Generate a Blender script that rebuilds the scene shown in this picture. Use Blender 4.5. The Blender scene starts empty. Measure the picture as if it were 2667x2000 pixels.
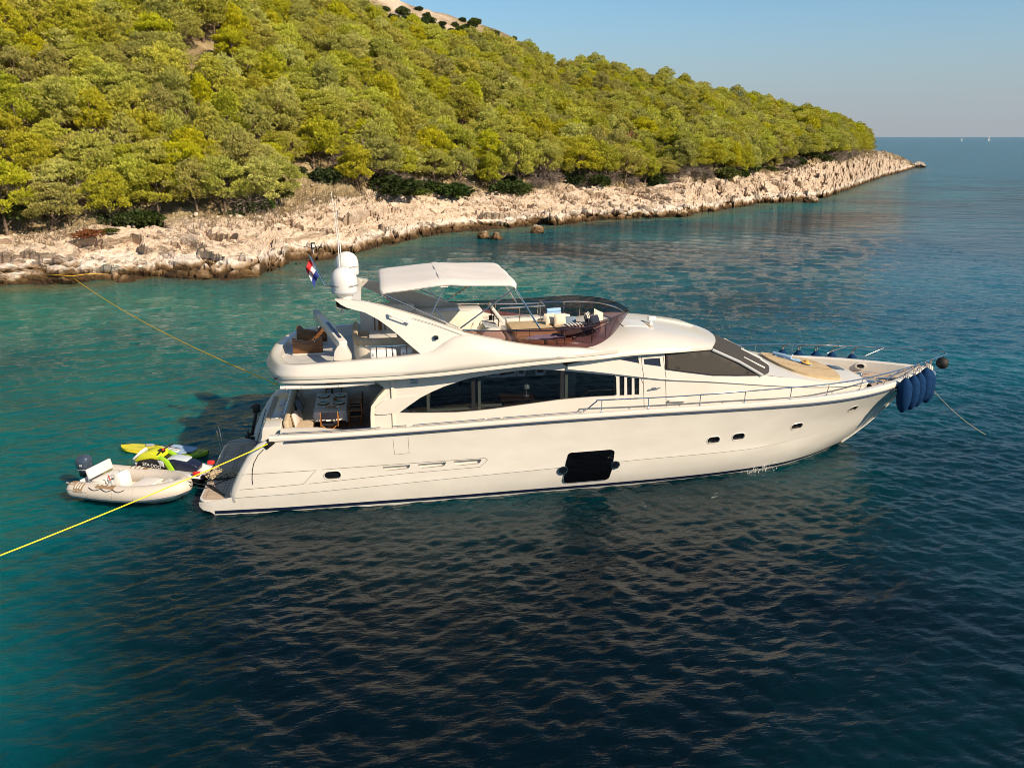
import bpy, bmesh, math, random
import numpy as np
from mathutils import Vector, Matrix, noise
from mathutils.geometry import delaunay_2d_cdt
R = math.radians
scene = bpy.context.scene
col = scene.collection
# ------------------------------------------------------------------ camera, sky, sun, exposure
cam_data = bpy.data.cameras.new('camera')
cam = bpy.data.objects.new('camera', cam_data); col.objects.link(cam)
cam_data.sensor_width = 36.0
cam_data.lens = 29.12
cam_data.clip_end = 60000.0
PITCH, YAW = R(16.6), R(9.5)
CAM = Vector((5.65, -27.25, 11.2))
cam.location = CAM
_fwd = Vector((math.sin(YAW)*math.cos(PITCH), math.cos(YAW)*math.cos(PITCH), -math.sin(PITCH)))
cam.rotation_euler = _fwd.to_track_quat('-Z', 'Y').to_euler()
scene.camera = cam
SUN_AZ, SUN_EL = R(141), R(33)          # azimuth clockwise from +Y
world = bpy.data.worlds.new('World'); scene.world = world; world.use_nodes = True
wn = world.node_tree
sky = wn.nodes.new('ShaderNodeTexSky'); sky.sky_type = 'NISHITA'; sky.sun_disc = False
sky.sun_elevation = SUN_EL; sky.sun_rotation = SUN_AZ
sky.altitude = 0; sky.air_density = 1.0; sky.dust_density = 0.3; sky.ozone_density = 4.0
_tint = wn.nodes.new('ShaderNodeMix'); _tint.data_type = 'RGBA'; _tint.blend_type = 'MULTIPLY'; _tint.inputs[0].default_value = 1.0
_tint.inputs[7].default_value = (.70, .90, .92, 1)
# the pale band of sea haze low over the horizon
_tc = wn.nodes.new('ShaderNodeTexCoord'); _sx = wn.nodes.new('ShaderNodeSeparateXYZ'); wn.links.new(_tc.outputs['Generated'], _sx.inputs[0])
_rp = wn.nodes.new('ShaderNodeValToRGB'); wn.links.new(_sx.outputs[2], _rp.inputs[0])
_rp.color_ramp.interpolation = 'EASE'; _rp.color_ramp.elements[0].position = 0.0; _rp.color_ramp.elements[0].color = (.90, .90, .90, 1); _rp.color_ramp.elements[1].position = .17; _rp.color_ramp.elements[1].color = (.12, .12, .12, 1)
_hz = wn.nodes.new('ShaderNodeMix'); _hz.data_type = 'RGBA'; wn.links.new(_rp.outputs[0], _hz.inputs[0]); _hz.inputs[7].default_value = (2.75, 2.95, 3.35, 1)
wn.links.new(sky.outputs[0], _tint.inputs[6]); wn.links.new(_tint.outputs[2], _hz.inputs[6]); wn.links.new(_hz.outputs[2], wn.nodes['Background'].inputs[0])
wn.nodes['Background'].inputs[1].default_value = 0.107
sd = bpy.data.lights.new('sun', 'SUN'); sun = bpy.data.objects.new('sun', sd); col.objects.link(sun)
sd.energy = 5.3; sd.angle = R(0.5); sd.color = (1.0, 0.83, 0.61)
_sv = Vector((math.sin(SUN_AZ)*math.cos(SUN_EL), math.cos(SUN_AZ)*math.cos(SUN_EL), math.sin(SUN_EL)))
sun.rotation_euler = _sv.to_track_quat('Z', 'Y').to_euler(); sun.location = (20, -20, 60)
scene.view_settings.view_transform = 'Standard'; scene.view_settings.look = 'None'
scene.view_settings.exposure = 0.38; scene.view_settings.gamma = 1.0
scene.render.engine = 'CYCLES'; scene.cycles.pixel_filter_type = 'BLACKMAN_HARRIS'; scene.cycles.filter_width = 0.95; scene.cycles.use_denoising = True; scene.cycles.denoising_input_passes = 'RGB_ALBEDO_NORMAL'; scene.cycles.denoising_prefilter = 'ACCURATE'
scene.cycles.max_bounces = 8; scene.cycles.diffuse_bounces = 4; scene.cycles.glossy_bounces = 3
scene.cycles.transparent_max_bounces = 12; scene.cycles.caustics_reflective = False; scene.cycles.caustics_refractive = False
scene.cycles.sample_clamp_indirect = 4.0
rng = random.Random(7); nrg = np.random.default_rng(7)
# ------------------------------------------------------------------ helpers
def lerp(a, b, t): return a + (b - a)*t
def tab(pts):
    xs = [p[0] for p in pts]; ys = [p[1] for p in pts]
    return lambda x: float(np.interp(x, xs, ys))
def ctab(pts):
    """smooth (monotone cubic) interpolation table"""
    xs = np.array([p[0] for p in pts], float); ys = np.array([p[1] for p in pts], float)
    h = np.diff(xs); d = np.diff(ys)/h; m = np.zeros(len(xs))
    m[0], m[-1] = d[0], d[-1]
    for i in range(1, len(xs)-1):
        if d[i-1]*d[i] > 0:
            w1, w2 = 2*h[i]+h[i-1], h[i]+2*h[i-1]
            m[i] = (w1+w2)/(w1/d[i-1]+w2/d[i])
    def f(x):
        if x <= xs[0]: return float(ys[0])
        if x >= xs[-1]: return float(ys[-1])
        i = int(np.searchsorted(xs, x))-1; t = (x-xs[i])/h[i]
        return float((2*t**3-3*t*t+1)*ys[i]+(t**3-2*t*t+t)*h[i]*m[i]+(-2*t**3+3*t*t)*ys[i+1]+(t**3-t*t)*h[i]*m[i+1])
    return f
def spline(pts, n=8, closed=False):
    P = [Vector(p) for p in pts]; out = []; N = len(P)
    for i in range(N if closed else N-1):
        if closed: p0, p1, p2, p3 = P[(i-1) % N], P[i], P[(i+1) % N], P[(i+2) % N]
        else: p0, p1, p2, p3 = P[max(i-1, 0)], P[i], P[i+1], P[min(i+2, N-1)]
        for k in range(n):
            t = k/n
            out.append(0.5*((2*p1)+(p2-p0)*t+(2*p0-5*p1+4*p2-p3)*t*t+(3*p1-p0-3*p2+p3)*t**3))
    if not closed: out.append(P[-1].copy())
    return out
def inpoly(x, y, poly):
    c = False; j = len(poly)-1
    for i in range(len(poly)):
        xi, yi = poly[i]; xj, yj = poly[j]
        if (yi > y) != (yj > y) and x < (xj-xi)*(y-yi)/(yj-yi)+xi: c = not c
        j = i
    return c
def resample(loop, step):
    out = []
    for i in range(len(loop)):
        a = Vector(loop[i]); b = Vector(loop[(i+1) % len(loop)]); n = max(1, int((b-a).length/step))
        for k in range(n): out.append(tuple(a.lerp(b, k/n)))
    return out
def roundpoly(poly, r, n=4):
    """round the corners of a 2D polygon"""
    out = []; N = len(poly); rr = r if isinstance(r, (list, tuple)) else [r]*N
    for i in range(N):
        p0, p1, p2 = Vector(poly[i-1]), Vector(poly[i]), Vector(poly[(i+1) % N])
        a = (p0-p1); b = (p2-p1); d = min(rr[i], a.length*.48, b.length*.48)
        if d < 1e-4: out.append(tuple(p1)); continue
        A = p1+a.normalized()*d; B = p1+b.normalized()*d
        for k in range(n+1):
            t = k/n; out.append(tuple((1-t)**2*A+2*t*(1-t)*p1+t*t*B))
    return out
class MB:
    def __init__(s): s.v = []; s.f = []
    def add(s, vs, fs):
        o = len(s.v); s.v += [tuple(v) for v in vs]; s.f += [[i+o for i in f] for f in fs]; return s
    def grid(s, rows, cu=False, cv=False, flip=False):
        n, m = len(rows), len(rows[0]); vs = [p for r in rows for p in r]; fs = []
        for i in range(n if cu else n-1):
            for j in range(m if cv else m-1):
                q = [i*m+j, i*m+(j+1) % m, ((i+1) % n)*m+(j+1) % m, ((i+1) % n)*m+j]
                fs.append(q[::-1] if flip else q)
        return s.add(vs, fs)
    def box(s, c, size, rot=None, taper=1.0):
        c = Vector(c); vs = []
        for z in (-.5, .5):
            k = taper if z > 0 else 1
            for x, y in ((-.5, -.5), (.5, -.5), (.5, .5), (-.5, .5)):
                p = Vector((x*size[0]*k, y*size[1]*k, z*size[2]))
                if rot is not None: p = rot @ p
                vs.append(c+p)
        return s.add(vs, [(3, 2, 1, 0), (4, 5, 6, 7), (0, 1, 5, 4), (1, 2, 6, 5), (2, 3, 7, 6), (3, 0, 4, 7)])
    def tube(s, pts, r, n=8, closed=False, cap=True):
        P = [Vector(p) for p in pts]; rs = r if isinstance(r, (list, tuple)) else [r]*len(P); rows = []
        up = Vector((0.13, 0.21, 1)).normalized(); N = len(P)
        for i in range(N):
            t = (P[(i+1) % N]-P[i-1]) if closed else (P[min(i+1, N-1)]-P[max(i-1, 0)])
            t = t.normalized() if t.length > 1e-9 else Vector((0, 0, 1))
            a = t.cross(up)
            if a.length < .1: a = t.cross(Vector((1, 0, 0)))
            a.normalize(); b = t.cross(a)
            rows.append([P[i]+(a*math.cos(2*math.pi*k/n)+b*math.sin(2*math.pi*k/n))*rs[i] for k in range(n)])
        o = len(s.v); s.grid(rows, cu=closed, cv=True, flip=True)
        if cap and not closed: s.f.append([o+k for k in range(n)]); s.f.append([o+(N-1)*n+k for k in range(n)][::-1])
        return s
    def lathe(s, prof, c=(0, 0, 0), n=20, rot=None):
        c = Vector(c); rows = []
        for r, z in prof:
            row = []
            for k in range(n):
                p = Vector((max(r, 1e-4)*math.cos(2*math.pi*k/n), max(r, 1e-4)*math.sin(2*math.pi*k/n), z))
                row.append(c+(rot @ p if rot is not None else p))
            rows.append(row)
        return s.grid(rows, cv=True)
    def prism(s, poly, fn, t0, t1):
        """2D polygon swept between depth t0 and t1 by fn(x, y, t)"""
        n = len(poly); vs = [fn(x, y, t0) for x, y in poly]+[fn(x, y, t1) for x, y in poly]
        fs = [[i, (i+1) % n, n+(i+1) % n, n+i] for i in range(n)]+[list(range(n))[::-1], [n+i for i in range(n)]]
        return s.add(vs, fs)
    def panel(s, outline, holes, fn, step, rim=None, edge=.12, flip=False):
        """curved sheet: 2D outline with holes, mapped by fn(x, y, depth); rim = depth the edges are turned in"""
        loops = [resample(outline, edge)]+[resample(h, min(edge, .08)) for h in holes]
        pts = []; ed = []
        for L in loops:
            o = len(pts); pts += [Vector(p[:2]) for p in L]; ed += [(o+i, o+(i+1) % len(L)) for i in range(len(L))]
        nb = len(pts); xs = [p[0] for p in outline]; ys = [p[1] for p in outline]; B = np.array([tuple(p) for p in pts])
        x = min(xs)+step*.5
        while x < max(xs):
            y = min(ys)+step*.5
            while y < max(ys):
                if inpoly(x, y, outline) and not any(inpoly(x, y, h) for h in holes):
                    if ((B-(x, y))**2).sum(1).min() > (step*.35)**2: pts.append(Vector((x, y)))
                y += step
            x += step
        V, E, F, ov, oe, of = delaunay_2d_cdt(pts, ed, [], 0, 1e-5)
        fs = []
        for f in F:
            cx = sum(V[i][0] for i in f)/3; cy = sum(V[i][1] for i in f)/3
            if inpoly(cx, cy, outline) and not any(inpoly(cx, cy, h) for h in holes): fs.append(list(f)[::-1] if flip else list(f))
        s.add([fn(p[0], p[1], 0.0) for p in V], fs)
        if rim:
            for L in loops:
                s.grid([[fn(p[0], p[1], 0.0) for p in L], [fn(p[0], p[1], rim) for p in L]], cv=True)
        return s
    def mirror(s):
        o = len(s.v); s.v += [(x, -y, z) for x, y, z in s.v]; s.f += [[i+o for i in f][::-1] for f in s.f]; return s
    def xform(s, M):
        s.v = [tuple(M @ Vector(v)) for v in s.v]; return s
    def build(s, name, m, parent=None, bevel=0, seg=2, ang=40, subsurf=0, recalc=True, world=False):
        me = bpy.data.meshes.new(name); me.from_pydata(s.v, [], s.f)
        bm = bmesh.new(); bm.from_mesh(me)
        if recalc: bmesh.ops.recalc_face_normals(bm, faces=bm.faces)
        if bevel:
            bmesh.ops.remove_doubles(bm, verts=bm.verts, dist=1e-5)
            es = [e for e in bm.edges if len(e.link_faces) == 2 and e.calc_face_angle(0) > R(30)]
            bmesh.ops.bevel(bm, geom=es, offset=bevel, segments=seg, affect='EDGES', profile=.5, clamp_overlap=True)
        bm.to_mesh(me); bm.free()
        for p in me.polygons: p.use_smooth = True
        if ang < 180: me.set_sharp_from_angle(angle=R(ang))
        o = bpy.data.objects.new(name, me); col.objects.link(o)
        for mm in (m if isinstance(m, (list, tuple)) else [m]): me.materials.append(mm)
        if parent is not None: attach(o, parent)
        if subsurf:
            md = o.modifiers.new('smooth', 'SUBSURF'); md.levels = subsurf; md.render_levels = subsurf
        return o
def attach(o, parent):
    """geometry is written in world space; move it into the parent's space"""
    o.parent = parent
    M = Matrix.Identity(4); q = parent
    while q is not None: M = Matrix.LocRotScale(q.location, q.rotation_euler, q.scale) @ M; q = q.parent
    if o.type == 'MESH' and M != Matrix.Identity(4): o.data.transform(M.inverted())
    return o
def tag(o, label=None, cat=None, group=None, kind=None):
    if label: o['label'] = label
    if cat: o['category'] = cat
    if group: o['group'] = group
    if kind: o['kind'] = kind
    return o
def empty(name, loc, label, cat, group=None, rz=0.0):
    o = bpy.data.objects.new(name, None); col.objects.link(o); o.location = loc; o.rotation_euler = (0, 0, rz)
    o.empty_display_size = .2
    return tag(o, label, cat, group)
def kids(o): return [c for c in bpy.data.objects if c.parent == o]
def copy_tree(o, parent=None, ch=None):
    c = o.copy(); col.objects.link(c)
    if parent is not None: c.parent = parent
    for k in (ch[o] if ch else kids(o)): copy_tree(k, c, None)
    return c
# ------------------------------------------------------------------ materials
def mat(name, colr=(.8, .8, .8), rough=.5, metal=0.0, spec=.5, **kw):
    m = bpy.data.materials.new(name); m.use_nodes = True
    b = m.node_tree.nodes['Principled BSDF']
    b.inputs['Base Color'].default_value = (*colr, 1); b.inputs['Roughness'].default_value = rough
    b.inputs['Metallic'].default_value = metal; b.inputs['Specular IOR Level'].default_value = spec
    for k, v in kw.items(): b.inputs[k.replace('_', ' ')].default_value = v
    return m
def nodes(m): return m.node_tree.nodes, m.node_tree.links, m.node_tree.nodes['Principled BSDF']
def tex(m, kind='NOISE', scale=5.0, detail=4, coord='Object', mapscale=None, rotz=0.0, **kw):
    N, L, b = nodes(m)
    tc = N.new('ShaderNodeTexCoord'); mp = N.new('ShaderNodeMapping')
    L.new(tc.outputs[coord], mp.inputs[0])
    if mapscale: mp.inputs['Scale'].default_value = mapscale
    mp.inputs['Rotation'].default_value = (0, 0, rotz)
    t = N.new({'NOISE': 'ShaderNodeTexNoise', 'VORONOI': 'ShaderNodeTexVoronoi', 'WAVE': 'ShaderNodeTexWave', 'BRICK': 'ShaderNodeTexBrick'}[kind])
    L.new(mp.outputs[0], t.inputs['Vector'])
    if 'Scale' in t.inputs: t.inputs['Scale'].default_value = scale
    if 'Detail' in t.inputs: t.inputs['Detail'].default_value = detail
    for k, v in kw.items():
        if k in t.inputs: t.inputs[k].default_value = v
        else: setattr(t, k, v)
    return t
def ramp(m, src, stops):
    N, L, b = nodes(m); r = N.new('ShaderNodeValToRGB'); L.new(src, r.inputs[0])
    while len(r.color_ramp.elements) < len(stops): r.color_ramp.elements.new(.5)
    for e, (p, c) in zip(r.color_ramp.elements, stops): e.position = p; e.color = (*c, 1) if len(c) == 3 else c
    return r
def mixc(m, fac, a, b_, mode='MIX'):
    N, L, b = nodes(m); x = N.new('ShaderNodeMix'); x.data_type = 'RGBA'; x.blend_type = mode
    for s, v in ((x.inputs[0], fac), (x.inputs[6], a), (x.inputs[7], b_)):
        if hasattr(v, 'is_linked'): L.new(v, s)
        elif isinstance(v, (tuple, list)): s.default_value = (*v, 1) if len(v) == 3 else v
        else: s.default_value = v
    return x.outputs[2]
def math_(m, op, a, b_=0.0, clamp=False):
    N, L, b = nodes(m); x = N.new('ShaderNodeMath'); x.operation = op; x.use_clamp = clamp
    for s, v in ((x.inputs[0], a), (x.inputs[1], b_)):
        if hasattr(v, 'is_linked'): L.new(v, s)
        else: s.default_value = v
    return x.outputs[0]
def bump(m, h, strength=.3, dist=.02, normal=None):
    N, L, b = nodes(m); x = N.new('ShaderNodeBump'); x.inputs['Strength'].default_value = strength; x.inputs['Distance'].default_value = dist
    L.new(h, x.inputs['Height'])
    if normal: L.new(normal, x.inputs['Normal'])
    return x.outputs[0]
def noisy(name, c1, c2, scale=8, rough=.6, bumpd=0.0, bscale=60, **kw):
    """colour wandering between two tones, with a fine bump"""
    m = mat(name, c1, rough, **kw); N, L, b = nodes(m)
    t = tex(m, scale=scale); r = ramp(m, t.outputs[0], [(.35, c1), (.65, c2)]); L.new(r.outputs[0], b.inputs['Base Color'])
    if bumpd:
        t2 = tex(m, scale=bscale, detail=3); L.new(bump(m, t2.outputs[0], .5, bumpd), b.inputs['Normal'])
    return m
# ================================================================== SETTING
# shoreline: x, y at the water, width of the rock band, height of its top, run to the ridge, height of the wooded ridge
SHORE = [(-110, 20, 14, 3.2, 120, 80), (-60, 33, 14, 3.2, 120, 82), (-36.4, 38.0, 14, 3.1, 120, 78), (-28.2, 39.4, 14, 3.0, 120, 71), (-23.0, 42.0, 14, 2.7, 115, 64), (-18.6, 41.9, 15, 3.1, 115, 60), (-15.2, 43.1, 15, 3.4, 115, 57.3), (-12.0, 46.1, 15, 3.4, 112, 54.8), (-7.1, 43.6, 17, 3.9, 110, 50.5), (-3.8, 44.2, 18, 4.1, 110, 48), (-2.2, 51.0, 17, 3.9, 110, 47), (1.0, 54.0, 18, 4.7, 108, 44.4), (3.6, 55.8, 19, 5.5, 108, 42.3), (6.9, 62.5, 18, 5.3, 106, 40.5), (10.8, 70.5, 17, 4.8, 104, 39), (16.6, 74.4, 16, 4.3, 102, 37), (22.7, 76.6, 16, 3.9, 100, 34.0), (29.8, 81.8, 17, 4.8, 98, 27.5), (37.2, 85.7, 16, 4.4, 95, 24.6), (45.1, 89.2, 16, 4.1, 92, 21), (50.6, 89.8, 19, 5.1, 90, 19.6), (58.9, 97.1, 18, 4.9, 85, 17.5), (73.2, 110.7, 18, 5.1, 80, 15.2), (79.8, 113.0, 22, 6.3, 75, 13.6), (92.8, 123.8, 24, 7.0, 60, 10.6), (116.9, 153.9, 24, 7.2, 45, 8.4), (134.3, 176.1, 22, 7.2, 30, 7.8), (154.9, 201.9, 18, 6.6, 22, 6.8), (180.7, 231.5, 9, 3.9, 10, 4.0), (208.8, 266.0, 2, 0.5, 4, 0.3)]
_S = np.array(SHORE, float)
_len = np.concatenate([[0], np.cumsum(np.hypot(np.diff(_S[:, 0]), np.diff(_S[:, 1])))])
def shore_at(s):
    """smooth shoreline record at arc length s"""
    return np.array([np.interp(s, _len, _S[:, k]) for k in range(6)]).T
_cam2 = np.array([CAM.x, CAM.y])
def inland_dir(P):
    d = P[..., :2]-_cam2; return d/np.linalg.norm(d, axis=-1, keepdims=True)
def ground(s, v):
    """v 0..1 rock band, 1..2 wooded slope, 2..3 far side of the hill"""
    q = shore_at(s); d = inland_dir(q)
    w, zr, ex, zh = q[:, 2], q[:, 3], q[:, 4], q[:, 5]
    t1 = np.clip(v, None, 1); t2 = np.clip(v-1, 0, 1); t3 = np.clip(v-2, 0, 1)
    dist = w*t1+(ex-w)*t2+60*t3
    e = np.clip(t1/.12, 0, 1)
    band = np.where(t1 < 0, t1*w*.55, zr*(.16*e*e*(3-2*e)+.84*t1**.9*np.sign(t1)+0))
    band = np.where(t1 < 0, t1*w*.55, band)
    slope = (zh-zr)*(t2+.03*np.sin(np.pi*t2)*np.clip((zh-zr)/30, 0, 1))
    z = band+slope-t3*(zh*.9+3)
    return np.stack([q[:, 0]+d[:, 0]*dist, q[:, 1]+d[:, 1]*dist, z], -1)
def fbm(p, H=1.0, o=4): return noise.fractal(p, H, 2.0, o)
def crag(x, y, z, amp, s_, dv):
    """limestone relief: tilted beds, joints and boulders"""
    p = Vector((x, y, z*1.3))
    q = p+noise.noise_vector(p*.25)*1.2
    bed = (q.dot(Vector((.42, .30, .86)))+.3*noise.noise(p*.18))/.95
    fb = bed-math.floor(bed)
    st = (fb if fb < .82 else (1-fb)*4.55)-.45
    al_, ac_ = s_+q.x-p.x+.35*dv, dv+q.y-p.y
    d, pts = noise.voronoi(Vector((al_*.22, ac_*.42, q.z*.5)))
    crack = min(1.0, (d[1]-d[0])*3.6); blk = noise.cell(pts[0]*9.1)-.5+(Vector((al_*.22, ac_*.42, q.z*.5))-pts[0]).dot(noise.cell_vector(pts[0]*5.3)-Vector((.5, .5, .2)))*1.3
    d2, pts2 = noise.voronoi(Vector((al_*.62, ac_*.95, q.z*.9)))
    crack2 = min(1.0, (d2[1]-d2[0])*3.2); c2 = Vector((al_*.62, ac_*.95, q.z*.9)); blk2 = noise.cell(pts2[0]*7.3)-.5+(c2-pts2[0]).dot(noise.cell_vector(pts2[0]*3.1)-Vector((.5, .5, .2)))*1.5
    ws = float(np.interp(s_, [95, 110, 150, 165, 200], [.6, 1, 1, .35, .2]))*(.75+.5*noise.noise(Vector((s_*.08, dv*.12, 3))))
    Ls = (dv-.45*(s_+q.x-p.x)+.5*noise.noise(p*.2))/2.3; fs = Ls-math.floor(Ls); sl = (fs if fs < .86 else (1-fs)*6.14)-.45
    n = noise.ridged_multi_fractal(p*.55, .9, 2.1, 4, 1.0, 2.0)-1.0
    return amp*(.62*st*(1-.7*ws)+1.0*ws*sl+(1-.5*ws)*(1.25*blk-.9*(1-crack)**3)+(1-.5*ws)*(.42*blk2-.36*(1-crack2)**3)+.05*n)
# dense where the camera sees it, sparse outside
_ss = np.concatenate([np.arange(0, 78, 2.0), np.arange(78, 190, .20), np.arange(190, 330, .30), np.arange(330, _len[-1]+.01, .40)])
_vv = np.concatenate([np.linspace(-.35, 0, 6)[:-1], np.linspace(0, 1.08, 92), np.linspace(1.1, 2, 46)[1:], np.linspace(2, 3, 8)[1:]])
nS, nV = len(_ss), len(_vv)
_q = ground(np.repeat(_ss, nV), np.tile(_vv, nS)).reshape(nS, nV, 3)
_rock = np.zeros((nS, nV)); _dirs = inland_dir(shore_at(_ss)); _wd = shore_at(_ss)[:, 2]
for i in range(nS):
    tip = min(1.0, max(.25, (_len[-1]-_ss[i])/60))
    for j in range(nV):
        x, y, z = _q[i, j]; v = _vv[j]
        if v <= 1.12:
            edge = 1.0 if v < .62 else max(.22, 1-(v-.62)*1.55)
            h = crag(x, y, z, edge*tip, _ss[i], v*_wd[i])
            sh = (noise.noise(Vector((x*.10, y*.10, 3.3)))*2.6+noise.noise(Vector((x*.3, y*.3, 1.3)))*1.2)*max(0, 1-abs(v)*1.3)*tip
            up = .62 if v > 0.02 else .35
            _q[i, j, 2] += h*up+(.15 if v > .02 else 0)
            _q[i, j, 0] -= _dirs[i, 0]*(h*.75+sh); _q[i, j, 1] -= _dirs[i, 1]*(h*.75+sh)
            bnd = .87+.13*noise.noise(Vector((x*.11, y*.11, 8.0)))+.10*noise.noise(Vector((x*.4, y*.4, 2.0)))
            _rock[i, j] = min(1, max(0, (bnd-v)/.12+.5))
        else:
            _q[i, j, 2] += .6*fbm(Vector((x*.12, y*.12, 0)))+1.2*noise.noise(Vector((x*.035, y*.035, 5)))
            bare = noise.noise(Vector((x*.06, y*.06, 1.7)))+.6*noise.noise(Vector((x*.2, y*.2, 4.7)))
            top = max(0, min(1, (v-1.52)/.15))*(1 if x < 75 else .35)
            _rock[i, j] = min(1, max(0, (bare-.95+1.05*top)*2.5))
def np_mesh(name, co, nu, nv, m, attrs=(), smooth=True, flip=False):
    me = bpy.data.meshes.new(name); n = nu*nv
    me.vertices.add(n); me.vertices.foreach_set('co', co.reshape(-1).astype(np.float32))
    i = np.arange(nu-1)[:, None]*nv+np.arange(nv-1)[None, :]; i = i.reshape(-1)
    q = np.stack([i, i+1, i+nv+1, i+nv] if flip else [i, i+nv, i+nv+1, i+1], -1).astype(np.int32)
    me.loops.add(q.size); me.loops.foreach_set('vertex_index', q.reshape(-1))
    me.polygons.add(len(q)); me.polygons.foreach_set('loop_start', np.arange(0, q.size, 4, dtype=np.int32))
    me.polygons.foreach_set('use_smooth', np.full(len(q), smooth))
    for an, av in attrs:
        a = me.attributes.new(an, 'FLOAT', 'POINT'); a.data.foreach_set('value', av.reshape(-1).astype(np.float32))
    me.update(calc_edges=True); me.validate()
    o = bpy.data.objects.new(name, me); col.objects.link(o); me.materials.append(m); return o
def attr(m, name):
    N, L, b = nodes(m); a = N.new('ShaderNodeAttribute'); a.attribute_name = name; return a.outputs['Fac']
# ---- limestone and soil
m_land = mat('land', (.5, .42, .34), .9, spec=.2); N, L, b = nodes(m_land)
rk = attr(m_land, 'rock')
n1 = tex(m_land, scale=.55, detail=8, Roughness=.6); n2 = tex(m_land, scale=3.0, detail=6, Roughness=.65)
c_rock = ramp(m_land, n1.outputs[0], [(.30, (.40, .30, .22)), (.48, (.55, .43, .32)), (.66, (.63, .51, .39))]).outputs[0]
c_rock = mixc(m_land, .55, c_rock, ramp(m_land, n2.outputs[0], [(.32, (.28, .22, .17)), (.46, (.55, .43, .33)), (.75, (.65, .53, .41))]).outputs[0])
vor = tex(m_land, 'VORONOI', scale=.85, feature='DISTANCE_TO_EDGE', mapscale=(1, 1, 2.0))
vor2 = tex(m_land, 'VORONOI', scale=2.6, feature='DISTANCE_TO_EDGE', mapscale=(1, 1, 1.7))
ck = ramp(m_land, vor.outputs['Distance'], [(.0, (.25, .25, .25)), (.035, (1, 1, 1))]).outputs[0]
ck2 = ramp(m_land, vor2.outputs['Distance'], [(.0, (.55, .5, .45)), (.05, (1, 1, 1))]).outputs[0]
c_rock = mixc(m_land, .50, c_rock, ck, 'MULTIPLY'); c_rock = mixc(m_land, .22, c_rock, ck2, 'MULTIPLY')
geo = N.new('ShaderNodeNewGeometry'); sp = N.new('ShaderNodeSeparateXYZ'); L.new(geo.outputs['Position'], sp.inputs[0])
wz = math_(m_land, 'ADD', sp.outputs[2], math_(m_land, 'MULTIPLY', math_(m_land, 'SUBTRACT', n1.outputs[0], .5), 2.2))
wet = ramp(m_land, math_(m_land, 'MULTIPLY', wz, .5), [(.10, (.045, .026, .012)), (.26, (.13, .075, .032)), (.42, (.34, .25, .17)), (.66, (1, 1, 1))])
c_rock = mixc(m_land, ramp(m_land, math_(m_land, 'MULTIPLY', wz, .5), [(.34, (1, 1, 1)), (.72, (0, 0, 0))]).outputs[0], c_rock, wet.outputs[0])
n3 = tex(m_land, scale=.35, detail=6); n4 = tex(m_land, scale=6.0, detail=5)
c_soil = ramp(m_land, n3.outputs[0], [(.32, (.085, .06, .032)), (.46, (.19, .135, .065)), (.58, (.30, .23, .125)), (.7, (.13, .105, .045))]).outputs[0]
st = ramp(m_land, n4.outputs[0], [(.54, (0, 0, 0)), (.62, (1, 1, 1))]).outputs[0]
c_soil = mixc(m_land, math_(m_land, 'MULTIPLY', st, .55), c_soil, (.50, .41, .32))
L.new(mixc(m_land, rk, c_soil, c_rock), b.inputs['Base Color'])
bh = math_(m_land, 'ADD', math_(m_land, 'MULTIPLY', n2.outputs[0], .9), math_(m_land, 'MULTIPLY', ramp(m_land, vor2.outputs['Distance'], [(0, (0, 0, 0)), (.12, (1, 1, 1))]).outputs[0], .35))
bh = math_(m_land, 'ADD', bh, math_(m_land, 'MULTIPLY', ramp(m_land, vor.outputs['Distance'], [(0, (0, 0, 0)), (.1, (1, 1, 1))]).outputs[0], .6))
L.new(bump(m_land, bh, .8, .07), b.inputs['Normal'])
hill = tag(np_mesh('hillside', _q, nS, nV, m_land, [('rock', _rock)], smooth=False), kind='structure')
# ---- sea
_LAND = np.array([(p[0], p[1]) for p in SHORE])
def shore_dist(x, y):
    best = np.full(x.shape, 1e9)
    for a, c in zip(_LAND[:-1], _LAND[1:]):
        ab = c-a; t = np.clip(((x-a[0])*ab[0]+(y-a[1])*ab[1])/(ab@ab), 0, 1)
        best = np.minimum(best, np.hypot(x-a[0]-t*ab[0], y-a[1]-t*ab[1]))
    return best
def axis(lo, hi, step, far0, far1, g=1.03):
    core = np.arange(lo, hi, step); a = []; s = step; p = core[-1]
    while p < far1: s *= (g if p < 62 else 1.06); p += s; a.append(p)
    b_ = []; s = step; p = lo
    while p > far0: s *= g; p -= s; b_.append(p)
    return np.array(b_[::-1]+list(core)+a)
_ax = axis(-17, 36, .068, -30000, 30000, 1.018); _ay = axis(-19.5, 6, .062, -300, 45000, 1.012)
X, Y = np.meshgrid(_ax, _ay, indexing='ij')
sx = np.gradient(_ax)[:, None]*np.ones_like(X); sy = np.gradient(_ay)[None, :]*np.ones_like(X)
res = np.maximum(sx, sy)
Zw = np.zeros_like(X)
for k in range(96):
    lam = 3.6*(.066**(k/95.0))*nrg.uniform(.85, 1.15)
    th = R(-104)+nrg.normal(0, .55 if lam > 1.5 else .75); ph = nrg.uniform(0, 6.28)
    kk = 2*math.pi/lam
    a = .0104*lam**.72*(.66 if lam > 1.6 else .80 if lam > .9 else 1.1)*.47
    fade = np.clip((lam/res-2.5)/2.5, 0, 1)
    ca, sa = math.cos(th), math.sin(th)
    gm = .68+.42*np.sin(X*(.11+.07*math.sin(k))+Y*(.09+.05*math.cos(2*k))+k*1.7)
    arg = kk*(X*ca+Y*sa)+ph+.35*np.sin((X*sa-Y*ca)*kk*.23+k)
    w = np.sin(arg)
    Zw += a*fade*gm*(w+.22*np.cos(2*arg))
D = shore_dist(X, Y)
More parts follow.
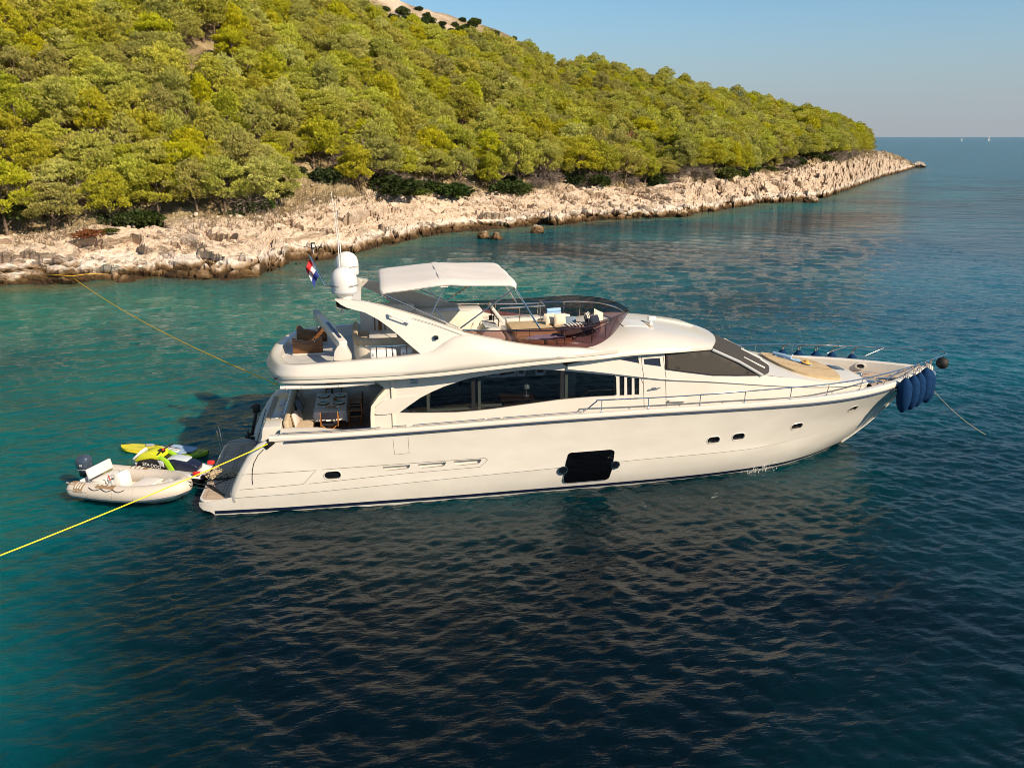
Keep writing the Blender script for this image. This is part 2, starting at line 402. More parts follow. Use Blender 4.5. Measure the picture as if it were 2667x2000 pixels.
def blob(cx, cy, rx, ry, rot=0.0):
    dx, dy = X-cx, Y-cy; c, s = math.cos(rot), math.sin(rot)
    return np.exp(-(((dx*c+dy*s)/rx)**2+((-dx*s+dy*c)/ry)**2))
wob = (np.sin(X*.17+1.3*np.sin(Y*.13))+np.sin(Y*.21+1.1*np.sin(X*.11+2))+.6*np.sin(X*.47+Y*.33+np.sin(Y*.6)))*.09
sh = np.exp(-D/17.0)                                     # 1 at the shore
sand = .66*blob(-13, -6, 11, 13)+.72*blob(-6.0, -14.0, 5.5, 6.5)+.18*blob(24, 4, 9, 9)+.48*blob(-14, 20, 26, 16)+.34*blob(14, 33, 30, 17)
deep = .70*blob(13, -13, 14, 8.5)+.30*blob(3, -4, 5, 4)
tone = np.clip(.30+.42*np.clip(sh-.15, 0, 1)+sand*.75-deep*.55+wob*np.clip(1.2-D/300, 0, 1), 0, 1)
far = np.clip((X*.9+Y*.12-16)/45, 0, 1)*np.clip((D-20)/30, 0, 1)
far = np.maximum(far, np.clip((np.hypot(X, Y)-140)/150, 0, 1))
m_sea = mat('sea_water', (.0, .08, .09), .03, spec=.5, IOR=1.33, Subsurface_Weight=1.0, Subsurface_Scale=2.2); N, L, b = nodes(m_sea)
tn = attr(m_sea, 'tone'); fr = attr(m_sea, 'open_sea'); sl = attr(m_sea, 'shallow')
cw = ramp(m_sea, tn, [(.0, (.0002, .0050, .0090)), (.22, (.0003, .0150, .0215)), (.40, (.0004, .050, .064)), (.58, (.0006, .086, .096)), (.80, (.002, .13, .115)), (1.0, (.015, .15, .105))])
c = mixc(m_sea, math_(m_sea, 'MULTIPLY', fr, .8), cw.outputs[0], (.0001, .071, .120))
sbn = tex(m_sea, scale=.35, detail=5)
c = mixc(m_sea, math_(m_sea, 'MULTIPLY', sl, ramp(m_sea, sbn.outputs[0], [(.35, (.35, .35, .35)), (.6, (1, 1, 1))]).outputs[0]), c, (.13, .105, .04))
L.new(c, b.inputs['Base Color'])
w1 = tex(m_sea, scale=2.6, detail=4, mapscale=(.50, 1.3, 1), rotz=R(-8), Roughness=.55)
w2 = tex(m_sea, scale=9.0, detail=4, mapscale=(.55, 1.25, 1), rotz=R(10), Roughness=.6)
w3 = tex(m_sea, scale=.16, detail=6, mapscale=(.45, 1.2, 1), rotz=R(-12), Roughness=.7)
w4 = tex(m_sea, scale=.55, detail=4, mapscale=(.6, 1.3, 1), rotz=R(-12))
ro = attr(m_sea, 'chop')
md = attr(m_sea, 'mid'); bn = bump(m_sea, math_(m_sea, 'MULTIPLY', w1.outputs[0], math_(m_sea, 'ADD', math_(m_sea, 'MULTIPLY', md, 2.2), 1.0)), 1.0, .055); bn = bump(m_sea, w2.outputs[0], 1.0, .010, bn)
bn = bump(m_sea, math_(m_sea, 'MULTIPLY', w4.outputs[0], ro), 1.0, 1.1, bn); bn = bump(m_sea, math_(m_sea, 'MULTIPLY', w3.outputs[0], ro), 1.0, 3.0, bn)
L.new(math_(m_sea, 'ADD', math_(m_sea, 'MULTIPLY', ro, .12), .025), b.inputs['Roughness']); L.new(math_(m_sea, 'SUBTRACT', .34, math_(m_sea, 'MULTIPLY', ro, .24), True), b.inputs['Specular IOR Level'])
b.inputs['Subsurface Radius'].default_value = (.5, 1.0, 1.0)
L.new(bn, b.inputs['Normal'])
sea = tag(np_mesh('sea_water', np.stack([X, Y, Zw], -1), len(_ax), len(_ay), m_sea,
      [('tone', tone), ('mid', np.clip((np.log(res)-np.log(.12))/1.6, 0, 1)), ('open_sea', far), ('chop', np.clip((np.log(res)-np.log(.55))/2.6, 0, 1)), ('shallow', np.clip(1-D/5.5, 0, 1)**1.3*.85)]), kind='structure')
# ================================================================== TREES AND SCRUB
def leaf_mat(name, c1, c2, transl=.36, hue=.05, val=.35):
    m = mat(name, c1, .65, spec=.25); N, L, b = nodes(m)
    oi = N.new('ShaderNodeObjectInfo')
    t = tex(m, scale=1.1, detail=3); t2 = tex(m, scale=7.0, detail=2)
    f = math_(m, 'ADD', math_(m, 'MULTIPLY', t.outputs[0], .7), math_(m, 'MULTIPLY', t2.outputs[0], .3))
    r = ramp(m, f, [(.36, c1), (.62, c2)])
    hs = N.new('ShaderNodeHueSaturation'); L.new(r.outputs[0], hs.inputs['Color'])
    mr = N.new('ShaderNodeMapRange'); L.new(oi.outputs['Random'], mr.inputs[0]); mr.inputs[3].default_value = .5-hue*.5; mr.inputs[4].default_value = .5+hue*.5
    L.new(mr.outputs[0], hs.inputs['Hue'])
    mr2 = N.new('ShaderNodeMapRange'); L.new(math_(m, 'FRACT', math_(m, 'MULTIPLY', oi.outputs['Random'], 7.31)), mr2.inputs[0]); mr2.inputs[3].default_value = 1-val; mr2.inputs[4].default_value = 1+val*.6
    L.new(mr2.outputs[0], hs.inputs['Value'])
    mr3 = N.new('ShaderNodeMapRange'); L.new(math_(m, 'FRACT', math_(m, 'MULTIPLY', oi.outputs['Random'], 3.77)), mr3.inputs[0]); mr3.inputs[3].default_value = .78; mr3.inputs[4].default_value = 1.05
    L.new(mr3.outputs[0], hs.inputs['Saturation'])
    L.new(hs.outputs[0], b.inputs['Base Color'])
    tr = N.new('ShaderNodeBsdfTranslucent'); L.new(hs.outputs[0], tr.inputs[0])
    mx = N.new('ShaderNodeMixShader'); mx.inputs[0].default_value = transl
    L.new(b.outputs[0], mx.inputs[1]); L.new(tr.outputs[0], mx.inputs[2]); L.new(mx.outputs[0], N['Material Output'].inputs[0])
    return m
m_pine = leaf_mat('pine_needles', (.34, .345, .020), (.58, .54, .042), hue=.025, val=.22)
m_dark = leaf_mat('dark_leaves', (.030, .055, .010), (.070, .105, .018), val=.25)
m_mid = leaf_mat('green_leaves', (.055, .085, .010), (.11, .14, .02), val=.25)
m_dry = leaf_mat('dry_needles', (.15, .065, .022), (.24, .10, .03), .2)
m_straw = leaf_mat('straw', (.26, .19, .08), (.40, .30, .14), .25)
m_bark = noisy('bark', (.10, .065, .045), (.20, .14, .10), 4, .9)
m_dead = noisy('dead_twigs', (.16, .125, .10), (.30, .24, .20), 3, .9)
def tufts(cl, n, size, up=.55, rnd=.55, aspect=.42, g=None):
    """leaf-sized faces spread over the skins of clumps; cl = rows of (cx, cy, cz, rx, rz)"""
    g = g or nrg; cl = np.array(cl); w = cl[:, 3]**2; k = g.choice(len(cl), n, p=w/w.sum())
    d = g.normal(size=(n, 3)); d[:, 2] = d[:, 2]*.8+.25; d /= np.linalg.norm(d, axis=1, keepdims=True)
    rad = g.uniform(.55, 1.08, n)**.6
    c = cl[k, :3]+d*np.stack([cl[k, 3], cl[k, 3], cl[k, 4]], 1)*rad[:, None]
    a = d+g.normal(size=(n, 3))*rnd; a[:, 2] += up; a /= np.linalg.norm(a, axis=1, keepdims=True)
    b_ = np.cross(a, g.normal(size=(n, 3))); b_ /= np.linalg.norm(b_, axis=1, keepdims=True)
    s = size*g.uniform(.6, 1.35, n)[:, None]
    hw = b_*s*aspect*.5
    v = np.stack([c-hw*.55, c+hw*.55, c+a*s+hw, c+a*s-hw], 1)
    return v.reshape(-1, 3)
def quads_mesh(name, v, m):
    me = bpy.data.meshes.new(name); n = len(v); nq = n//4
    me.vertices.add(n); me.vertices.foreach_set('co', v.astype(np.float32).reshape(-1))
    me.loops.add(n); me.loops.foreach_set('vertex_index', np.arange(n, dtype=np.int32))
    me.polygons.add(nq); me.polygons.foreach_set('loop_start', np.arange(0, n, 4, dtype=np.int32))
    me.update(calc_edges=True); me.materials.append(m); return me
def crown_clumps(g, kind):
    cl = []; g0 = g.uniform(0, 6.28)
    if kind == 'young':
        for k in range(30):
            z = 1.2+3.6*(k/29)**.9; r = 1.5*(1-(z-1.0)/5.2)+.25; a = k*2.4+g.uniform(0, .8)
            cl.append((r*math.cos(a), r*math.sin(a), z, g.uniform(.40, .72), g.uniform(.3, .5)))
        cl.append((0, 0, 5.1, .6, .7))
    elif kind == 'wide':
        for k in range(46):
            a = k*2.399+g.uniform(-.5, .5); rr = 2.5*math.sqrt((k+.5)/46)*g.uniform(.75, 1.15)*(1+.2*math.sin(a*2+g0))
            z = 5.0-.28*rr*rr*.75+g.uniform(-.55, .5)
            cl.append((rr*math.cos(a), rr*math.sin(a), z, g.uniform(.40, .74), g.uniform(.17, .32)))
        for k in range(9):
            a = k*2.4; cl.append((1.9*math.cos(a), 1.9*math.sin(a), g.uniform(2.3, 3.2), g.uniform(.6, .85), .45))
    else:
        for k in range(58):
            a = k*2.399+g.uniform(-.6, .6); t = (k+.5)/58
            z = 2.0+3.4*t; rr = 2.2*math.sin(math.pi*(.24+.70*t))**.8*g.uniform(.35, 1.18)*(1+.28*math.sin(a*2+len(cl)*.02+g0))
            cl.append((rr*math.cos(a)+g.uniform(-.15, .15), rr*math.sin(a), z, g.uniform(.34, .68), g.uniform(.17, .33)))
        cl.append((0, 0, 5.5, .6, .55))
    lx, ly = g.uniform(-.12, .12), g.uniform(-.12, .12)
    return [(x+lx*z, y+ly*z, z, r, h) for x, y, z, r, h in cl]
def trunk_mb(g, cl, h0=1.0):
    mb = MB(); top = max(c[2] for c in cl)
    lx = np.mean([c[0] for c in cl]); ly = np.mean([c[1] for c in cl])
    pts = [Vector((lx*t*.8+.16*math.sin(t*5+h0), ly*t*.8+.14*math.cos(t*4+h0)-.14*math.cos(h0), -.5+(top*.86+.5)*t)) for t in np.linspace(0, 1, 8)]
    mb.tube(pts, [.17*(1-.8*t) for t in np.linspace(0, 1, 8)], 6)
    for k in g.choice(len(cl), min(12, len(cl)), replace=False):
        c = Vector(cl[k][:3]); t = max(.18, min(.85, (c.z-.9)/top)); a = pts[0].lerp(pts[-1], t)
        m_ = a.lerp(c, .5)+Vector((0, 0, -.12)); mb.tube([a, m_, c], [.06, .045, .02], 4)
    return mb
protos = []
KINDS = ['round', 'wide', 'round', 'young', 'wide', 'round', 'round', 'young']
for i, kd in enumerate(KINDS):
    g = np.random.default_rng(100+i); cl = crown_clumps(g, kd)
    me = quads_mesh('crown', tufts(cl, 7500, .20, up=.8, g=g), m_pine)
    tm = trunk_mb(g, cl, i).build('trunk', m_bark, ang=180); protos.append((me, tm.data)); bpy.data.objects.remove(tm)
# positions on the wooded slope
cand = []; cell = {}
g = np.random.default_rng(5)
def try_put(x, y, r):
    cx, cy = int(x//4), int(y//4)
    for a in (-1, 0, 1):
        for b_ in (-1, 0, 1):
            for (px, py, pr) in cell.get((cx+a, cy+b_), ()):
                if (px-x)**2+(py-y)**2 < ((r+pr)*.5)**2: return False
    cell.setdefault((cx, cy), []).append((x, y, r)); return True
SS = g.uniform(30, _len[-1]-18, 26000); VV = 1+g.uniform(-.10, 1.12, 26000)
front = np.arange(70, _len[-1]-25, 2.3)
SS = np.concatenate([front+g.normal(0, .5, len(front)), SS]); VV = np.concatenate([.945+g.uniform(-.025, .06, len(front)), VV])
_sig = np.searchsorted(_ss, SS).clip(1, nS-1); _vig = np.searchsorted(_vv, VV).clip(1, nV-1)
for s_, v_, i, j in zip(SS, VV, _sig, _vig):
    P = _q[i, j]
    if v_ < 1.0:
        if P[0] < -12 and False: continue
        if noise.noise(Vector((s_*.055, 4.2, 0))) > .30-2.2*(1.02-v_): 
            if v_ < .93: continue
    if P[0] > 139: continue
    if -4 < P[0] < 3.5 and v_ < 1.05: continue              # the open bank of dry grass behind the rocks
    lim = float(np.interp(shore_at(np.array([s_]))[0, 0], [-9, -2, 18, 26, 45, 60], [2.2, 1.66, 1.60, 1.72, 1.88, 2.2]))
    if v_ > lim+.06*noise.noise(Vector((s_*.07, 1, 0))): continue      # bare rocky top
    big = 1.0+.35*noise.noise(Vector((P[0]*.05, P[1]*.05, 9)))
    r = (2.2 if v_ > 1.05 else 2.5)*big
    if try_put(P[0], P[1], r): cand.append((P[0], P[1], P[2], v_))
def px(x, y, z):
    q = Vector((x, y, z))-CAM; f_ = _fwd; r_ = f_.cross(Vector((0, 0, 1))).normalized(); u_ = r_.cross(f_)
    d = q.dot(f_)
    return (512+828.2*q.dot(r_)/d, 383.5-828.2*q.dot(u_)/d, d) if d > 1 else (-9e9, 0, 1)
seen = []
for c in cand:
    u, w, d = px(c[0], c[1], c[2]+3); ok = -25 < u < 1049 and w > -25
    seen.append((d if ok else d+1e5, c))
seen.sort(key=lambda t: t[0])
near, rest = seen[:300], seen[300:]
HILL = 'pine trees on the hillside'
def place_tree(c, k, sc, label):
    cm, tm = protos[k]
    r = empty('pine_tree', (c[0], c[1], c[2]-.15), label, 'pine tree', HILL, g.uniform(0, 6.28)); r.scale = (sc*g.uniform(.9, 1.12), sc*g.uniform(.9, 1.12), sc*g.uniform(.85, 1.12))
    for nm, me in (('crown', cm), ('trunk', tm)):
        o = bpy.data.objects.new(nm, me); col.objects.link(o); o.parent = r
    return r
ordin = 'first second third fourth fifth sixth seventh eighth ninth tenth eleventh twelfth thirteenth fourteenth fifteenth sixteenth seventeenth eighteenth nineteenth twentieth'.split()
fr_ = [t for t in near if t[1][3] < 1.045]
fr_.sort(key=lambda t: px(*t[1][:3])[0])
fset = {id(t): i for i, t in enumerate(fr_)}
for t in near:
    d, c = t; k = int(g.integers(0, len(protos))); sc = g.uniform(.82, 1.18)
    if c[3] < 1.045: k = int(g.choice([0, 1, 4, 5, 2])); sc = g.uniform(.85, 1.2)
    i = fset.get(id(t))
    if i is not None:
        u = px(*c[:3])[0]
        lab = None
        if i < 20: lab = 'front row pine above the rocks, %s tree from the left edge' % ordin[i]
        elif len(fr_)-1-i < 20: lab = 'front row pine above the rocks, %s tree counting back from the headland' % ordin[len(fr_)-1-i]
        else: lab = 'yellow green pine in the middle of the front row along the rocky shore'
    elif c[3] < 1.16: lab = 'yellow green pine just behind the front row of the hillside wood'
    else: lab = 'yellow green pine among others on the slope of the wooded hill'
    place_tree(c, k, sc, lab)
def scatter(name, pts, geos, label, kind='stuff', m=None):
    """one object: copies of meshes set on points (random pick, turn and size)"""
    me = bpy.data.meshes.new(name); me.from_pydata([p[:3] for p in pts], [], [])
    a = me.attributes.new('size', 'FLOAT', 'POINT'); a.data.foreach_set('value', np.array([p[3] for p in pts], np.float32))
    a = me.attributes.new('turn', 'FLOAT', 'POINT'); a.data.foreach_set('value', np.array([p[4] for p in pts], np.float32))
    o = bpy.data.objects.new(name, me); col.objects.link(o); tag(o, label, kind=kind)
    ng = bpy.data.node_groups.new(name, 'GeometryNodeTree')
    ng.interface.new_socket('Geometry', in_out='INPUT', socket_type='NodeSocketGeometry'); ng.interface.new_socket('Geometry', in_out='OUTPUT', socket_type='NodeSocketGeometry')
    N, L = ng.nodes, ng.links; gi, go = N.new('NodeGroupInput'), N.new('NodeGroupOutput')
    jn = N.new('GeometryNodeGeometryToInstance')
    for ob in geos:
        oi = N.new('GeometryNodeObjectInfo'); oi.inputs['Object'].default_value = ob; oi.transform_space = 'ORIGINAL'; L.new(oi.outputs['Geometry'], jn.inputs[0])
    ip = N.new('GeometryNodeInstanceOnPoints'); L.new(gi.outputs[0], ip.inputs['Points']); L.new(jn.outputs[0], ip.inputs['Instance']); ip.inputs['Pick Instance'].default_value = True
    ri = N.new('FunctionNodeRandomValue'); ri.data_type = 'INT'; ri.inputs['Min'].default_value = 0; ri.inputs['Max'].default_value = len(geos)-1
    L.new(ri.outputs[2], ip.inputs['Instance Index'])
    na = N.new('GeometryNodeInputNamedAttribute'); na.data_type = 'FLOAT'; na.inputs[0].default_value = 'size'
    nt = N.new('GeometryNodeInputNamedAttribute'); nt.data_type = 'FLOAT'; nt.inputs[0].default_value = 'turn'
    cx = N.new('ShaderNodeCombineXYZ'); L.new(nt.outputs[0], cx.inputs[2]); L.new(cx.outputs[0], ip.inputs['Rotation']); L.new(na.outputs[0], ip.inputs['Scale'])
    L.new(ip.outputs[0], go.inputs[0])
    md = o.modifiers.new('scatter', 'NODES'); md.node_group = ng
    return o
crown_src = {}
for o in bpy.data.objects:
    if o.name.startswith('crown') and o.data.name not in crown_src: crown_src[o.data.name] = o
scatter('pine_forest', [(c[0], c[1], c[2]-.15, g.uniform(.78, 1.2), g.uniform(0, 6.28)) for d, c in rest], list(crown_src.values()), 'dense pine wood covering the upper hillside')
# ---- shrubs along the edge of the rocks and scrub on the bare top
def shrub_mesh(seed, m, n=1500, size=.20, flat=.55, r=1.0):
    g_ = np.random.default_rng(seed); cl = []
    for k in range(11):
        a = k*2.4; rr = r*math.sqrt((k+.3)/11)
        cl.append((rr*math.cos(a)*1.15, rr*math.sin(a)*.85, flat*r*(1-.55*(rr/r)**2)*g_.uniform(.6, 1.1), r*.42, r*.34))
    return quads_mesh('shrub', tufts(cl, n, size, up=.3, rnd=.7, aspect=.7, g=g_), m)
def dead_mesh(seed, m=None, n=520, h=1.6):
    g_ = np.random.default_rng(seed); V = []
    for k in range(n):
        t0 = g_.uniform(0, .75); a0 = g_.uniform(0, 6.28)
        base = np.array([math.cos(a0)*t0*.55, math.sin(a0)*t0*.5, t0*h*.75+.02])
        d = np.array([math.cos(a0), math.sin(a0), .35])+g_.normal(0, .6, 3); d /= np.linalg.norm(d)
        for q in range(3):
            l = h*.30*g_.uniform(.6, 1.2); e = base+d*l; s_ = np.cross(d, g_.normal(size=3)); s_ /= np.linalg.norm(s_); wv = s_*(.022 if q == 0 else .013)
            V += [base-wv, base+wv, e+wv*.6, e-wv*.6]; base = e; d = d+g_.normal(0, .45, 3)+np.array([0, 0, -.12]); d /= np.linalg.norm(d)
    return quads_mesh('dead_shrub', np.array(V), m or m_dead)
sh_dark = [shrub_mesh(k, m_dark) for k in (1, 2, 3)]; sh_mid = [shrub_mesh(k, m_mid) for k in (4, 5)]; sh_dry = [shrub_mesh(k, m_dry, 800, .2, .8) for k in (6, 7)]
sh_dead = [dead_mesh(k) for k in (8, 9, 10)]
def at_px(u, w, dz=0.0):
    """ground point seen at a place given in photo pixels (2212 wide), found by marching over the hillside"""
    best = None; f_ = _fwd; r_ = f_.cross(Vector((0, 0, 1))).normalized(); u_ = r_.cross(f_)
    d = f_+r_*((u*1.2057-1333.5)/2157)-u_*((w*1.2057-1000)/2157)
    az = np.array([d.x, d.y]); az /= np.linalg.norm(az)
    rel = _q[..., :2]-_cam2; cr = rel[..., 0]*az[1]-rel[..., 1]*az[0]; al = rel@az
    mk = (np.abs(cr) < 1.2) & (al > 30); al_, z_ = al[mk], _q[..., 2][mk]; o_ = np.argsort(al_); al_, z_ = al_[o_], z_[o_]
    sl = d.z/math.hypot(d.x, d.y); ray = CAM.z+sl*al_; hit = np.nonzero(ray <= z_+dz)[0]
    k = hit[0] if len(hit) else -1
    return (CAM.x+az[0]*al_[k], CAM.y+az[1]*al_[k], z_[k], al_[k])
SHR = 'bushes between the rocks and the pines'
def shrub(u, w, wpx, kind, label, hs=1.0):
    x, y, z, d = at_px(u, w); r = wpx*1.2057/2157*d*.5
    lst = {'dark': sh_dark, 'mid': sh_mid, 'dry': sh_dry, 'dead': sh_dead}[kind]; me = lst[rng.randrange(len(lst))]
    o = bpy.data.objects.new('dead_bush' if kind == 'dead' else 'shrub', me); col.objects.link(o)
    o.location = (x, y, z-.12); s_ = r/1.25; o.scale = (s_*1.05, s_, s_*hs); o.rotation_euler = (0, 0, rng.uniform(0, 6.28))
    return tag(o, label, 'bush', SHR)
for a_ in [
 (305, 478, 74, 'dark', 'round dark green bush alone on the pale scree at the left', .9), (235, 500, 34, 'mid', 'small low olive bush on the rocks left of the round dark bush', .6), (195, 510, 66, 'dry', 'flat rusty brown shrub on top of the rocks at the left', .45),
 (35, 478, 100, 'dark', 'broad dark bush under the pines at the left edge', .8), (110, 470, 60, 'dark', 'dark bush under the pines near the left edge, beside a dead thicket', .8),
 (290, 385, 92, 'dead', 'large grey leafless bush between two leaning pines at the left', 1.3), (150, 462, 80, 'dead', 'grey dead thicket over the scree near the left edge', 1.0), (480, 425, 110, 'dead', 'wide grey dead thicket below the pines, left of the grassy bank', 1.0), (400, 432, 70, 'dead', 'low grey brush at the foot of the leaning pine', .7),
 (560, 412, 88, 'mid', 'bright green bush spreading over the grassy bank', .8), (600, 432, 52, 'mid', 'yellowish bush low on the grassy bank', .8), (640, 373, 40, 'dark', 'small dark bush above the stone heap', .8), (705, 388, 62, 'dark', 'round dark green bush at the right of the grassy bank', .95),
 (850, 410, 125, 'dark', 'long dark green bush hugging the rocks behind the sun awning', .62), (895, 420, 60, 'mid', 'low green bush joined to the long dark one', .6), (975, 418, 95, 'dark', 'dark green bush on the rocks right of the long bush', .62), (1100, 412, 92, 'dark', 'shaded dark bush under the overhanging pines in mid shore', .7),
 (1235, 385, 60, 'dark', 'dark bush at the foot of the pines left of the rusty tree', .9), (1290, 398, 56, 'dark', 'second dark bush left of the rusty tree, lower down', .8), (1415, 392, 52, 'dark', 'dark round bush right of the rusty tree', .9), (1335, 385, 36, 'mid', 'small green bush below the rusty tree', .8),
 (1570, 380, 62, 'mid', 'olive bush on the rocks toward the headland', .7), (1610, 366, 60, 'dark', 'green bush on the rocks toward the headland, behind the olive one', .75), (1680, 350, 34, 'dark', 'small dark bush near the headland rocks', .7), (1745, 338, 36, 'mid', 'low bush on top of the headland rocks', .6), (1800, 326, 30, 'mid', 'outermost low bush on top of the headland rocks', .6),
 (1360, 345, 80, 'dry', 'rust red dying tree crown at the edge of the wood', 1.5), (1475, 350, 44, 'dry', 'small rust coloured bush at the edge of the wood right of the rusty tree', .9), (1420, 355, 80, 'dead', 'grey dead brush beside the rusty tree', 1.0), (1290, 350, 70, 'dead', 'grey dead brush left of the rusty tree', 1.0),
 (1530, 340, 90, 'dead', 'grey brush under the pines toward the headland', .8), (1160, 385, 80, 'dead', 'grey dead brush over pale scree in mid shore', .8), (1050, 385, 70, 'dead', 'fallen grey branches beside the dark bushes', .8), (800, 372, 90, 'dead', 'grey dead branches hanging under the pines behind the sun awning', 1.0), (740, 352, 60, 'dead', 'grey dead branches above the round bush of the grassy bank', 1.0), (1640, 335, 60, 'dead', 'grey brush below the last pines of the headland', .8)]: shrub(*a_)
# scrub on the bare top: dark round bushes
for i, (u, w, s_) in enumerate([(870, 22, 50), (925, 42, 46), (975, 20, 40), (1025, 45, 44), (1060, 70, 48), (905, 14, 26), (1000, 62, 44), (955, 48, 30), (1090, 60, 44), (1115, 48, 34), (1150, 74, 36), (1255, 108, 40), (1015, 14, 22), (830, 18, 36), (780, 8, 40), (740, 12, 34), (690, 8, 40), (1040, 28, 20), (1185, 92, 30), (1285, 118, 34), (720, 24, 40), (800, 30, 46), (850, 40, 40)]):
    o = shrub(u, w+8, s_*.62, 'dark' if i % 3 else 'mid', 'dark scrub bush among bare rock on the hilltop', 1.1); o['group'] = 'scrub on the bare hilltop'
for k in range(90):
    s_ = float(g.uniform(118, 196)); v_ = float(g.uniform(1.62, 2.0)); i = int(np.searchsorted(_ss, s_)); P = _q[i, min(nV-1, int(np.searchsorted(_vv, v_)))]
    o = bpy.data.objects.new('shrub', (sh_dark+sh_mid+sh_dark)[k % 8]); col.objects.link(o); z_ = g.uniform(.4, .9); o.location = (P[0], P[1], P[2]-.1); o.scale = (z_, z_*g.uniform(.8, 1.1), z_*g.uniform(1.0, 1.7)); o.rotation_euler = (0, 0, g.uniform(0, 6.28))
    tag(o, 'dark scrub bush among bare rock on the hilltop', 'bush', 'scrub on the bare hilltop')
for k in range(110):
    s_ = float(g.uniform(84, _len[-1]-80)); v_ = float(g.uniform(.90, 1.03)); i = int(np.searchsorted(_ss, s_)); P = _q[i, min(nV-1, int(np.searchsorted(_vv, v_)))]
    if -5 < P[0] < 4 or P[0] > 125: continue
    dd = k % 5 < 3; o = bpy.data.objects.new('dead_bush' if dd else 'shrub', (sh_dead if dd else sh_dark+sh_mid)[k % 3]); col.objects.link(o); z_ = g.uniform(.7, 1.5); o.location = (P[0], P[1], P[2]-.15); o.scale = (z_*1.2, z_, z_*g.uniform(.7, 1.2)); o.rotation_euler = (0, 0, g.uniform(0, 6.28))
    tag(o, 'grey dead brush in the shade at the foot of the front pines' if dd else 'low dark bush in the shade at the foot of the front pines', 'bush', 'undergrowth at the foot of the front pines')
# dry grass and loose stones
gv = []; g2 = np.random.default_rng(11)
for k in range(9000):
    i = int(g2.integers(0, nS)); j = int(np.searchsorted(_vv, g2.uniform(.66, 1.06))); P = _q[min(i, nS-1), min(j, nV-1)]
    if noise.noise(Vector((P[0]*.16, P[1]*.16, 6))) < .02 and not (-6 < P[0] < 8): continue
    p = P+g2.normal(0, .25, 3)*(1, 1, 0)
    for q in range(3):
        d = g2.normal(0, .35, 3); d[2] = 1; l = g2.uniform(.25, .55); s_ = g2.normal(0, 1, 3); s_[2] = 0; s_ *= .035/np.linalg.norm(s_); b0 = p+g2.normal(0, .12, 3)*(1, 1, 0)-np.array([0, 0, .05])
        gv += [b0-s_, b0+s_, b0+d*l+s_*.4, b0+d*l-s_*.4]
o = bpy.data.objects.new('dry_grass', quads_mesh('dry_grass', np.array(gv), m_straw)); col.objects.link(o); tag(o, 'dry straw coloured grass above the rocks', kind='stuff')
m_stone = noisy('pale_stone', (.42, .34, .26), (.66, .55, .43), 3, .9)
sv = MB(); ico = bmesh.new(); bmesh.ops.create_icosphere(ico, subdivisions=1, radius=1); iv = [v.co.copy() for v in ico.verts]; iF = [[v.index for v in f.verts] for f in ico.faces]; ico.free()
for k in range(3400):
    i = int(g2.integers(60, nS)); j = int(np.searchsorted(_vv, g2.uniform(.58, 1.04))); P = _q[i, min(j, nV-1)]
    if noise.noise(Vector((P[0]*.12, P[1]*.12, 16))) < -.05: continue
    r = .07*math.exp(g2.normal(.3, .6)); r = min(r, .5); M = Matrix.Rotation(g2.uniform(0, 6), 3, 'Z') @ Matrix.Rotation(g2.uniform(0, 6), 3, 'X') @ Matrix.Diagonal((r*1.3, r, r*.75))
    c0 = Vector(P)+Vector((g2.normal(0, .3), g2.normal(0, .3), r*.25))
    sv.add([c0+M @ (v*g2.uniform(.75, 1.15)) for v in iv], iF)
tag(sv.build('loose_stones', m_stone, ang=20), 'pale loose stones strewn over the bank', kind='stuff')
# boulders standing in the water off the rocks
def boulder(u, w, wd, label):
    f_ = _fwd; r_ = f_.cross(Vector((0, 0, 1))).normalized(); u_ = r_.cross(f_); d = f_+r_*((u*1.2057-1333.5)/2157)-u_*((w*1.2057-1000)/2157)
    c = CAM+d*(-CAM.z/d.z); bm = bmesh.new(); bmesh.ops.create_icosphere(bm, subdivisions=4, radius=1)
    r = wd*1.2057/2157*(c-CAM).length*.5
    for v in bm.verts:
        p = v.co*1.0; q = p*r+c
        v.co = Vector((p.x*r, p.y*r*.9, p.z*r*.8))+p.normalized()*r*(.35*noise.noise(q*1.6)+.22*(noise.ridged_multi_fractal(q*1.9, .9, 2, 4, 1, 2)-1))
    me = bpy.data.meshes.new('boulder'); bm.to_mesh(me); bm.free(); me.materials.append(m_land); a = me.attributes.new('rock', 'FLOAT', 'POINT'); a.data.foreach_set('value', np.ones(len(me.vertices), np.float32))
    o = bpy.data.objects.new('boulder', me); col.objects.link(o); o.location = (c.x, c.y, r*.12); tag(o, label, 'boulder', 'boulders standing in the shallows')
for a_ in [(1044, 515, 26, 'upright pale boulder standing in the water off the middle of the shore'), (1072, 517, 26, 'low brown boulder in the water right of the upright pale one'), (1160, 503, 28, 'flat wet rock awash right of the two mid-shore boulders'), (440, 601, 34, 'dark brown boulder in the shallow inlet at the left'), (1750, 437, 26, 'flat dark rock awash off the headland'), (1985, 362, 20, 'last low rock beyond the tip of the headland')]: boulder(*a_)
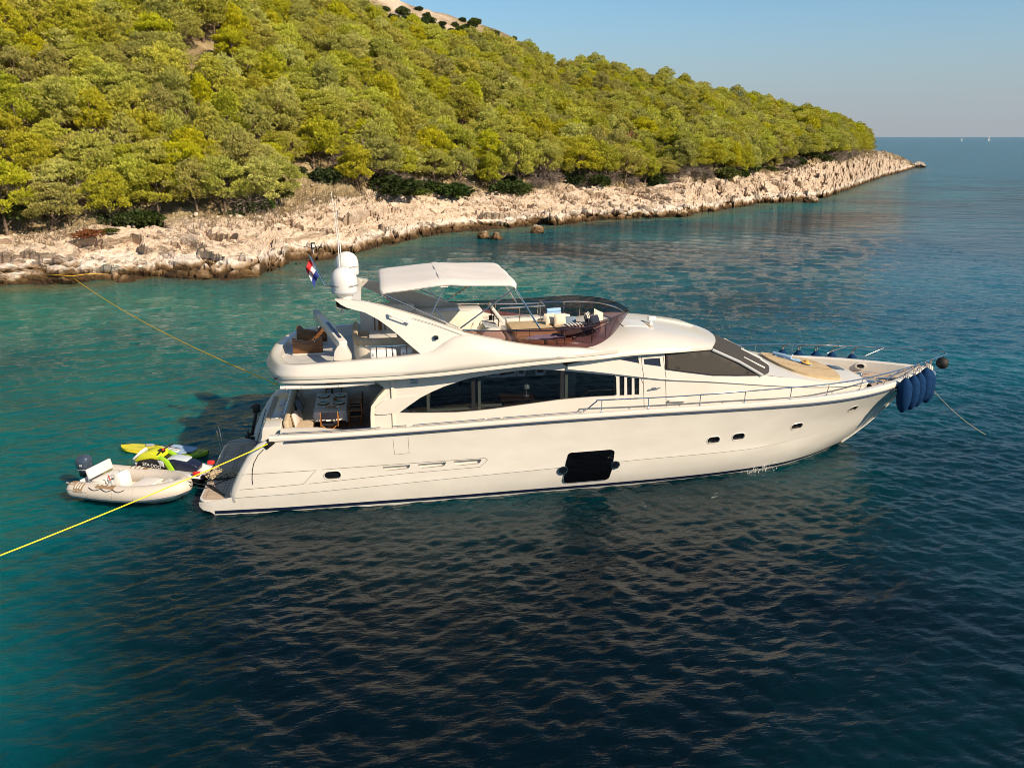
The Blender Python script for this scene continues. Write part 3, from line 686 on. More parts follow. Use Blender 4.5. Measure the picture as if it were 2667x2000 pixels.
# ================================================================== MOTOR YACHT   x forward, y to port, z up from the waterline
m_gel = mat('white_gelcoat', (.69, .65, .59), .22, spec=.5); N, L, b = nodes(m_gel)
_t = tex(m_gel, scale=.9, detail=5); L.new(ramp(m_gel, _t.outputs[0], [(.3, (.60, .56, .50)), (.7, (.64, .60, .54))]).outputs[0], b.inputs['Base Color'])
m_hull = mat('hull_gelcoat', (.74, .70, .63), .09, spec=.5); N, L, b = nodes(m_hull)
_t = tex(m_hull, scale=1.3, detail=6, mapscale=(.6, 1, 1.6)); _t2 = tex(m_hull, scale=9, detail=4, mapscale=(1, 1, .35))
_g = N.new('ShaderNodeNewGeometry'); _s = N.new('ShaderNodeSeparateXYZ'); L.new(_g.outputs['Position'], _s.inputs[0])
_c = ramp(m_hull, _t.outputs[0], [(.32, (.63, .59, .53)), (.68, (.69, .65, .59))]).outputs[0]
_salt = math_(m_hull, 'MULTIPLY', ramp(m_hull, _t2.outputs[0], [(.5, (0, 0, 0)), (.8, (1, 1, 1))]).outputs[0], ramp(m_hull, _s.outputs[2], [(.25, (.5, .5, .5)), (1.0, (0, 0, 0))]).outputs[0])
L.new(mixc(m_hull, _salt, _c, (.58, .55, .50)), b.inputs['Base Color'])
m_cream = mat('cream_gelcoat', (.72, .65, .53), .35)
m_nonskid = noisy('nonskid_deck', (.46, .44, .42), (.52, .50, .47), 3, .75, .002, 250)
m_steel = mat('polished_steel', (.72, .70, .68), .12, 1.0)
m_navy = mat('navy_stripe', (.008, .014, .04), .2)
m_boot = mat('white_boot_line', (.66, .63, .58), .3)
m_black = mat('black_plastic', (.012, .012, .013), .35)
m_rubber = mat('rail_rubber', (.05, .055, .075), .3)
m_seam = mat('seam', (.16, .14, .12), .7)
m_glass = mat('dark_glass', (.006, .007, .010), .04, spec=.6)
m_blackglass = mat('black_hull_glass', (.002, .002, .003), .05, spec=.4)
m_bluegl = mat('blue_dark_glass', (.006, .010, .028), .05, spec=.7)
m_mesh = noisy('woven_sun_mesh', (.030, .026, .022), (.055, .047, .040), 60, .85, .004, 500)
m_meshtrim = mat('mesh_trim', (.020, .012, .012), .7)
m_tan = noisy('tan_cushion', (.44, .32, .18), (.50, .37, .21), 5, .85, .002, 300)
m_taupe = noisy('taupe_cushion', (.42, .33, .22), (.50, .40, .28), 6, .9, .002, 300)
m_brownc = noisy('brown_cushion', (.24, .17, .10), (.29, .21, .13), 6, .9, .002, 300)
m_canvas = noisy('canvas', (.66, .61, .565), (.69, .64, .59), 3, .8, .003, 120)
m_dome = mat('dome_white', (.70, .68, .66), .3)
m_grey = mat('grey_paint', (.42, .43, .44), .45)
m_teak = mat('teak', (.30, .19, .11), .65); N, L, b = nodes(m_teak)
_w = tex(m_teak, 'WAVE', scale=2.2, bands_direction='Y', **{'Distortion': 0.0}); _n = tex(m_teak, scale=3.0, detail=6, mapscale=(.5, 9, 1))
_c = ramp(m_teak, _n.outputs[0], [(.3, (.36, .26, .18)), (.55, (.50, .38, .27)), (.75, (.58, .45, .33))]).outputs[0]
L.new(mixc(m_teak, math_(m_teak, 'MULTIPLY', ramp(m_teak, _w.outputs[0], [(.0, (1, 1, 1)), (.06, (0, 0, 0))]).outputs[0], .7), _c, (.05, .035, .025)), b.inputs['Base Color'])
m_wood = mat('varnished_wood', (.22, .085, .025), .35); N, L, b = nodes(m_wood)
_n = tex(m_wood, scale=2.5, detail=6, mapscale=(1.2, 8, 9)); L.new(ramp(m_wood, _n.outputs[0], [(.3, (.055, .020, .008)), (.5, (.15, .058, .018)), (.7, (.26, .115, .04))]).outputs[0], b.inputs['Base Color'])
def tinted(name, c, gloss=.12, rough=.02):
    m = bpy.data.materials.new(name); m.use_nodes = True; N, L = m.node_tree.nodes, m.node_tree.links; N.remove(N['Principled BSDF'])
    t = N.new('ShaderNodeBsdfTransparent'); t.inputs[0].default_value = (*c, 1)
    g_ = N.new('ShaderNodeBsdfGlossy'); g_.inputs['Roughness'].default_value = rough; g_.inputs[0].default_value = (.9, .9, .95, 1)
    lw = N.new('ShaderNodeLayerWeight'); lw.inputs[0].default_value = .5
    pw = N.new('ShaderNodeMath'); pw.operation = 'POWER'; L.new(lw.outputs['Facing'], pw.inputs[0]); pw.inputs[1].default_value = 4.0
    fr_ = N.new('ShaderNodeMath'); fr_.operation = 'MULTIPLY_ADD'; L.new(pw.outputs[0], fr_.inputs[0]); fr_.inputs[1].default_value = .55; fr_.inputs[2].default_value = gloss*.3
    mx = N.new('ShaderNodeMixShader'); L.new(fr_.outputs[0], mx.inputs[0]); L.new(t.outputs[0], mx.inputs[1]); L.new(g_.outputs[0], mx.inputs[2]); L.new(mx.outputs[0], N['Material Output'].inputs[0])
    return m
m_tint = tinted('tinted_windscreen', (.42, .265, .26), .07)
m_cabin = tinted('tinted_cabin_glass', (.26, .29, .30), .22)
Y = empty('motor_yacht', (0, 0, 0), 'large white motor yacht with flybridge moored stern to the rocky shore', 'yacht')
def part(mb, name, m, parent=None, **k): return mb.build(name, m, Y if parent is None else parent, **k)
# ---------------------------------------------------------------- hull form
XST = ctab([(-.6, 22.1), (-.3, 22.5), (0, 22.94), (.33, 23.43), (1.12, 24.41), (1.87, 25.12), (2.5, 25.95), (2.76, 26.3), (3.1, 26.6)])
ZR = ctab([(0, 2.34), (2, 2.37), (2.76, 2.39), (6, 2.47), (11.7, 2.62), (15, 2.66), (19.4, 2.66), (27, 2.66)])
H0 = ctab([(0, 2.70), (3, 2.80), (7, 2.78), (10, 2.68), (14, 2.54), (16, 2.40), (18.24, 2.11), (19.2, 1.92), (20.46, 1.45), (21.76, .76), (22.5, .32), (22.94, 0)])
H1 = ctab([(0, 2.84), (3, 2.96), (8, 2.98), (12, 2.96), (15, 2.88), (18, 2.66), (20, 2.27), (21.5, 1.75), (22.8, 1.13), (23.8, .5), (24.41, 0)])
H2 = ctab([(0, 2.86), (2.5, 2.98), (5, 3.06), (8, 3.10), (14, 3.12), (17, 3.09), (19.4, 2.98), (20.6, 2.82), (21.9, 2.50), (23.2, 1.98), (24.4, 1.30), (25.4, .62), (26.18, 0)])
def hb(x, z):
    """half beam of the hull at x and height z"""
    s = x/XST(min(z, 2.9)); w = z/ZR(x); s = min(s, 1.0)
    a, b_, c = H0(s*22.94), H1(s*24.41), H2(s*26.18)
    if w < .45:
        t = max(-.25, w/.45); return max(0, a+(b_-a)*(t*(2-t) if t > 0 else t*2.2))
    t = (w-.45)/.55; return max(0, b_+(c-b_)*(t*.75+.25*t*t))
def hs(x, z, d=0.0): return (x, -hb(x, z)+d, z)           # starboard hull skin; d = depth inboard
ZC = ctab([(0, .60), (3, .66), (6, .77), (8.3, .86), (11.3, .96), (14.4, 1.05), (17.9, 1.07), (20, 1.22), (22.3, 1.45), (24.6, 1.68), (26, 1.8)])
def stemline(z0, z1, n, off=0.0): return [(XST(z)-off, z) for z in np.linspace(z0, z1, n)]
xs_f = list(np.arange(3.0, 24.2, .6))
# upper topsides with real openings
big = roundpoly([(11.55, 1.47), (12.97, 1.49), (13.10, 1.43), (13.07, .95), (13.05, .74), (12.99, .40), (12.90, .345), (11.52, .335), (11.43, .43), (11.455, .80), (11.46, 1.07)], [.10, .12, .12, .03, .03, .1, .1, .1, .1, .03, .03])
big_up = [p for p in big]
def pill(cx, cz, l, h, sl=0.0, n=7):
    r = h/2; c = []
    for s_, a0 in ((1, -90), (-1, 90)):
        for k in range(n+1):
            a = R(a0+180*k/n); x = s_*(l/2-r)+r*math.cos(a); c.append((cx+x, cz+r*math.sin(a)+x*sl))
    return c
PORT = [(4.10, 1.20, .50, .26, .015), (16.52, 1.55, .44, .24, .03), (17.42, 1.60, .44, .24, .03), (19.62, 1.76, .44, .22, .05), (21.95, 2.10, .40, .20, .09)]
def fitx(x, z):          # the measured x are for y = -3; slide along the sight line onto the real skin
    for _ in range(6):
        y = -hb(x, z); k = (y+3.0)/(CAM.y+3.0)*-1.0
        break
    return x, z
holes_port = [pill(*p) for p in PORT]
slots = [roundpoly([(5.62, 1.385), (6.50, 1.40), (6.44, 1.27), (5.70, 1.235)], [.05, .05, .09, .09]), roundpoly([(6.71, 1.405), (7.62, 1.42), (7.55, 1.28), (6.80, 1.25)], [.05, .05, .09, .09]), roundpoly([(7.83, 1.43), (8.74, 1.445), (8.67, 1.29), (7.92, 1.255)], [.05, .05, .09, .09])]
aft_edge = [(2.36, 2.36), (2.10, 2.24), (1.92, 2.08), (1.74, 1.84), (1.56, 1.55), (1.40, 1.25), (1.26, .95), (1.16, .72), (1.14, .615)]
up_out = [(x, ZC(x)) for x in [1.14]+xs_f]+stemline(1.66, 2.60, 9, .03)+[(x, ZR(x)) for x in xs_f[::-1] if x < 25.9]+[(2.6, 2.385)]+aft_edge[:-1]
mb = MB().panel(up_out, [h for h in holes_port]+slots, hs, .22, rim=.05, edge=.13)
mb2 = MB().panel(up_out, [], lambda x, z, d: (x, hb(x, z)-d, z), .45, rim=.05, edge=.3, flip=True)
mb.add(mb2.v, mb2.f)
hull = part(mb, 'hull', m_hull, ang=28)
lo_out = [(.02, .45)]+[(x, ZC(x)-.012) for x in [1.0]+xs_f]+stemline(1.64, -.15, 12, .06)+[(x, -.15-.35*min(1, max(0, (22.5-x)/2))) for x in xs_f[::-1] if x < 22.6]+[(.5, -.5), (.46, .02), (.36, .13), (.12, .22), (.03, .32)]
mb = MB()
for sg in (-1, 1):
    mb.panel(lo_out, [], lambda x, z, d, sg=sg: (x, sg*(hb(x, z)-.028-d-(.10*max(0, 1-x/.25)**2)), z), .3, rim=.05, edge=.13, flip=sg > 0)
part(mb, 'lower_hull', m_hull, ang=28)
mb = MB()
for sg in (-1, 1): mb.grid([[(XST(z)-.05, sg*(hb(XST(z)-.05, z)+.004), z), (XST(z)-.015, sg*.07, z-.005), (XST(z)+.004, 0, z-.01)] for z in np.linspace(-.1, 2.62, 22)], flip=sg > 0)
part(mb, 'stem', m_hull, hull, ang=60)
# boot stripe and the white line under it
for nm, m_, z0, z1 in (('boot_stripe', m_navy, .055, .175), ('waterline_stripe', m_boot, -.12, .045)):
    mb = MB()
    for sg in (-1, 1):
        rows = [[(x, sg*(hb(x, z)-.028+.006), z) for z in (z0, (z0+z1)/2, z1)] for x in np.linspace(.47, 22.75, 120)]; mb.grid(rows, flip=sg > 0)
    part(mb, nm, m_, hull)
# portholes: rim, recessed glass
for i, p in enumerate(PORT):
    loop = pill(*p); mb = MB(); big_l = pill(p[0], p[1], p[2]+.07, p[3]+.07, p[4])
    mb.grid([[hs(*q, -.012) for q in loop], [hs(*q, -.016) for q in pill(p[0], p[1], p[2]+.035, p[3]+.035, p[4])], [hs(*q, .002) for q in big_l]], cv=True)
    fr_o = part(mb, 'porthole', m_gel, hull)
    g_ = MB(); n_ = len(loop); g_.add([hs(*q, .055) for q in loop], [list(range(n_))]); part(g_, 'porthole_glass', m_glass, fr_o)
for s_ in slots:
    mb = MB(); mb.grid([[hs(*q, .0) for q in s_], [hs(*q, .13) for q in s_]], cv=True); mb.add([hs(*q, .13) for q in s_], [list(range(len(s_)))]); part(mb, 'air_intake', m_gel, hull)
# big black hull window with its two round ports and pale edge
mb = MB().panel(big, [], lambda x, z, d: hs(x, z, -.010+d), .2, rim=.03, edge=.06); bw = part(mb, 'hull_window', m_blackglass, hull)
bigo = [(12.26+(x-12.26)*1.012+.004, .91+(z-.91)*1.016) for x, z in big]
mb = MB().panel(bigo, [], lambda x, z, d: hs(x, z, -.006+d), .2, rim=.03, edge=.06); part(mb, 'window_edge', m_boot, bw)
for cx_, cz_ in ((11.40, .86), (13.14, .92)):
    mb = MB(); a = [2*math.pi*k/24 for k in range(24)]
    rings = []
    for r_, d_ in ((.155, -.004), (.16, -.03), (.135, -.034), (.125, -.016)): rings.append([hs(cx_+r_*math.cos(t), cz_+r_*.95*math.sin(t), d_) for t in a])
    mb.grid(rings, cv=True); pr = part(mb, 'round_port', m_steel, hull)
    g_ = MB(); g_.add([hs(cx_+.127*math.cos(t), cz_+.12*math.sin(t), -.015) for t in a], [list(range(24))]); part(g_, 'port_glass', m_glass, pr)
# styling creases, hatch outline
def skinline(pts, r, m_, nm, d=-.002, parent=None, n=4, sub=6):
    P = []
    for a, c in zip(pts[:-1], pts[1:]):
        for k in range(sub): P.append(hs(a[0]+(c[0]-a[0])*k/sub, a[1]+(c[1]-a[1])*k/sub, d))
    P.append(hs(*pts[-1], d)); mb = MB().tube(P, r, n); return part(mb, nm, m_, parent or hull)
skinline([(1.42, 1.385), (3.62, 1.405), (3.20, .965), (1.30, .89)], .007, m_seam, 'crease')
skinline([(3.79, 1.415), (6.3, 1.45), (8.84, 1.475), (8.93, 1.41), (8.68, 1.17), (6.26, 1.11), (3.37, .965)], .007, m_seam, 'crease')
skinline([(5.99, 2.33), (6.02, 1.78), (6.47, 1.80), (6.45, 2.36)], .005, m_seam, 'side_gate_seam')
skinline([(2.12, 2.18), (1.94, 2.0), (1.80, 1.75), (1.73, 1.5), (1.70, 1.25), (1.70, 1.05)], .014, m_black, 'quarter_seam', sub=3)
# rubbing strake and gunwale
gx = list(np.linspace(2.75, 24.6, 60))+[25.0, 25.4, 25.75, 26.0, 26.12]
for sg in (-1, 1):
    mb = MB().tube([(x, sg*(hb(x, ZR(x))+.025), ZR(x)-.01) for x in gx], .034, 8); rr = part(mb, 'rub_rail', m_rubber, hull)
    mb = MB().tube([(x, sg*(hb(x, ZR(x))+.050), ZR(x)+.010) for x in gx], .014, 6); part(mb, 'rail_strip', m_steel, rr)
GT = lambda x: ZR(x)+np.interp(x, [2, 4, 16, 20, 27], [.20, .15, .16, .20, .22])     # top of the gunwale
gx2 = list(np.linspace(2.30, 24.6, 70))+[25.0, 25.4, 25.75, 26.0, 26.16, 26.22]
def gun(sg):
    rows = []
    for x in gx2:
        h = hb(x, ZR(x)); t = GT(x); k = min(1, h/.5); zi = lerp(2.46, 2.40, (x-18)/4) if x > 18 else 2.46
        inn = max(0, h-.30*k); zf = min(t-.03, zi+.0)
        rows.append([(x, sg*h, ZR(x)), (x, sg*(h+.035*k), ZR(x)+.05), (x, sg*(h+.03*k), t-.05), (x, sg*(h-.03*k), t), (x, sg*max(0, h-.20*k), t+.005), (x, sg*max(0, h-.24*k), t-.04), (x, sg*max(0, h-.26*k), zf)])
    return rows
mb = MB().grid(gun(-1)).grid(gun(1), flip=True)
# rounded bow cap
part(mb, 'gunwale', m_gel, ang=30)
# stern quarters (the rounded ends of the hull sides)
mb = MB()
for sg in (-1, 1):
    rows = []
    for x, z in aft_edge+[(1.14, .45)]:
        h = hb(x, z); rows.append([(x, sg*h, z), (x-.10, sg*(h-.03), z+.03), (x-.17, sg*(h-.13), z+.05), (x-.12, sg*(h-.30), z+.05), (x+.10, sg*(h-.42), z+.02), (x+1.2, sg*(h-.46), z)])
    part(MB().grid(rows, flip=sg < 0), 'stern_quarter', m_hull, hull, ang=60)

# ---------------------------------------------------------------- swim platform and stern
plat = roundpoly([(-.02, -2.58), (2.7, -2.74), (2.7, 2.74), (-.02, 2.58)], [.35, .02, .02, .35], 6)
mb = MB().prism(plat, lambda x, y, t: (x, y, t), .36, .452); sp_ = part(mb, 'swim_platform', m_gel, bevel=.02)
tk = roundpoly([(.05, -2.50), (1.95, -2.64), (1.95, 2.64), (.05, 2.50)], [.32, .02, .02, .32], 6)
mb = MB().prism(tk, lambda x, y, t: (x, y, t), .452, .462); part(mb, 'teak_deck', m_teak, sp_)
mb = MB()
for y0, y1 in ((-2.3, -.6), (-.2, 2.2)):
    for x_ in (.62, .72): mb.box((x_, (y0+y1)/2, .464), (.016, y1-y0, .004))
mb.box((.16, 0, .464), (.012, 4.6, .004)); part(mb, 'deck_seam', m_seam, sp_)
mb = MB()
for dy in (0, .42): mb.tube([(-.02, 1.75+dy, .3), (-.06, 1.75+dy, .9+.0), (-.10, 1.76+dy, 1.22)], .016, 6)
part(mb, 'boarding_ladder', m_steel)
# transom block with moulded top
tb = [(1.62, .46), (1.58, 1.0), (1.66, 1.75), (1.80, 2.40), (1.90, 2.50), (2.62, 2.52), (2.66, .46)]
mb = MB().prism(tb, lambda x, z, t: (x+.22*max(0, abs(t)-1.1), t, z), -1.52, 1.80); tr_ = part(mb, 'transom', m_gel, bevel=.06, seg=3)
mb = MB().prism(roundpoly([(2.0, -1.15), (2.16, -1.15), (2.16, 1.35), (2.0, 1.35)], .05), lambda x, y, t: (x, y, t), 2.506, 2.524); part(mb, 'teak_recess', m_taupe, tr_)
mb = MB()
for y0, y1 in ((-1.1, .0), (.25, 1.3)): part(MB().prism(roundpoly([(2.28, y0), (2.46, y0), (2.46, y1), (2.28, y1)], .05), lambda x, y, t: (x, y, t), 2.512, 2.535), 'locker_lid', m_gel, tr_, bevel=.008)
mb = MB().tube([(2.18, -1.42, 2.52), (2.2, -1.42, 2.66), (2.28, -1.42, 2.70), (2.56, -1.42, 2.70), (2.60, -1.30, 2.70), (2.60, 1.7, 2.70)], .018, 6); part(mb, 'transom_rail', m_steel, tr_)
# stairs each side of the transom
mb = MB()
for sg in (-1, 1):
    y0, y1 = (-2.42, -1.5) if sg < 0 else (1.8, 2.42)
    mb = MB()
    for k in range(4): mb.box((1.95+.24*k+.4, (y0+y1)/2, .46+.16+.32*k), (.8, y1-y0, .33))
    part(mb, 'stern_steps', m_gel, bevel=.015)
# near-side corner moulding above the fairlead
mb = MB().prism(roundpoly([(1.86, 2.05), (2.0, 2.30), (2.06, 2.66), (2.60, 2.66), (2.62, 2.4), (2.3, 2.1)], .05), lambda x, z, t: (x, t, z), -2.36, -1.56); part(mb, 'corner_moulding', m_gel, bevel=.05, seg=3)
mb = MB().box((2.30, -2.92, 2.33), (.34, .18, .17), Matrix.Rotation(R(-38), 3, 'Y')); part(mb, 'stern_fairlead', m_black, bevel=.03)
# ---------------------------------------------------------------- aft cockpit
SOLE = 1.75
mb = MB().box((4.4, 0, SOLE-.03), (3.7, 4.9, .06)); ck = part(mb, 'cockpit_sole', m_teak)
m_rug = noisy('rug', (.34, .20, .16), (.46, .34, .28), 9, .95)
mb = MB().box((5.35, .1, SOLE+.008), (1.0, 3.4, .016)); part(mb, 'rug', m_rug, ck)
mb = MB()
for sg in (-1, 1):
    zt = [(2.62, 2.66), (3.0, 2.64), (3.7, 2.63), (4.15, 2.55), (4.5, 2.50), (5.4, 2.50)]
    mb = MB().grid([[(x, sg*2.42, SOLE-.03), (x, sg*2.44, z-.06), (x, sg*2.48, z-.005), (x, sg*2.56, z), (x, sg*2.86, GT(x)-.01)] for x, z in zt], flip=sg > 0)
    part(mb, 'cockpit_coaming', m_gel, ang=50)
part(MB().box((4.4, 2.52, 2.18), (3.6, .12, .92)), 'port_bulwark', m_gel)
# aft bulkhead with its glazed door
mb = MB()
for y0, y1 in ((-2.44, -1.5), (1.2, 2.46)): part(MB().box((6.05, (y0+y1)/2, 3.0), (.08, y1-y0, 2.5)), 'aft_bulkhead', m_cream)
mb = MB().box((6.05, -.15, 2.95), (.03, 2.7, 2.4)); part(mb, 'saloon_door', m_glass)
mb = MB().box((5.95, 1.9, 2.78), (.5, .9, .05)); part(mb, 'corner_shelf', m_wood)
# transom sofa
mb = MB().box((3.02, -.1, 1.96), (.86, 4.0, .42)); sf = part(mb, 'cockpit_sofa', m_gel, bevel=.03)
mb = MB().box((3.10, -.1, 2.21), (.74, 3.95, .14)); part(mb, 'seat_cushion', m_taupe, sf, bevel=.05, seg=3)
mb = MB().box((2.74, -.1, 2.50), (.16, 3.95, .46), Matrix.Rotation(R(-9), 3, 'Y')); part(mb, 'back_cushion', m_taupe, sf, bevel=.06, seg=3)
mb = MB().box((3.22, -2.1, 2.34), (.8, .12, .3), Matrix.Rotation(R(8), 3, 'Y')); part(mb, 'arm_cushion', m_grey, sf, bevel=.05, seg=3)
# ---------------------------------------------------------------- side decks and foredeck
mb = MB(); rows = []
for x in list(np.linspace(5.3, 24.6, 40))+[25.2, 25.7, 26.0]:
    h = hb(x, ZR(x)); w = max(0, h-.24*min(1, h/.5)); z = lerp(2.46, 2.40, (x-18)/4) if x > 18 else 2.46
    rows.append([(x, -w, z), (x, 0, z+.02), (x, w, z)])
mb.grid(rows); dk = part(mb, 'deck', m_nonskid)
rows = []
for x in list(np.linspace(22.6, 25.2, 12)):
    h = hb(x, ZR(x)); w = max(.02, h-.34); rows.append([(x, -w, 2.435), (x, 0, 2.45), (x, w, 2.435)])
part(MB().grid(rows), 'foredeck_teak', m_teak, dk)
# ---------------------------------------------------------------- deckhouse sides
YW = ctab([(5, 2.46), (15, 2.45), (16.5, 2.42), (18.3, 2.26), (19.5, 2.09), (20.5, 1.93), (21.5, 1.74), (22.2, 1.58), (22.8, 1.40), (23.1, 1.2)])
LEDGE = ctab([(11.5, 4.12), (12.5, 3.98), (14.08, 3.72), (14.9, 3.60), (16.5, 3.44), (18.5, 3.17), (20, 2.97), (21.5, 2.82), (22.9, 2.72)])
def wall(x, z, d=0.0): return (x, -(YW(x)-.06-.05*max(0, z-3.2))+d, z)
def wall_up(x, z, d=0.0): return (x, -(YW(x)-.16*max(0, z-LEDGE(max(x, 11.5))-.02))+d, z)
win = [(6.22, 2.92), (6.55, 3.15), (6.90, 3.38), (7.28, 3.56), (7.67, 3.71), (8.43, 3.93), (9.13, 4.02), (9.98, 4.10), (10.57, 4.115), (11.1, 4.08), (11.55, 4.03), (12.36, 3.91), (13.18, 3.80), (13.24, 3.74), (13.27, 3.15), (13.2, 3.11), (12.5, 3.115), (11.97, 3.10), (11.3, 3.07), (10.77, 3.02), (10.0, 2.955), (9.2, 2.88), (8.6, 2.845), (8.03, 2.83), (7.2, 2.86), (6.6, 2.89)]
vents = [roundpoly([(x0, z0), (x0+.17, z0-.015), (x0+.185, 3.11), (x0+.025, 3.11)], .03) for x0, z0 in ((13.345, 3.765), (13.60, 3.725), (13.85, 3.685))]
lowtop = [(x, LEDGE(x)+.05) for x in np.linspace(22.9, 11.6, 26)]
wl_out = [(5.33, 2.40)]+[(x, 2.40) for x in np.linspace(6, 22.9, 25)]+lowtop+[(11.4, 4.3), (8, 4.25), (5.5, 4.15), (5.53, 3.97), (5.83, 3.73), (5.60, 3.50), (5.37, 3.20), (5.34, 3.0)]
mb = MB().panel(wl_out, [win]+vents, wall, .28, rim=.07, edge=.14)
m2 = MB().panel(wl_out, [win]+vents, wall, .5, rim=.07, edge=.3); m2.v = [(x, -y, z) for x, y, z in m2.v]; mb.add(m2.v, [f[::-1] for f in m2.f])
house = part(mb, 'deckhouse', m_gel, ang=35)
# carved panel aft of the window
for dd, poly in ((-.05, [(5.52, 3.20), (5.72, 3.34), (6.05, 3.42), (6.84, 3.46), (6.5, 3.22), (6.12, 2.96), (5.8, 2.90), (5.50, 2.92), (5.44, 3.02)]),):
    mb = MB().panel(roundpoly(poly, .1), [], lambda x, z, d: wall(x, z, dd+d), .15, rim=.06, edge=.07); part(mb, 'aft_panel', m_gel, house, ang=60)
mb = MB(); mb.grid([[wall(x, z, -.085) for x, z in ((5.33, 2.42), (5.34, 2.9), (5.37, 3.2), (5.60, 3.5), (5.83, 3.73))], [wall(x+.12, z, -.085) for x, z in ((5.33, 2.42), (5.34, 2.9), (5.37, 3.17), (5.60, 3.45), (5.80, 3.66))]])
mb.grid([[wall(x, z, -.085) for x, z in ((5.33, 2.42), (5.34, 2.9), (5.37, 3.2), (5.60, 3.5), (5.83, 3.73))], [wall(x+.02, z, .3) for x, z in ((5.33, 2.42), (5.34, 2.9), (5.37, 3.2), (5.60, 3.5), (5.83, 3.73))]])
part(mb, 'aft_door_frame', m_cream, house)
mb = MB().panel(win, [], lambda x, z, d: wall(x, z, .06), .3, edge=.12); wn_o = part(mb, 'saloon_window', m_cabin, house, ang=180)
mb = MB()
for x0 in (8.52, 11.40): part(MB().prism([(x0, 2.80), (x0+.12, 2.80), (x0+.12, 4.16), (x0, 4.16)], lambda x, z, t: wall(x, z, t), .045, .075), 'window_mullion', m_black, wn_o)
for x_ in (0,):
    mb = MB().panel(win, [[(lerp(9.9, p[0], .985), lerp(3.45, p[1], .955)) for p in win]], lambda x, z, d: wall(x, z, .05), .3, edge=.12); part(mb, 'window_border', m_black, wn_o)
for v_ in vents:
    mb = MB().add([wall(x, z, .05) for x, z in v_], [list(range(len(v_)))]); part(mb, 'narrow_window', m_glass, house)
# furniture and trim seen dimly through the saloon glass
mb = MB().box((9.6, 0.2, 2.52), (7.2, 4.2, .04)); part(mb, 'saloon_floor', m_brownc)
mb = MB().box((9.4, 2.30, 3.2), (7.0, .06, 1.9)); part(mb, 'saloon_lining', m_cream)
mb = MB().box((9.6, 0, 4.16), (7.4, 4.5, .04)); part(mb, 'saloon_ceiling', m_grey)
mb = MB()
for x_, h_ in ((7.15, .62), (8.78, .95), (11.62, 1.0)): part(MB().box((x_, -2.22, 2.85+h_/2), (.09, .05, h_)), 'interior_post', m_cream)
for x_, z_, w_ in ((7.9, 2.90, 1.5), (9.15, 2.96, .7)): part(MB().box((x_, -2.2, z_), (w_, .12, .05)), 'interior_ledge', m_cream)
mb = MB().box((10.1, -1.55, 2.98), (1.1, .7, .05)); mb.box((10.1, -1.55, 2.74), (.9, .5, .46)); part(mb, 'saloon_table', m_wood)
mb = MB().box((12.0, -.6, 3.1), (.5, .9, 1.1)); part(mb, 'saloon_chair', m_canvas, bevel=.08)
mb = MB().lathe([(.0, 3.01), (.09, 3.01), (.09, 3.03), (.014, 3.04), (.012, 3.26), (.0, 3.26)], (10.42, -1.6, 0), 14).lathe([(.0, 3.42), (.06, 3.41), (.10, 3.36), (.115, 3.28), (.10, 3.275), (.0, 3.30)], (10.42, -1.6, 0), 14); part(mb, 'table_lamp', m_dome)
# raised upper side with the pilothouse glazing
up_b = [(x, LEDGE(x)) for x in np.linspace(11.6, 22.9, 30)]
up_t = [(22.9, 2.78), (22.3, 2.86), (21.5, 2.95), (20.5, 3.12), (19.5, 3.32), (18.9, 3.42), (18.25, 3.545), (17.4, 3.585), (16.56, 3.655), (15.7, 3.80), (14.87, 3.94), (14.87, 4.55), (13.9, 4.50), (13.1, 4.45), (12.2, 4.35), (11.6, 4.24)]
tri = [(13.24, 4.345), (13.95, 4.415), (13.99, 4.17)]; dwin = [(14.14, 4.305), (14.69, 4.315), (14.73, 4.03), (14.16, 4.13)]
mb = MB().panel(up_b+up_t, [tri, dwin], wall_up, .25, rim=.09, edge=.12)
m2 = MB().panel(up_b+up_t, [], wall_up, .5, rim=.09, edge=.3); m2.v = [(x, -y, z) for x, y, z in m2.v]; mb.add(m2.v, [f[::-1] for f in m2.f])
part(mb, 'pilothouse_side', m_gel, house, ang=35)
for w_ in (tri, dwin):
    mb = MB().add([wall_up(x, z, .035) for x, z in w_], [list(range(len(w_)))]); part(mb, 'side_window', m_bluegl, house)
# side door
dr = [(14.06, 4.40), (14.80, 4.42), (14.86, 3.98), (14.92, 3.58), (15.00, 2.47), (14.24, 2.47), (14.15, 3.71), (14.09, 4.05)]
mb = MB()
for a_, c_ in zip(dr, dr[1:]+dr[:1]):
    if a_[1] > 2.48 or c_[1] > 2.48:
        mb.tube([(wall_up if z > LEDGE(x) else wall)(x, z, -.003) for x, z in [(lerp(a_[0], c_[0], k/5), lerp(a_[1], c_[1], k/5)) for k in range(6)]], .008, 4)
door = part(mb, 'side_door', m_seam, house)
mb = MB().tube([wall(14.36, 3.29, -.02), wall(14.36, 3.29, -.075), wall(14.72, 3.33, -.075), wall(14.72, 3.33, -.02)], .017, 6).box(wall(14.53, 3.32, -.055), (.1, .05, .06)); part(mb, 'door_handle', m_steel, door, bevel=.0)
mb = MB().box(wall(15.35, 2.86, -.06), (.62, .12, .05)); part(mb, 'step', m_gel, house, bevel=.015)
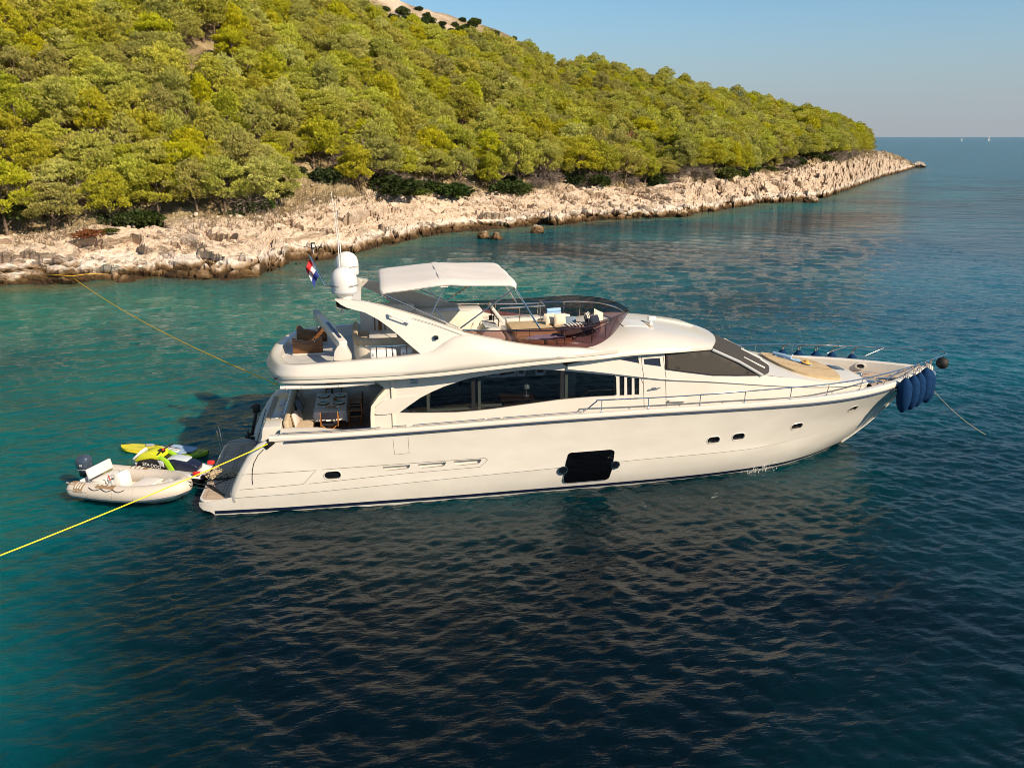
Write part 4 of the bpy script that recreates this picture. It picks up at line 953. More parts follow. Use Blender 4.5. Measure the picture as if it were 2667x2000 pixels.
# trunk cabin top in front of the windscreen
rows = []
TZ = ctab([(17.8, 3.60), (18.25, 3.545), (19.5, 3.32), (20.5, 3.12), (21.5, 2.95), (22.3, 2.86), (22.9, 2.76), (23.2, 2.62), (23.4, 2.44)])
for x in list(np.linspace(17.8, 22.9, 24))+[23.1, 23.25, 23.4, 23.42]:
    w = YW(min(x, 23.1)) if x <= 23.1 else (1.2*math.sqrt(max(0, 1-((x-23.1)/.34)**2))+.02); z = TZ(x); cr = .11*min(1, w/1.2)
    if x > 22.9: w = lerp(YW(22.9), .9, (x-22.9)/.52)
    if x <= 22.9: w = w-.16*max(0, z-LEDGE(x)-.02)
    rows.append([(x, w*t, z+cr*(1-abs(t)**2.4)) for t in np.linspace(-1, 1, 17)])
rows.append([(23.44, .9*t, 2.42) for t in np.linspace(-1, 1, 17)])
part(MB().grid(rows), 'trunk_cabin', m_gel, house, ang=60)
def trunk_z(x, y): 
    w = YW(min(x, 23.1)); return TZ(x)+.11*max(0, 1-abs(y/w)**2.4)
def on_trunk(poly, h, step=.12):
    P = roundpoly(poly, .12); mb = MB()
    mb.panel(P, [], lambda x, y, d: (x, y, trunk_z(x, y)+h+d), step, rim=-h-.005, edge=.08); return mb
pad = [(19.75, -.75), (20.0, -1.25), (20.45, -1.50), (20.9, -1.56), (21.75, -1.46), (21.95, -.9), (22.02, 0), (21.95, .9), (21.75, 1.46), (20.9, 1.56), (20.45, 1.50), (20.0, 1.25), (19.75, .75), (19.68, 0)]
part(on_trunk(pad, .085), 'bow_sunpad', m_tan, ang=40)
mb = MB().tube([(x, -.5, trunk_z(x, -.5)+.09) for x in np.linspace(19.8, 21.95, 12)], .008, 4).tube([(x, .5, trunk_z(x, .5)+.09) for x in np.linspace(19.8, 21.95, 12)], .008, 4); part(mb, 'pad_seam', m_brownc)
part(on_trunk([(22.25, -.1), (22.75, -.1), (22.75, .5), (22.25, .5)], .02), 'deck_hatch', m_bluegl)
# windscreen under its dark mesh covers
top = [(16.50, -2.27, 4.50), (16.72, -1.9, 4.51), (17.02, -1.25, 4.525), (17.2, -.6, 4.535), (17.25, 0, 4.54)]
bot = [(18.36, -2.24, 3.53), (18.78, -1.9, 3.47), (19.2, -1.25, 3.41), (19.45, -.6, 3.38), (19.52, 0, 3.37)]
tp = spline(top, 5); bt = spline(bot, 5); full = lambda P: P+[Vector((p.x, -p.y, p.z)) for p in P[:-1][::-1]]
mb = MB().grid([[a.lerp(c, t)+Vector((.10*math.sin(t*math.pi), 0, .05*math.sin(t*math.pi))) for a, c in zip(full(tp), full(bt))] for t in np.linspace(0, 1, 8)])
wsf = part(mb, 'windscreen_cover', m_mesh, house, ang=60)
sd_ = [(14.89, -2.46, 4.47), (14.91, -2.452, 3.95), (15.7, -2.445, 3.81), (16.56, -2.415, 3.665), (17.4, -2.34, 3.60), (18.33, -2.245, 3.535), (16.50, -2.275, 4.49), (15.7, -2.38, 4.485)]
for sg in (1, -1):
    f_ = lambda x, z, d, sg=sg: (x, sg*(-(lerp(2.46, 2.27, min(1, max(0, (x-14.9)/1.6))) if z > 4.2 else (YW(x)-.005)-.16*max(0, z-3.6)*.9)-.012+d), z)
    f_ = lambda x, z, d, sg=sg: (x, sg*(-(YW(x)-.16*max(0, z-LEDGE(x)-.02))-.014+d), z)
    mb = MB().panel([(p[0], p[2]) for p in sd_], [], f_, .2, edge=.12); part(mb, 'side_screen_cover', m_mesh, house, ang=180)
    mb = MB().tube([f_(x, z, -.01) for x, z in [(14.91, 3.97), (15.7, 3.83), (16.56, 3.685), (17.4, 3.615), (18.33, 3.55)]], .035, 6).tube([f_(14.92, 4.47, -.006), f_(14.94, 3.95, -.006)], .04, 6).tube([f_(14.9, 4.46, -.006), f_(15.7, 4.475, -.006), f_(16.5, 4.48, -.006)], .022, 6); part(mb, 'cover_hem', m_meshtrim, wsf)
    P0, P1 = Vector(top[0]), Vector(bot[0]); P0.y *= sg; P1.y *= sg
    mb = MB().tube([P0+Vector((0, -.02*sg, 0)), P0.lerp(P1, .5)+Vector((.05, -.03*sg, .03)), P1+Vector((.0, -.01*sg, 0))], .05, 6); part(mb, 'windscreen_pillar', m_grey, wsf)
for y0 in (-.75, .75, -1.7):
    a = Vector((19.30 if abs(y0) < 1 else 18.75, y0, 3.47)); c = Vector((17.9 if abs(y0) < 1 else 17.75, y0-.15, 4.16+(0 if abs(y0) < 1 else -.1)))
    mb = MB().tube([a, a.lerp(c, .35)+Vector((0, 0, .05)), c], .03, 6).box(a.lerp(c, .55)+Vector((.06, 0, .06)), (.9, .06, .05), Matrix.Rotation(R(27), 3, 'Y')); part(mb, 'wiper', m_dome, wsf, bevel=.01)
# ---------------------------------------------------------------- flybridge
LIP = ctab([(2.0, 4.06), (2.6, 4.06), (3.1, 4.11), (5.5, 4.13), (7.3, 4.18), (8.96, 4.29), (10.9, 4.40), (12.5, 4.44), (14.0, 4.50), (16.5, 4.50), (17.3, 4.51)])
CTOP = ctab([(2.0, 4.58), (2.8, 4.63), (3.8, 4.68), (5, 4.74), (6.9, 4.86), (7.3, 4.95), (8.0, 5.35), (8.4, 5.39), (9.0, 5.27), (9.95, 5.06), (11.2, 4.87), (12.0, 4.80), (12.6, 4.70), (13.3, 4.56)])
half = [(13.2, -2.58), (12.2, -2.72), (10.9, -2.85), (8.96, -2.91), (7, -2.93), (5, -2.90), (3.7, -2.85), (3.05, -2.72), (2.62, -2.36), (2.38, -1.75), (2.18, -.9), (2.12, 0)]
plan = spline([(x, y, 0) for x, y in half], 6); plan = plan+[Vector((p.x, -p.y, 0)) for p in plan[:-1][::-1]]
FZ = 4.34
rows = []
for i, p in enumerate(plan):
    t = (plan[min(i+1, len(plan)-1)]-plan[max(i-1, 0)]).normalized(); nrm = Vector((-t.y, t.x, 0))     # points inboard
    if nrm.dot(Vector((6.5, 0, 0))-p) < 0: nrm.negate()
    zl, zt = LIP(p.x), CTOP(p.x); hgt = zt-zl; tum = .22*max(0, zt-4.75)
    fw = np.interp(p.x, [8, 11.5], [1, .25])
    SIDE = []
    for q in range(9):
        u = q/8; z = lerp(zl+.24, zt-.16, u); d = lerp(-.03*fw, .05+tum*.4, u**1.6)
        rise = float(np.interp(p.x, [6.6, 6.9, 8.35, 11.2, 11.5], [4.3, 4.72, 5.08, 4.66, 4.3])) if p.y < 9 else 0
        SIDE.append((d-.05*min(1, max(0, (rise-z)/.07+.5)) if p.x > 6.6 else d, z))
    prof = [(.30, zl+.01), (.04, zl), (0, zl+.02), (0, zl+.075), (.035, zl+.085), (.035, zl+.125), (-.012*fw, zl+.15)]+SIDE+[(.11+tum*.8, zt-.05), (.17+tum, zt-.005), (.24+tum, zt), (.40+tum, zt-.005), (.44+tum, zt-.03), (.47+tum, min(zt-.05, FZ+.1)), (.50+tum, FZ)]
    rows.append([p+nrm*d+Vector((0, 0, z)) for d, z in prof])
fb_ = part(MB().grid(rows), 'flybridge_moulding', m_gel, ang=45)
mb = MB(); inner = [r[0] for r in rows]
nn = len(rows)//2
for zz, k_ in ((None, 0), (FZ, -1)):
    mb2 = MB(); rr_ = [[rows[i][k_], rows[len(rows)-1-i][k_]] for i in range(nn+1)]
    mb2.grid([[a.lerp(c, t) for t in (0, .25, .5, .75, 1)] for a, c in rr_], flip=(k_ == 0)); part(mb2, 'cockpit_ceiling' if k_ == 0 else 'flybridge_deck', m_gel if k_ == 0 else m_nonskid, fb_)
mb = MB().prism([(2.75, 2.86), (5.5, 2.86), (5.5, 2.94), (2.75, 2.94)], lambda x, y, t: (x, -y, t), 4.0, 4.05)
awn = MB().tube([(2.72, -2.68, 4.00), (3.6, -2.69, 3.975), (4.6, -2.69, 3.985), (5.52, -2.68, 4.03)], [.055, .06, .062, .058], 10)
aw = part(awn, 'rolled_awning', m_canvas, ang=60); mb = MB()
for x_ in (2.9, 3.35, 4.05, 4.45, 5.25): mb.tube([(x_, -2.69+.067*math.cos(t), 3.985+.067*math.sin(t)) for t in np.linspace(0, 2*math.pi, 13)[:-1]], .008, 4, closed=True)
part(mb, 'awning_strap', m_canvas, aw)
mb = MB().box((2.60, -2.55, 4.26), (.10, .08, .06)); part(mb, 'stern_light', m_black, bevel=.01)
# pilothouse roof running forward to the visor
XF = lambda y: 17.27-.78*min(1, abs(y)/2.27)**2
ZCR = ctab([(11.8, 4.80), (12.6, 4.90), (13.4, 5.03), (14.2, 5.10), (15.0, 5.02), (15.8, 4.90), (16.7, 4.70), (17.27, 4.545)])
YL = ctab([(11.8, 2.74), (12.2, 2.71), (13.2, 2.60), (14.2, 2.54), (15.2, 2.46), (16.0, 2.35), (16.5, 2.27), (17.3, 2.24)])
rows = []
for s_ in list(np.linspace(0, 1, 30)):
    row = []
    for t in np.linspace(-1, 1, 41):
        x0 = lerp(11.8, 16.5, s_); yl = YL(x0); y = t*yl; x = lerp(11.8, XF(y), s_)
        zl = LIP(x)+.075; zc = max(ZCR(x), zl+.02); k = (1-abs(t)**4.2)**.75
        row.append((x, y, zl+(zc-zl)*k))
    x0 = row[0]; row = [(row[0][0], row[0][1]*.985, row[0][2]-.09)]+[(row[0][0], row[0][1], row[0][2]-.075)]+row+[(row[-1][0], row[-1][1], row[-1][2]-.075), (row[-1][0], row[-1][1]*.985, row[-1][2]-.09)]
    rows.append(row)
last = rows[-1]; rows.append([(x+.01, y, z-.07) for x, y, z in last]); rows.append([(x-.25, y*.9, z-.08) for x, y, z in last])
roof = part(MB().grid(rows), 'pilothouse_roof', m_gel, ang=50)
def roof_z(x, y):
    t = y/YL(min(x, 17)); zl = LIP(x)+.075; return zl+(max(ZCR(x), zl+.02)-zl)*(1-min(1, abs(t))**4.2)**.75
mb = MB().panel(roundpoly([(13.85, -.95), (14.72, -1.05), (14.75, -.05), (13.9, -.02)], .08), [], lambda x, y, d: (x, y, roof_z(x, y)+.022+d), .15, rim=-.03, edge=.08); part(mb, 'roof_hatch', m_dome, roof, ang=40)
mb = MB().box((14.80, -.55, roof_z(14.8, -.55)+.015), (.07, .9, .03)); part(mb, 'hatch_hinge', m_taupe, roof)
mb = MB().lathe([(0, 0), (.075, 0), (.075, .04), (.04, .06), (.04, .12), (0, .12)], (14.98, -.45, roof_z(14.98, -.45)), 12).box((15.02, -.42, roof_z(15, -.42)+.19), (.26, .15, .13)); part(mb, 'searchlight', m_dome, roof, bevel=.015)
mb = MB().tube([(x, .55, roof_z(x, .55)+.02) for x in np.linspace(15.3, 16.9, 8)], .035, 6); part(mb, 'roof_rib', m_gel, roof)
# radar arch: two raked legs and the cross beam
leg = [(4.45, 6.52), (4.62, 6.38), (4.80, 6.28), (5.32, 6.13), (5.70, 5.92), (6.02, 5.68), (6.32, 5.42), (6.58, 5.18), (6.98, 4.83), (7.6, 4.80), (8.3, 4.86), (9.3, 5.0), (9.5, 5.16), (9.0, 5.27), (8.4, 5.41), (7.95, 5.58), (7.5, 5.745), (6.95, 5.95), (6.4, 6.13), (5.85, 6.30), (5.3, 6.43), (4.9, 6.50)]
ya = lambda x, z: 2.70-.30*max(0, z-4.8)
mb = MB().panel(leg, [], lambda x, z, d: (x, -ya(x, z)+d, z), .3, edge=.12)
mb.panel(leg, [], lambda x, z, d: (x, -ya(x, z)+.24, z), .4, edge=.12, flip=True)
P = resample(leg, .12); mb.grid([[(x, -ya(x, z), z) for x, z in P], [(x, -ya(x, z)+.24, z) for x, z in P]], cv=True)
legs_ = [MB().add(mb.v, mb.f), MB().add([(x, -y, z) for x, y, z in mb.v], [f[::-1] for f in mb.f])]
mb = MB(); rows = []
for y in np.linspace(-2.15, 2.15, 23):
    k = 1-.10*(1-abs(y)/2.15); zc = 6.36+.06*(1-(y/2.15)**2)
    rows.append([(4.50, y, zc-.10), (4.48, y, zc+.08), (4.62, y, zc+.15), (5.05, y, zc+.13), (5.22, y, zc+.02), (5.16, y, zc-.14), (4.8, y, zc-.16)])
mb.grid(rows, cv=True); arch = part(mb, 'radar_arch', m_gel, ang=60)
for lm in legs_: part(lm, 'arch_leg', m_gel, arch, ang=40)
mb = MB().tube([(6.05, -2.36, 6.02), (6.10, -2.50, 6.05), (6.55, -2.52, 5.83), (6.62, -2.42, 5.80)], .022, 6).tube([(6.02, -2.38, 6.08), (6.10, -2.48, 6.02)], .04, 6).tube([(6.55, -2.5, 5.88), (6.63, -2.5, 5.78)], .04, 6); part(mb, 'arch_handle', m_dome, arch)
mb = MB().box((7.42, -2.60, 5.34), (.12, .10, .12)); nl = part(mb, 'navigation_light', m_black, arch, bevel=.015)
mb = MB().box((7.46, -2.645, 5.34), (.075, .03, .075)); part(mb, 'light_lens', m_bluegl, nl)
mb = MB().tube([(6.75, -2.41, 5.93), (7.4, -2.47, 5.72), (8.4, -2.56, 5.30)], .006, 4); part(mb, 'arch_seam', m_seam, arch)
# satellite domes
m_ink = mat('dome_lettering', (.09, .09, .11), .5)
m_band = mat('dome_band', (.52, .53, .55), .4)
def letters(txt, size, mtx, m_, parent, ext=.002, name='lettering'):
    cu = bpy.data.curves.new(name, 'FONT'); cu.body = txt; cu.size = size; cu.extrude = ext; cu.align_x = 'CENTER'; cu.align_y = 'CENTER'
    to = bpy.data.objects.new(name, cu); col.objects.link(to); dg = bpy.context.evaluated_depsgraph_get(); dg.update()
    me = bpy.data.meshes.new_from_object(to.evaluated_get(dg)); bpy.data.objects.remove(to)
    me.transform(mtx); me.materials.clear(); me.materials.append(m_)
    o = bpy.data.objects.new(name, me); col.objects.link(o); attach(o, parent); return o
def basis(o, x, y):
    x = Vector(x).normalized(); z = x.cross(Vector(y)).normalized(); y = z.cross(x); M = Matrix((x, y, z)).transposed().to_4x4(); M.translation = Vector(o); return M
for sg in (-1, 1):
    c = (4.74, sg*1.75, 0); zb = 6.62
    mb = MB().lathe([(.30, zb), (.385, zb+.04), (.40, zb+.10), (.40, zb+.40), (.39, zb+.50), (.345, zb+.64), (.25, zb+.745), (.13, zb+.805), (0, zb+.82)], c, 32); dm = part(mb, 'satellite_dome', m_dome, arch, ang=60)
    mb = MB().lathe([(.403, zb+.06), (.406, zb+.08), (.406, zb+.12), (.403, zb+.135)], c, 32); part(mb, 'dome_band', m_band, dm)
    mb = MB().lathe([(.30, zb), (.26, zb-.02), (.22, zb-.10), (.24, zb-.2)], c, 20); part(mb, 'dome_pedestal', m_dome, dm)
    if sg < 0:
        letters('TRACVISION', .075, basis((4.74+.30, sg*1.75-.272, zb+.27), (.67, .74, 0), (0, 0, 1)), m_ink, dm); letters('TRACVISION', .075, basis((4.74-.30, sg*1.75-.272, zb+.27), (.67, -.74, 0), (0, 0, 1)), m_ink, dm)
    else:
        letters('TRACVISION', .07, basis((4.74+.20, sg*1.75-.352, zb+.33), (.87, .49, 0), (0, 0, 1)), m_ink, dm)
mb = MB().tube([(4.56, 0, 6.5), (4.56, 0, 8.0), (4.44, .1, 9.55)], [.020, .016, .009], 6); part(mb, 'whip_antenna', m_dome, arch)
mb = MB().tube([(4.66, -.25, 6.5), (4.64, -.25, 7.6), (4.56, -.22, 9.25)], [.020, .016, .009], 6); part(mb, 'whip_antenna', m_dome, arch)
mb = MB().tube([(4.62, .15, 6.5), (4.62, .15, 7.9)], .022, 6); part(mb, 'whip_antenna', m_dome, arch)
mb = MB().box((4.62, -1.75, 6.20), (.06, .04, .34)).lathe([(.0, 6.0), (.05, 6.02), (.06, 6.08), (.0, 6.1)], (4.62, -1.75, 0), 8); part(mb, 'loudhailer', m_dome, arch, bevel=.01)
fs_ = MB().tube([(4.48, .35, 6.52), (4.12, .36, 6.50), (4.02, .37, 6.55), (3.92, .38, 6.75), (3.60, .42, 7.52)], .022, 8).tube([(4.48, .50, 6.56), (4.16, .50, 6.55), (4.04, .48, 6.62), (3.96, .44, 6.78), (3.66, .42, 7.46)], .012, 6)
staff = part(fs_, 'flag_staff', m_steel, arch)
# ---------------------------------------------------------------- bimini awning
prof = spline([(5.83, 0, 6.70), (5.86, 0, 6.82), (6.6, 0, 6.90), (7.75, 0, 7.02), (8.6, 0, 6.98), (9.6, 0, 6.95), (9.92, 0, 6.93), (10.04, 0, 6.84)], 4)
rows = []
for p in prof:
    row = []
    for t in np.linspace(-1, 1, 17):
        e = max(0, (abs(t)-.86)/.14); kx = (p.x-7.9)*(1-.03*e)+7.9
        row.append((kx, t*2.18, p.z-.05*t*t-.10*e*e+.015*math.sin(t*9+p.x*2)*(1-e)))
    rows.append(row)
mb = MB().grid(rows); mb.grid([[(x, y*.998, z-.02) for x, y, z in r] for r in rows], flip=True); bim = part(mb, 'bimini', m_canvas, ang=60)
mb = MB()
for xx, zz in ((7.75, 7.025),): mb.grid([[(xx+dx, t*2.18, zz-.05*t*t-.17*max(0, (abs(t)-.86)/.14)**2+.006-abs(dx)*.05) for t in np.linspace(-1, 1, 17)] for dx in (-.11, 0, .11)])
part(mb, 'bimini_seam', m_canvas, bim)
for sg in (-1, 1):
    mb = MB(); pv = Vector((8.15, sg*2.30, 5.55)); A = Vector((5.95, sg*2.12, 6.60)); Bc = Vector((9.95, sg*2.1, 6.70)); Mc = Vector((7.75, sg*2.12, 6.80))
    mb.tube([A, pv], .022, 8).tube([Bc, pv+Vector((.05, 0, -.02))], .024, 8).tube([A.lerp(pv, .62), Mc], .018, 6).tube([A.lerp(pv, .82), A.lerp(pv, .62).lerp(Mc, .28)], .014, 6)
    mb.tube([Bc, (10.75, sg*2.24, 5.38)], .028, 8).tube([Vector((6.0, sg*2.1, 6.62)), Vector((5.0, sg*1.95, 6.25))], .006, 4)
    part(mb, 'bimini_frame', m_steel, bim)
mb = MB()
for xx, zz in ((5.95, 6.74), (7.75, 6.96), (9.95, 6.86)): part(MB().tube([(xx, t*2.12, zz-.05*t*t-.15*max(0, (abs(t)-.86)/.14)**2) for t in np.linspace(-1, 1, 15)], .018, 6), 'bimini_hoop', m_steel, bim)
# ---------------------------------------------------------------- flybridge windscreen and rails
wb = [(8.2, -2.36, 5.42), (9.0, -2.36, 5.25), (9.95, -2.37, 5.05), (11.2, -2.34, 4.86), (12.2, -2.26, 4.84), (12.75, -2.08, 4.90), (13.25, -1.65, 4.99), (13.65, -.95, 5.05), (13.85, 0, 5.08)]
wt = [(8.2, -2.42, 5.46), (9.0, -2.46, 5.45), (9.95, -2.48, 5.46), (11.2, -2.48, 5.48), (12.3, -2.36, 5.54), (13.0, -2.02, 5.60), (13.65, -1.42, 5.62), (14.1, -.75, 5.56), (14.24, 0, 5.50)]
b_s, t_s = spline(wb, 6), spline(wt, 6); fl = lambda P: P+[Vector((p.x, -p.y, p.z)) for p in P[:-1][::-1]]
B_, T_ = fl(b_s), fl(t_s)
mb = MB().grid([[a.lerp(c, t) for a, c in zip(B_, T_)] for t in (-.22, .33, .66, 1)]); wsc = part(mb, 'flybridge_windscreen', m_tint, ang=180)
mb = MB().tube([p+Vector((0, 0, .004)) for p in T_], .012, 5); part(mb, 'screen_edge', m_black, wsc)
mb = MB()
for k in (0.30, .55, .72, .86):
    for sg in (1, -1):
        i = int(k*(len(b_s)-1)); a, c = b_s[i].copy(), t_s[i].copy(); a.y *= sg; c.y *= sg; mb.tube([a, c], .008, 5)
part(mb, 'screen_joint', m_black, wsc)
rl = [Vector((p.x-.0, p.y*.90, lerp(a.z, p.z, .78))) for a, p in zip(B_, T_)]; rl = [Vector((lerp(10.5, p.x, .965), p.y, p.z)) for p in rl]
mb = MB().tube(rl, .024, 8)
for i in (12, 20, 26, 31):
    for j in (i, len(rl)-1-i): mb.tube([rl[j], (rl[j].x-.02, rl[j].y*1.0, B_[j].z+.0)], .02, 6)
part(mb, 'flybridge_rail', m_steel)
mb = MB().tube([(9.85, .75, 4.5), (9.85, .75, 5.42), (9.92, .76, 5.50), (11.62, 1.32, 5.42), (11.5, 1.45, 5.56)], .024, 8).tube([(10.65, 1.0, 4.80), (10.65, 1.0, 5.47)], .02, 6).tube([(11.45, 1.27, 4.80), (11.45, 1.27, 5.56), (11.5, 1.45, 5.56)], .02, 6); part(mb, 'companionway_rail', m_steel)
# sun pads of the flybridge
m_padside = m_brownc
def padd(poly, z0, z1, nm='sun_pad', m_=m_tan):
    mb = MB().prism(roundpoly(poly, .12), lambda x, y, t: (x, y, t), z0, z1); return part(mb, nm, m_, bevel=.05, seg=3)
part(MB().prism([(10.0, -2.15), (12.3, -2.1), (13.0, -1.4), (13.3, 0), (12.9, 1.4), (12.3, 1.9), (11.6, 1.4), (10.9, 1.2), (10.0, 1.2)], lambda x, y, t: (x, y, t), FZ, 4.80), 'pad_base', m_gel, bevel=.03)
padd([(10.15, -1.0), (11.65, -1.0), (11.65, 1.12), (10.15, 1.05)], 4.80, 4.95); padd([(11.7, -1.0), (12.9, -1.0), (12.95, .35), (12.5, 1.2), (11.7, 1.12)], 4.80, 4.95)
padd([(10.1, -1.85), (10.95, -1.95), (10.95, -1.05), (10.1, -1.05)], 4.80, 4.94, m_=m_tan); padd([(11.0, -1.95), (11.8, -1.98), (12.1, -1.05), (11.0, -1.05)], 4.80, 4.94)
padd([(11.5, 1.3), (12.3, 1.6), (12.6, 1.3), (11.8, 1.15)], 4.80, 5.08, 'seat_back', m_cream)
part(MB().prism([(8.6, 1.5), (12.2, 1.5), (12.2, 2.15), (8.6, 2.15)], lambda x, y, t: (x, y, t), FZ, 4.95), 'port_bench', m_gel, bevel=.05)
# helm: console, raised lid, wheel, seat
hc = [(8.95, 4.34), (9.75, 4.34), (9.75, 5.02), (9.55, 5.28), (9.2, 5.30), (8.95, 5.12)]
hl = part(MB().prism(hc, lambda x, z, t: (x, t, z), -1.55, -.35), 'helm_console', m_gel, bevel=.06, seg=3)
part(MB().box((9.30, -.95, 5.31), (.40, .9, .02), Matrix.Rotation(R(8), 3, 'Y')), 'instrument_panel', m_grey, hl)
part(MB().box((9.58, -.55, 5.62), (.10, .95, .62), Matrix.Rotation(R(-38), 3, 'Y')), 'dash_lid', m_gel, hl, bevel=.03)
part(MB().box((9.50, -.55, 5.58), (.02, .80, .50), Matrix.Rotation(R(-38), 3, 'Y')), 'plotter_screen', m_black, hl)
part(MB().tube([(8.72+.06*math.sin(t), -.95+.2*math.cos(t), 5.16+.22*math.sin(t)) for t in np.linspace(0, 2*math.pi, 25)[:-1]], .018, 6, closed=True).tube([(8.72, -1.15, 5.16), (8.72, -.75, 5.16)], .01, 4).tube([(8.74, -.95, 5.16), (8.98, -.95, 5.05)], .03, 6), 'steering_wheel', m_cream, hl)
part(MB().box((9.45, -.2, 5.38), (.12, .08, .16)).box((9.55, -.2, 5.36), (.04, .04, .2)), 'throttle', m_black, hl, bevel=.01)
hs_ = part(MB().box((8.2, -.95, 4.85), (.55, 1.1, .16)).box((8.2, -.95, 4.58), (.45, .9, .42)), 'helm_seat', m_gel, bevel=.05, seg=3)
part(MB().box((7.95, -.95, 5.12), (.14, 1.05, .46), Matrix.Rotation(R(-8), 3, 'Y')), 'seat_back', m_cream, hs_, bevel=.06, seg=3)
# bar unit to port and the dinette sofa aft
bar = part(MB().prism([(6.9, 1.45), (9.4, 1.45), (9.4, 2.3), (6.9, 2.3)], lambda x, y, t: (x, y, t), FZ, 5.30), 'bar_unit', m_cream, bevel=.04)
part(MB().box((8.15, 1.86, 5.315), (2.4, .80, .03)), 'bar_top', m_gel, bar, bevel=.01)
part(MB().box((7.3, 1.43, 4.9), (.75, .03, .5)), 'bar_door', m_gel, bar, bevel=.01)
part(MB().box((6.05, 2.0, 4.95), (1.9, .5, 1.2)), 'locker', m_gel, bevel=.04)
mb = MB().tube([(5.6, 1.73, 4.6), (5.6, 1.73, 5.3)], .02, 6).tube([(5.95, 1.73, 4.6), (5.95, 1.73, 5.3)], .02, 6).box((5.78, 1.74, 4.95), (.12, .02, .66)); part(mb, 'locker_trim', m_wood)
ub = spline([(6.95, -1.52, 0), (6.0, -1.58, 0), (5.4, -1.52, 0), (5.03, -1.25, 0), (4.90, -.7, 0), (4.88, .2, 0), (4.88, 1.1, 0)], 6)
rows = []
def offs(P, d):
    out = []
    for i, p in enumerate(P):
        t = (P[min(i+1, len(P)-1)]-P[max(i-1, 0)]).normalized(); out.append(p+Vector((t.y, -t.x, 0))*d)
    return out
def ribbon(P, prof): return [[q+Vector((0, 0, z)) for q in [offs(P, d)[i]]][0] if False else offs(P, d)[i]+Vector((0, 0, z)) for i in range(len(P)) for d, z in ()]
def sweep(P, prof, close=False):
    cols_ = [[q+Vector((0, 0, z)) for q in offs(P, d)] for d, z in prof]
    return MB().grid([list(r) for r in zip(*cols_)], cv=close)
sb_ = part(sweep(ub, [(0, FZ), (.0, 4.80), (.03, 4.86), (.10, 4.86), (.12, 4.72), (.62, 4.72), (.64, FZ)]), 'dinette_sofa', m_cream, ang=60)
part(sweep(ub, [(.10, 4.73), (.14, 4.80), (.58, 4.80), (.62, 4.73)]), 'seat_cushion', m_taupe, sb_, ang=60)
part(sweep(ub, [(-.02, 4.90), (-.03, 5.02), (.02, 5.12), (.10, 5.13), (.16, 5.05), (.14, 4.90)], True), 'back_roll', m_taupe, sb_, ang=60)
mb = MB().tube([p+Vector((.0, 0, 4.87)) for p in offs(ub, .06)], .016, 5)
for i in (4, 12, 18, 26): mb.tube([offs(ub, .06)[i]+Vector((0, 0, 4.84)), offs(ub, .06)[i]+Vector((0, 0, 4.98))], .014, 5)
part(mb, 'sofa_rail', m_steel, sb_)
part(MB().box((5.85, .1, 4.86), (.9, 1.3, .04)).box((5.85, .1, 4.6), (.14, .14, .5)), 'dinette_table', m_gel, bevel=.015)
# tender crane on the boat deck
cr = part(MB().lathe([(.30, FZ), (.30, 4.56), (.27, 4.60), (0, 4.60)], (4.55, -1.95, 0), 20), 'crane', m_gel, ang=50)
part(MB().prism(roundpoly([(4.30, 4.62), (4.84, 4.62), (4.86, 4.72), (4.74, 5.0), (4.62, 5.10), (4.45, 5.08), (4.34, 4.9)], .05), lambda x, z, t: (x, t, z), -2.14, -1.76), 'crane_head', m_gel, cr, bevel=.05, seg=3)
bm0, bm1 = Vector((4.60, -2.0, 5.08)), Vector((3.62, 1.35, 5.46)); dv = (bm1-bm0).normalized(); Mz = dv.to_track_quat('Y', 'Z').to_matrix()
part(MB().box(bm0.lerp(bm1, .40), (.27, 2.95, .27), Mz), 'crane_boom', m_gel, cr, bevel=.04, seg=3)
part(MB().box(bm0.lerp(bm1, .82)+Vector((0, 0, .0)), (.19, 1.25, .18), Mz), 'boom_extension', m_grey, cr, bevel=.03)
part(MB().box(bm0.lerp(bm1, .30)+Vector((.0, 0, .145)), (.09, 1.6, .02), Mz), 'boom_strip', m_navy, cr)
hk = bm1+Vector((0, -.08, -.10)); mb = MB().tube([hk, hk+Vector((0, 0, -.16))], .055, 8).tube([hk+Vector((0, 0, -.16)), hk+Vector((0, 0, -.42))], .012, 5).tube([hk+Vector((0, 0, -.42)), hk+Vector((.05, 0, -.47)), hk+Vector((.03, 0, -.53)), hk+Vector((-.03, 0, -.52))], .018, 6); part(mb, 'hoist_hook', m_steel, cr)
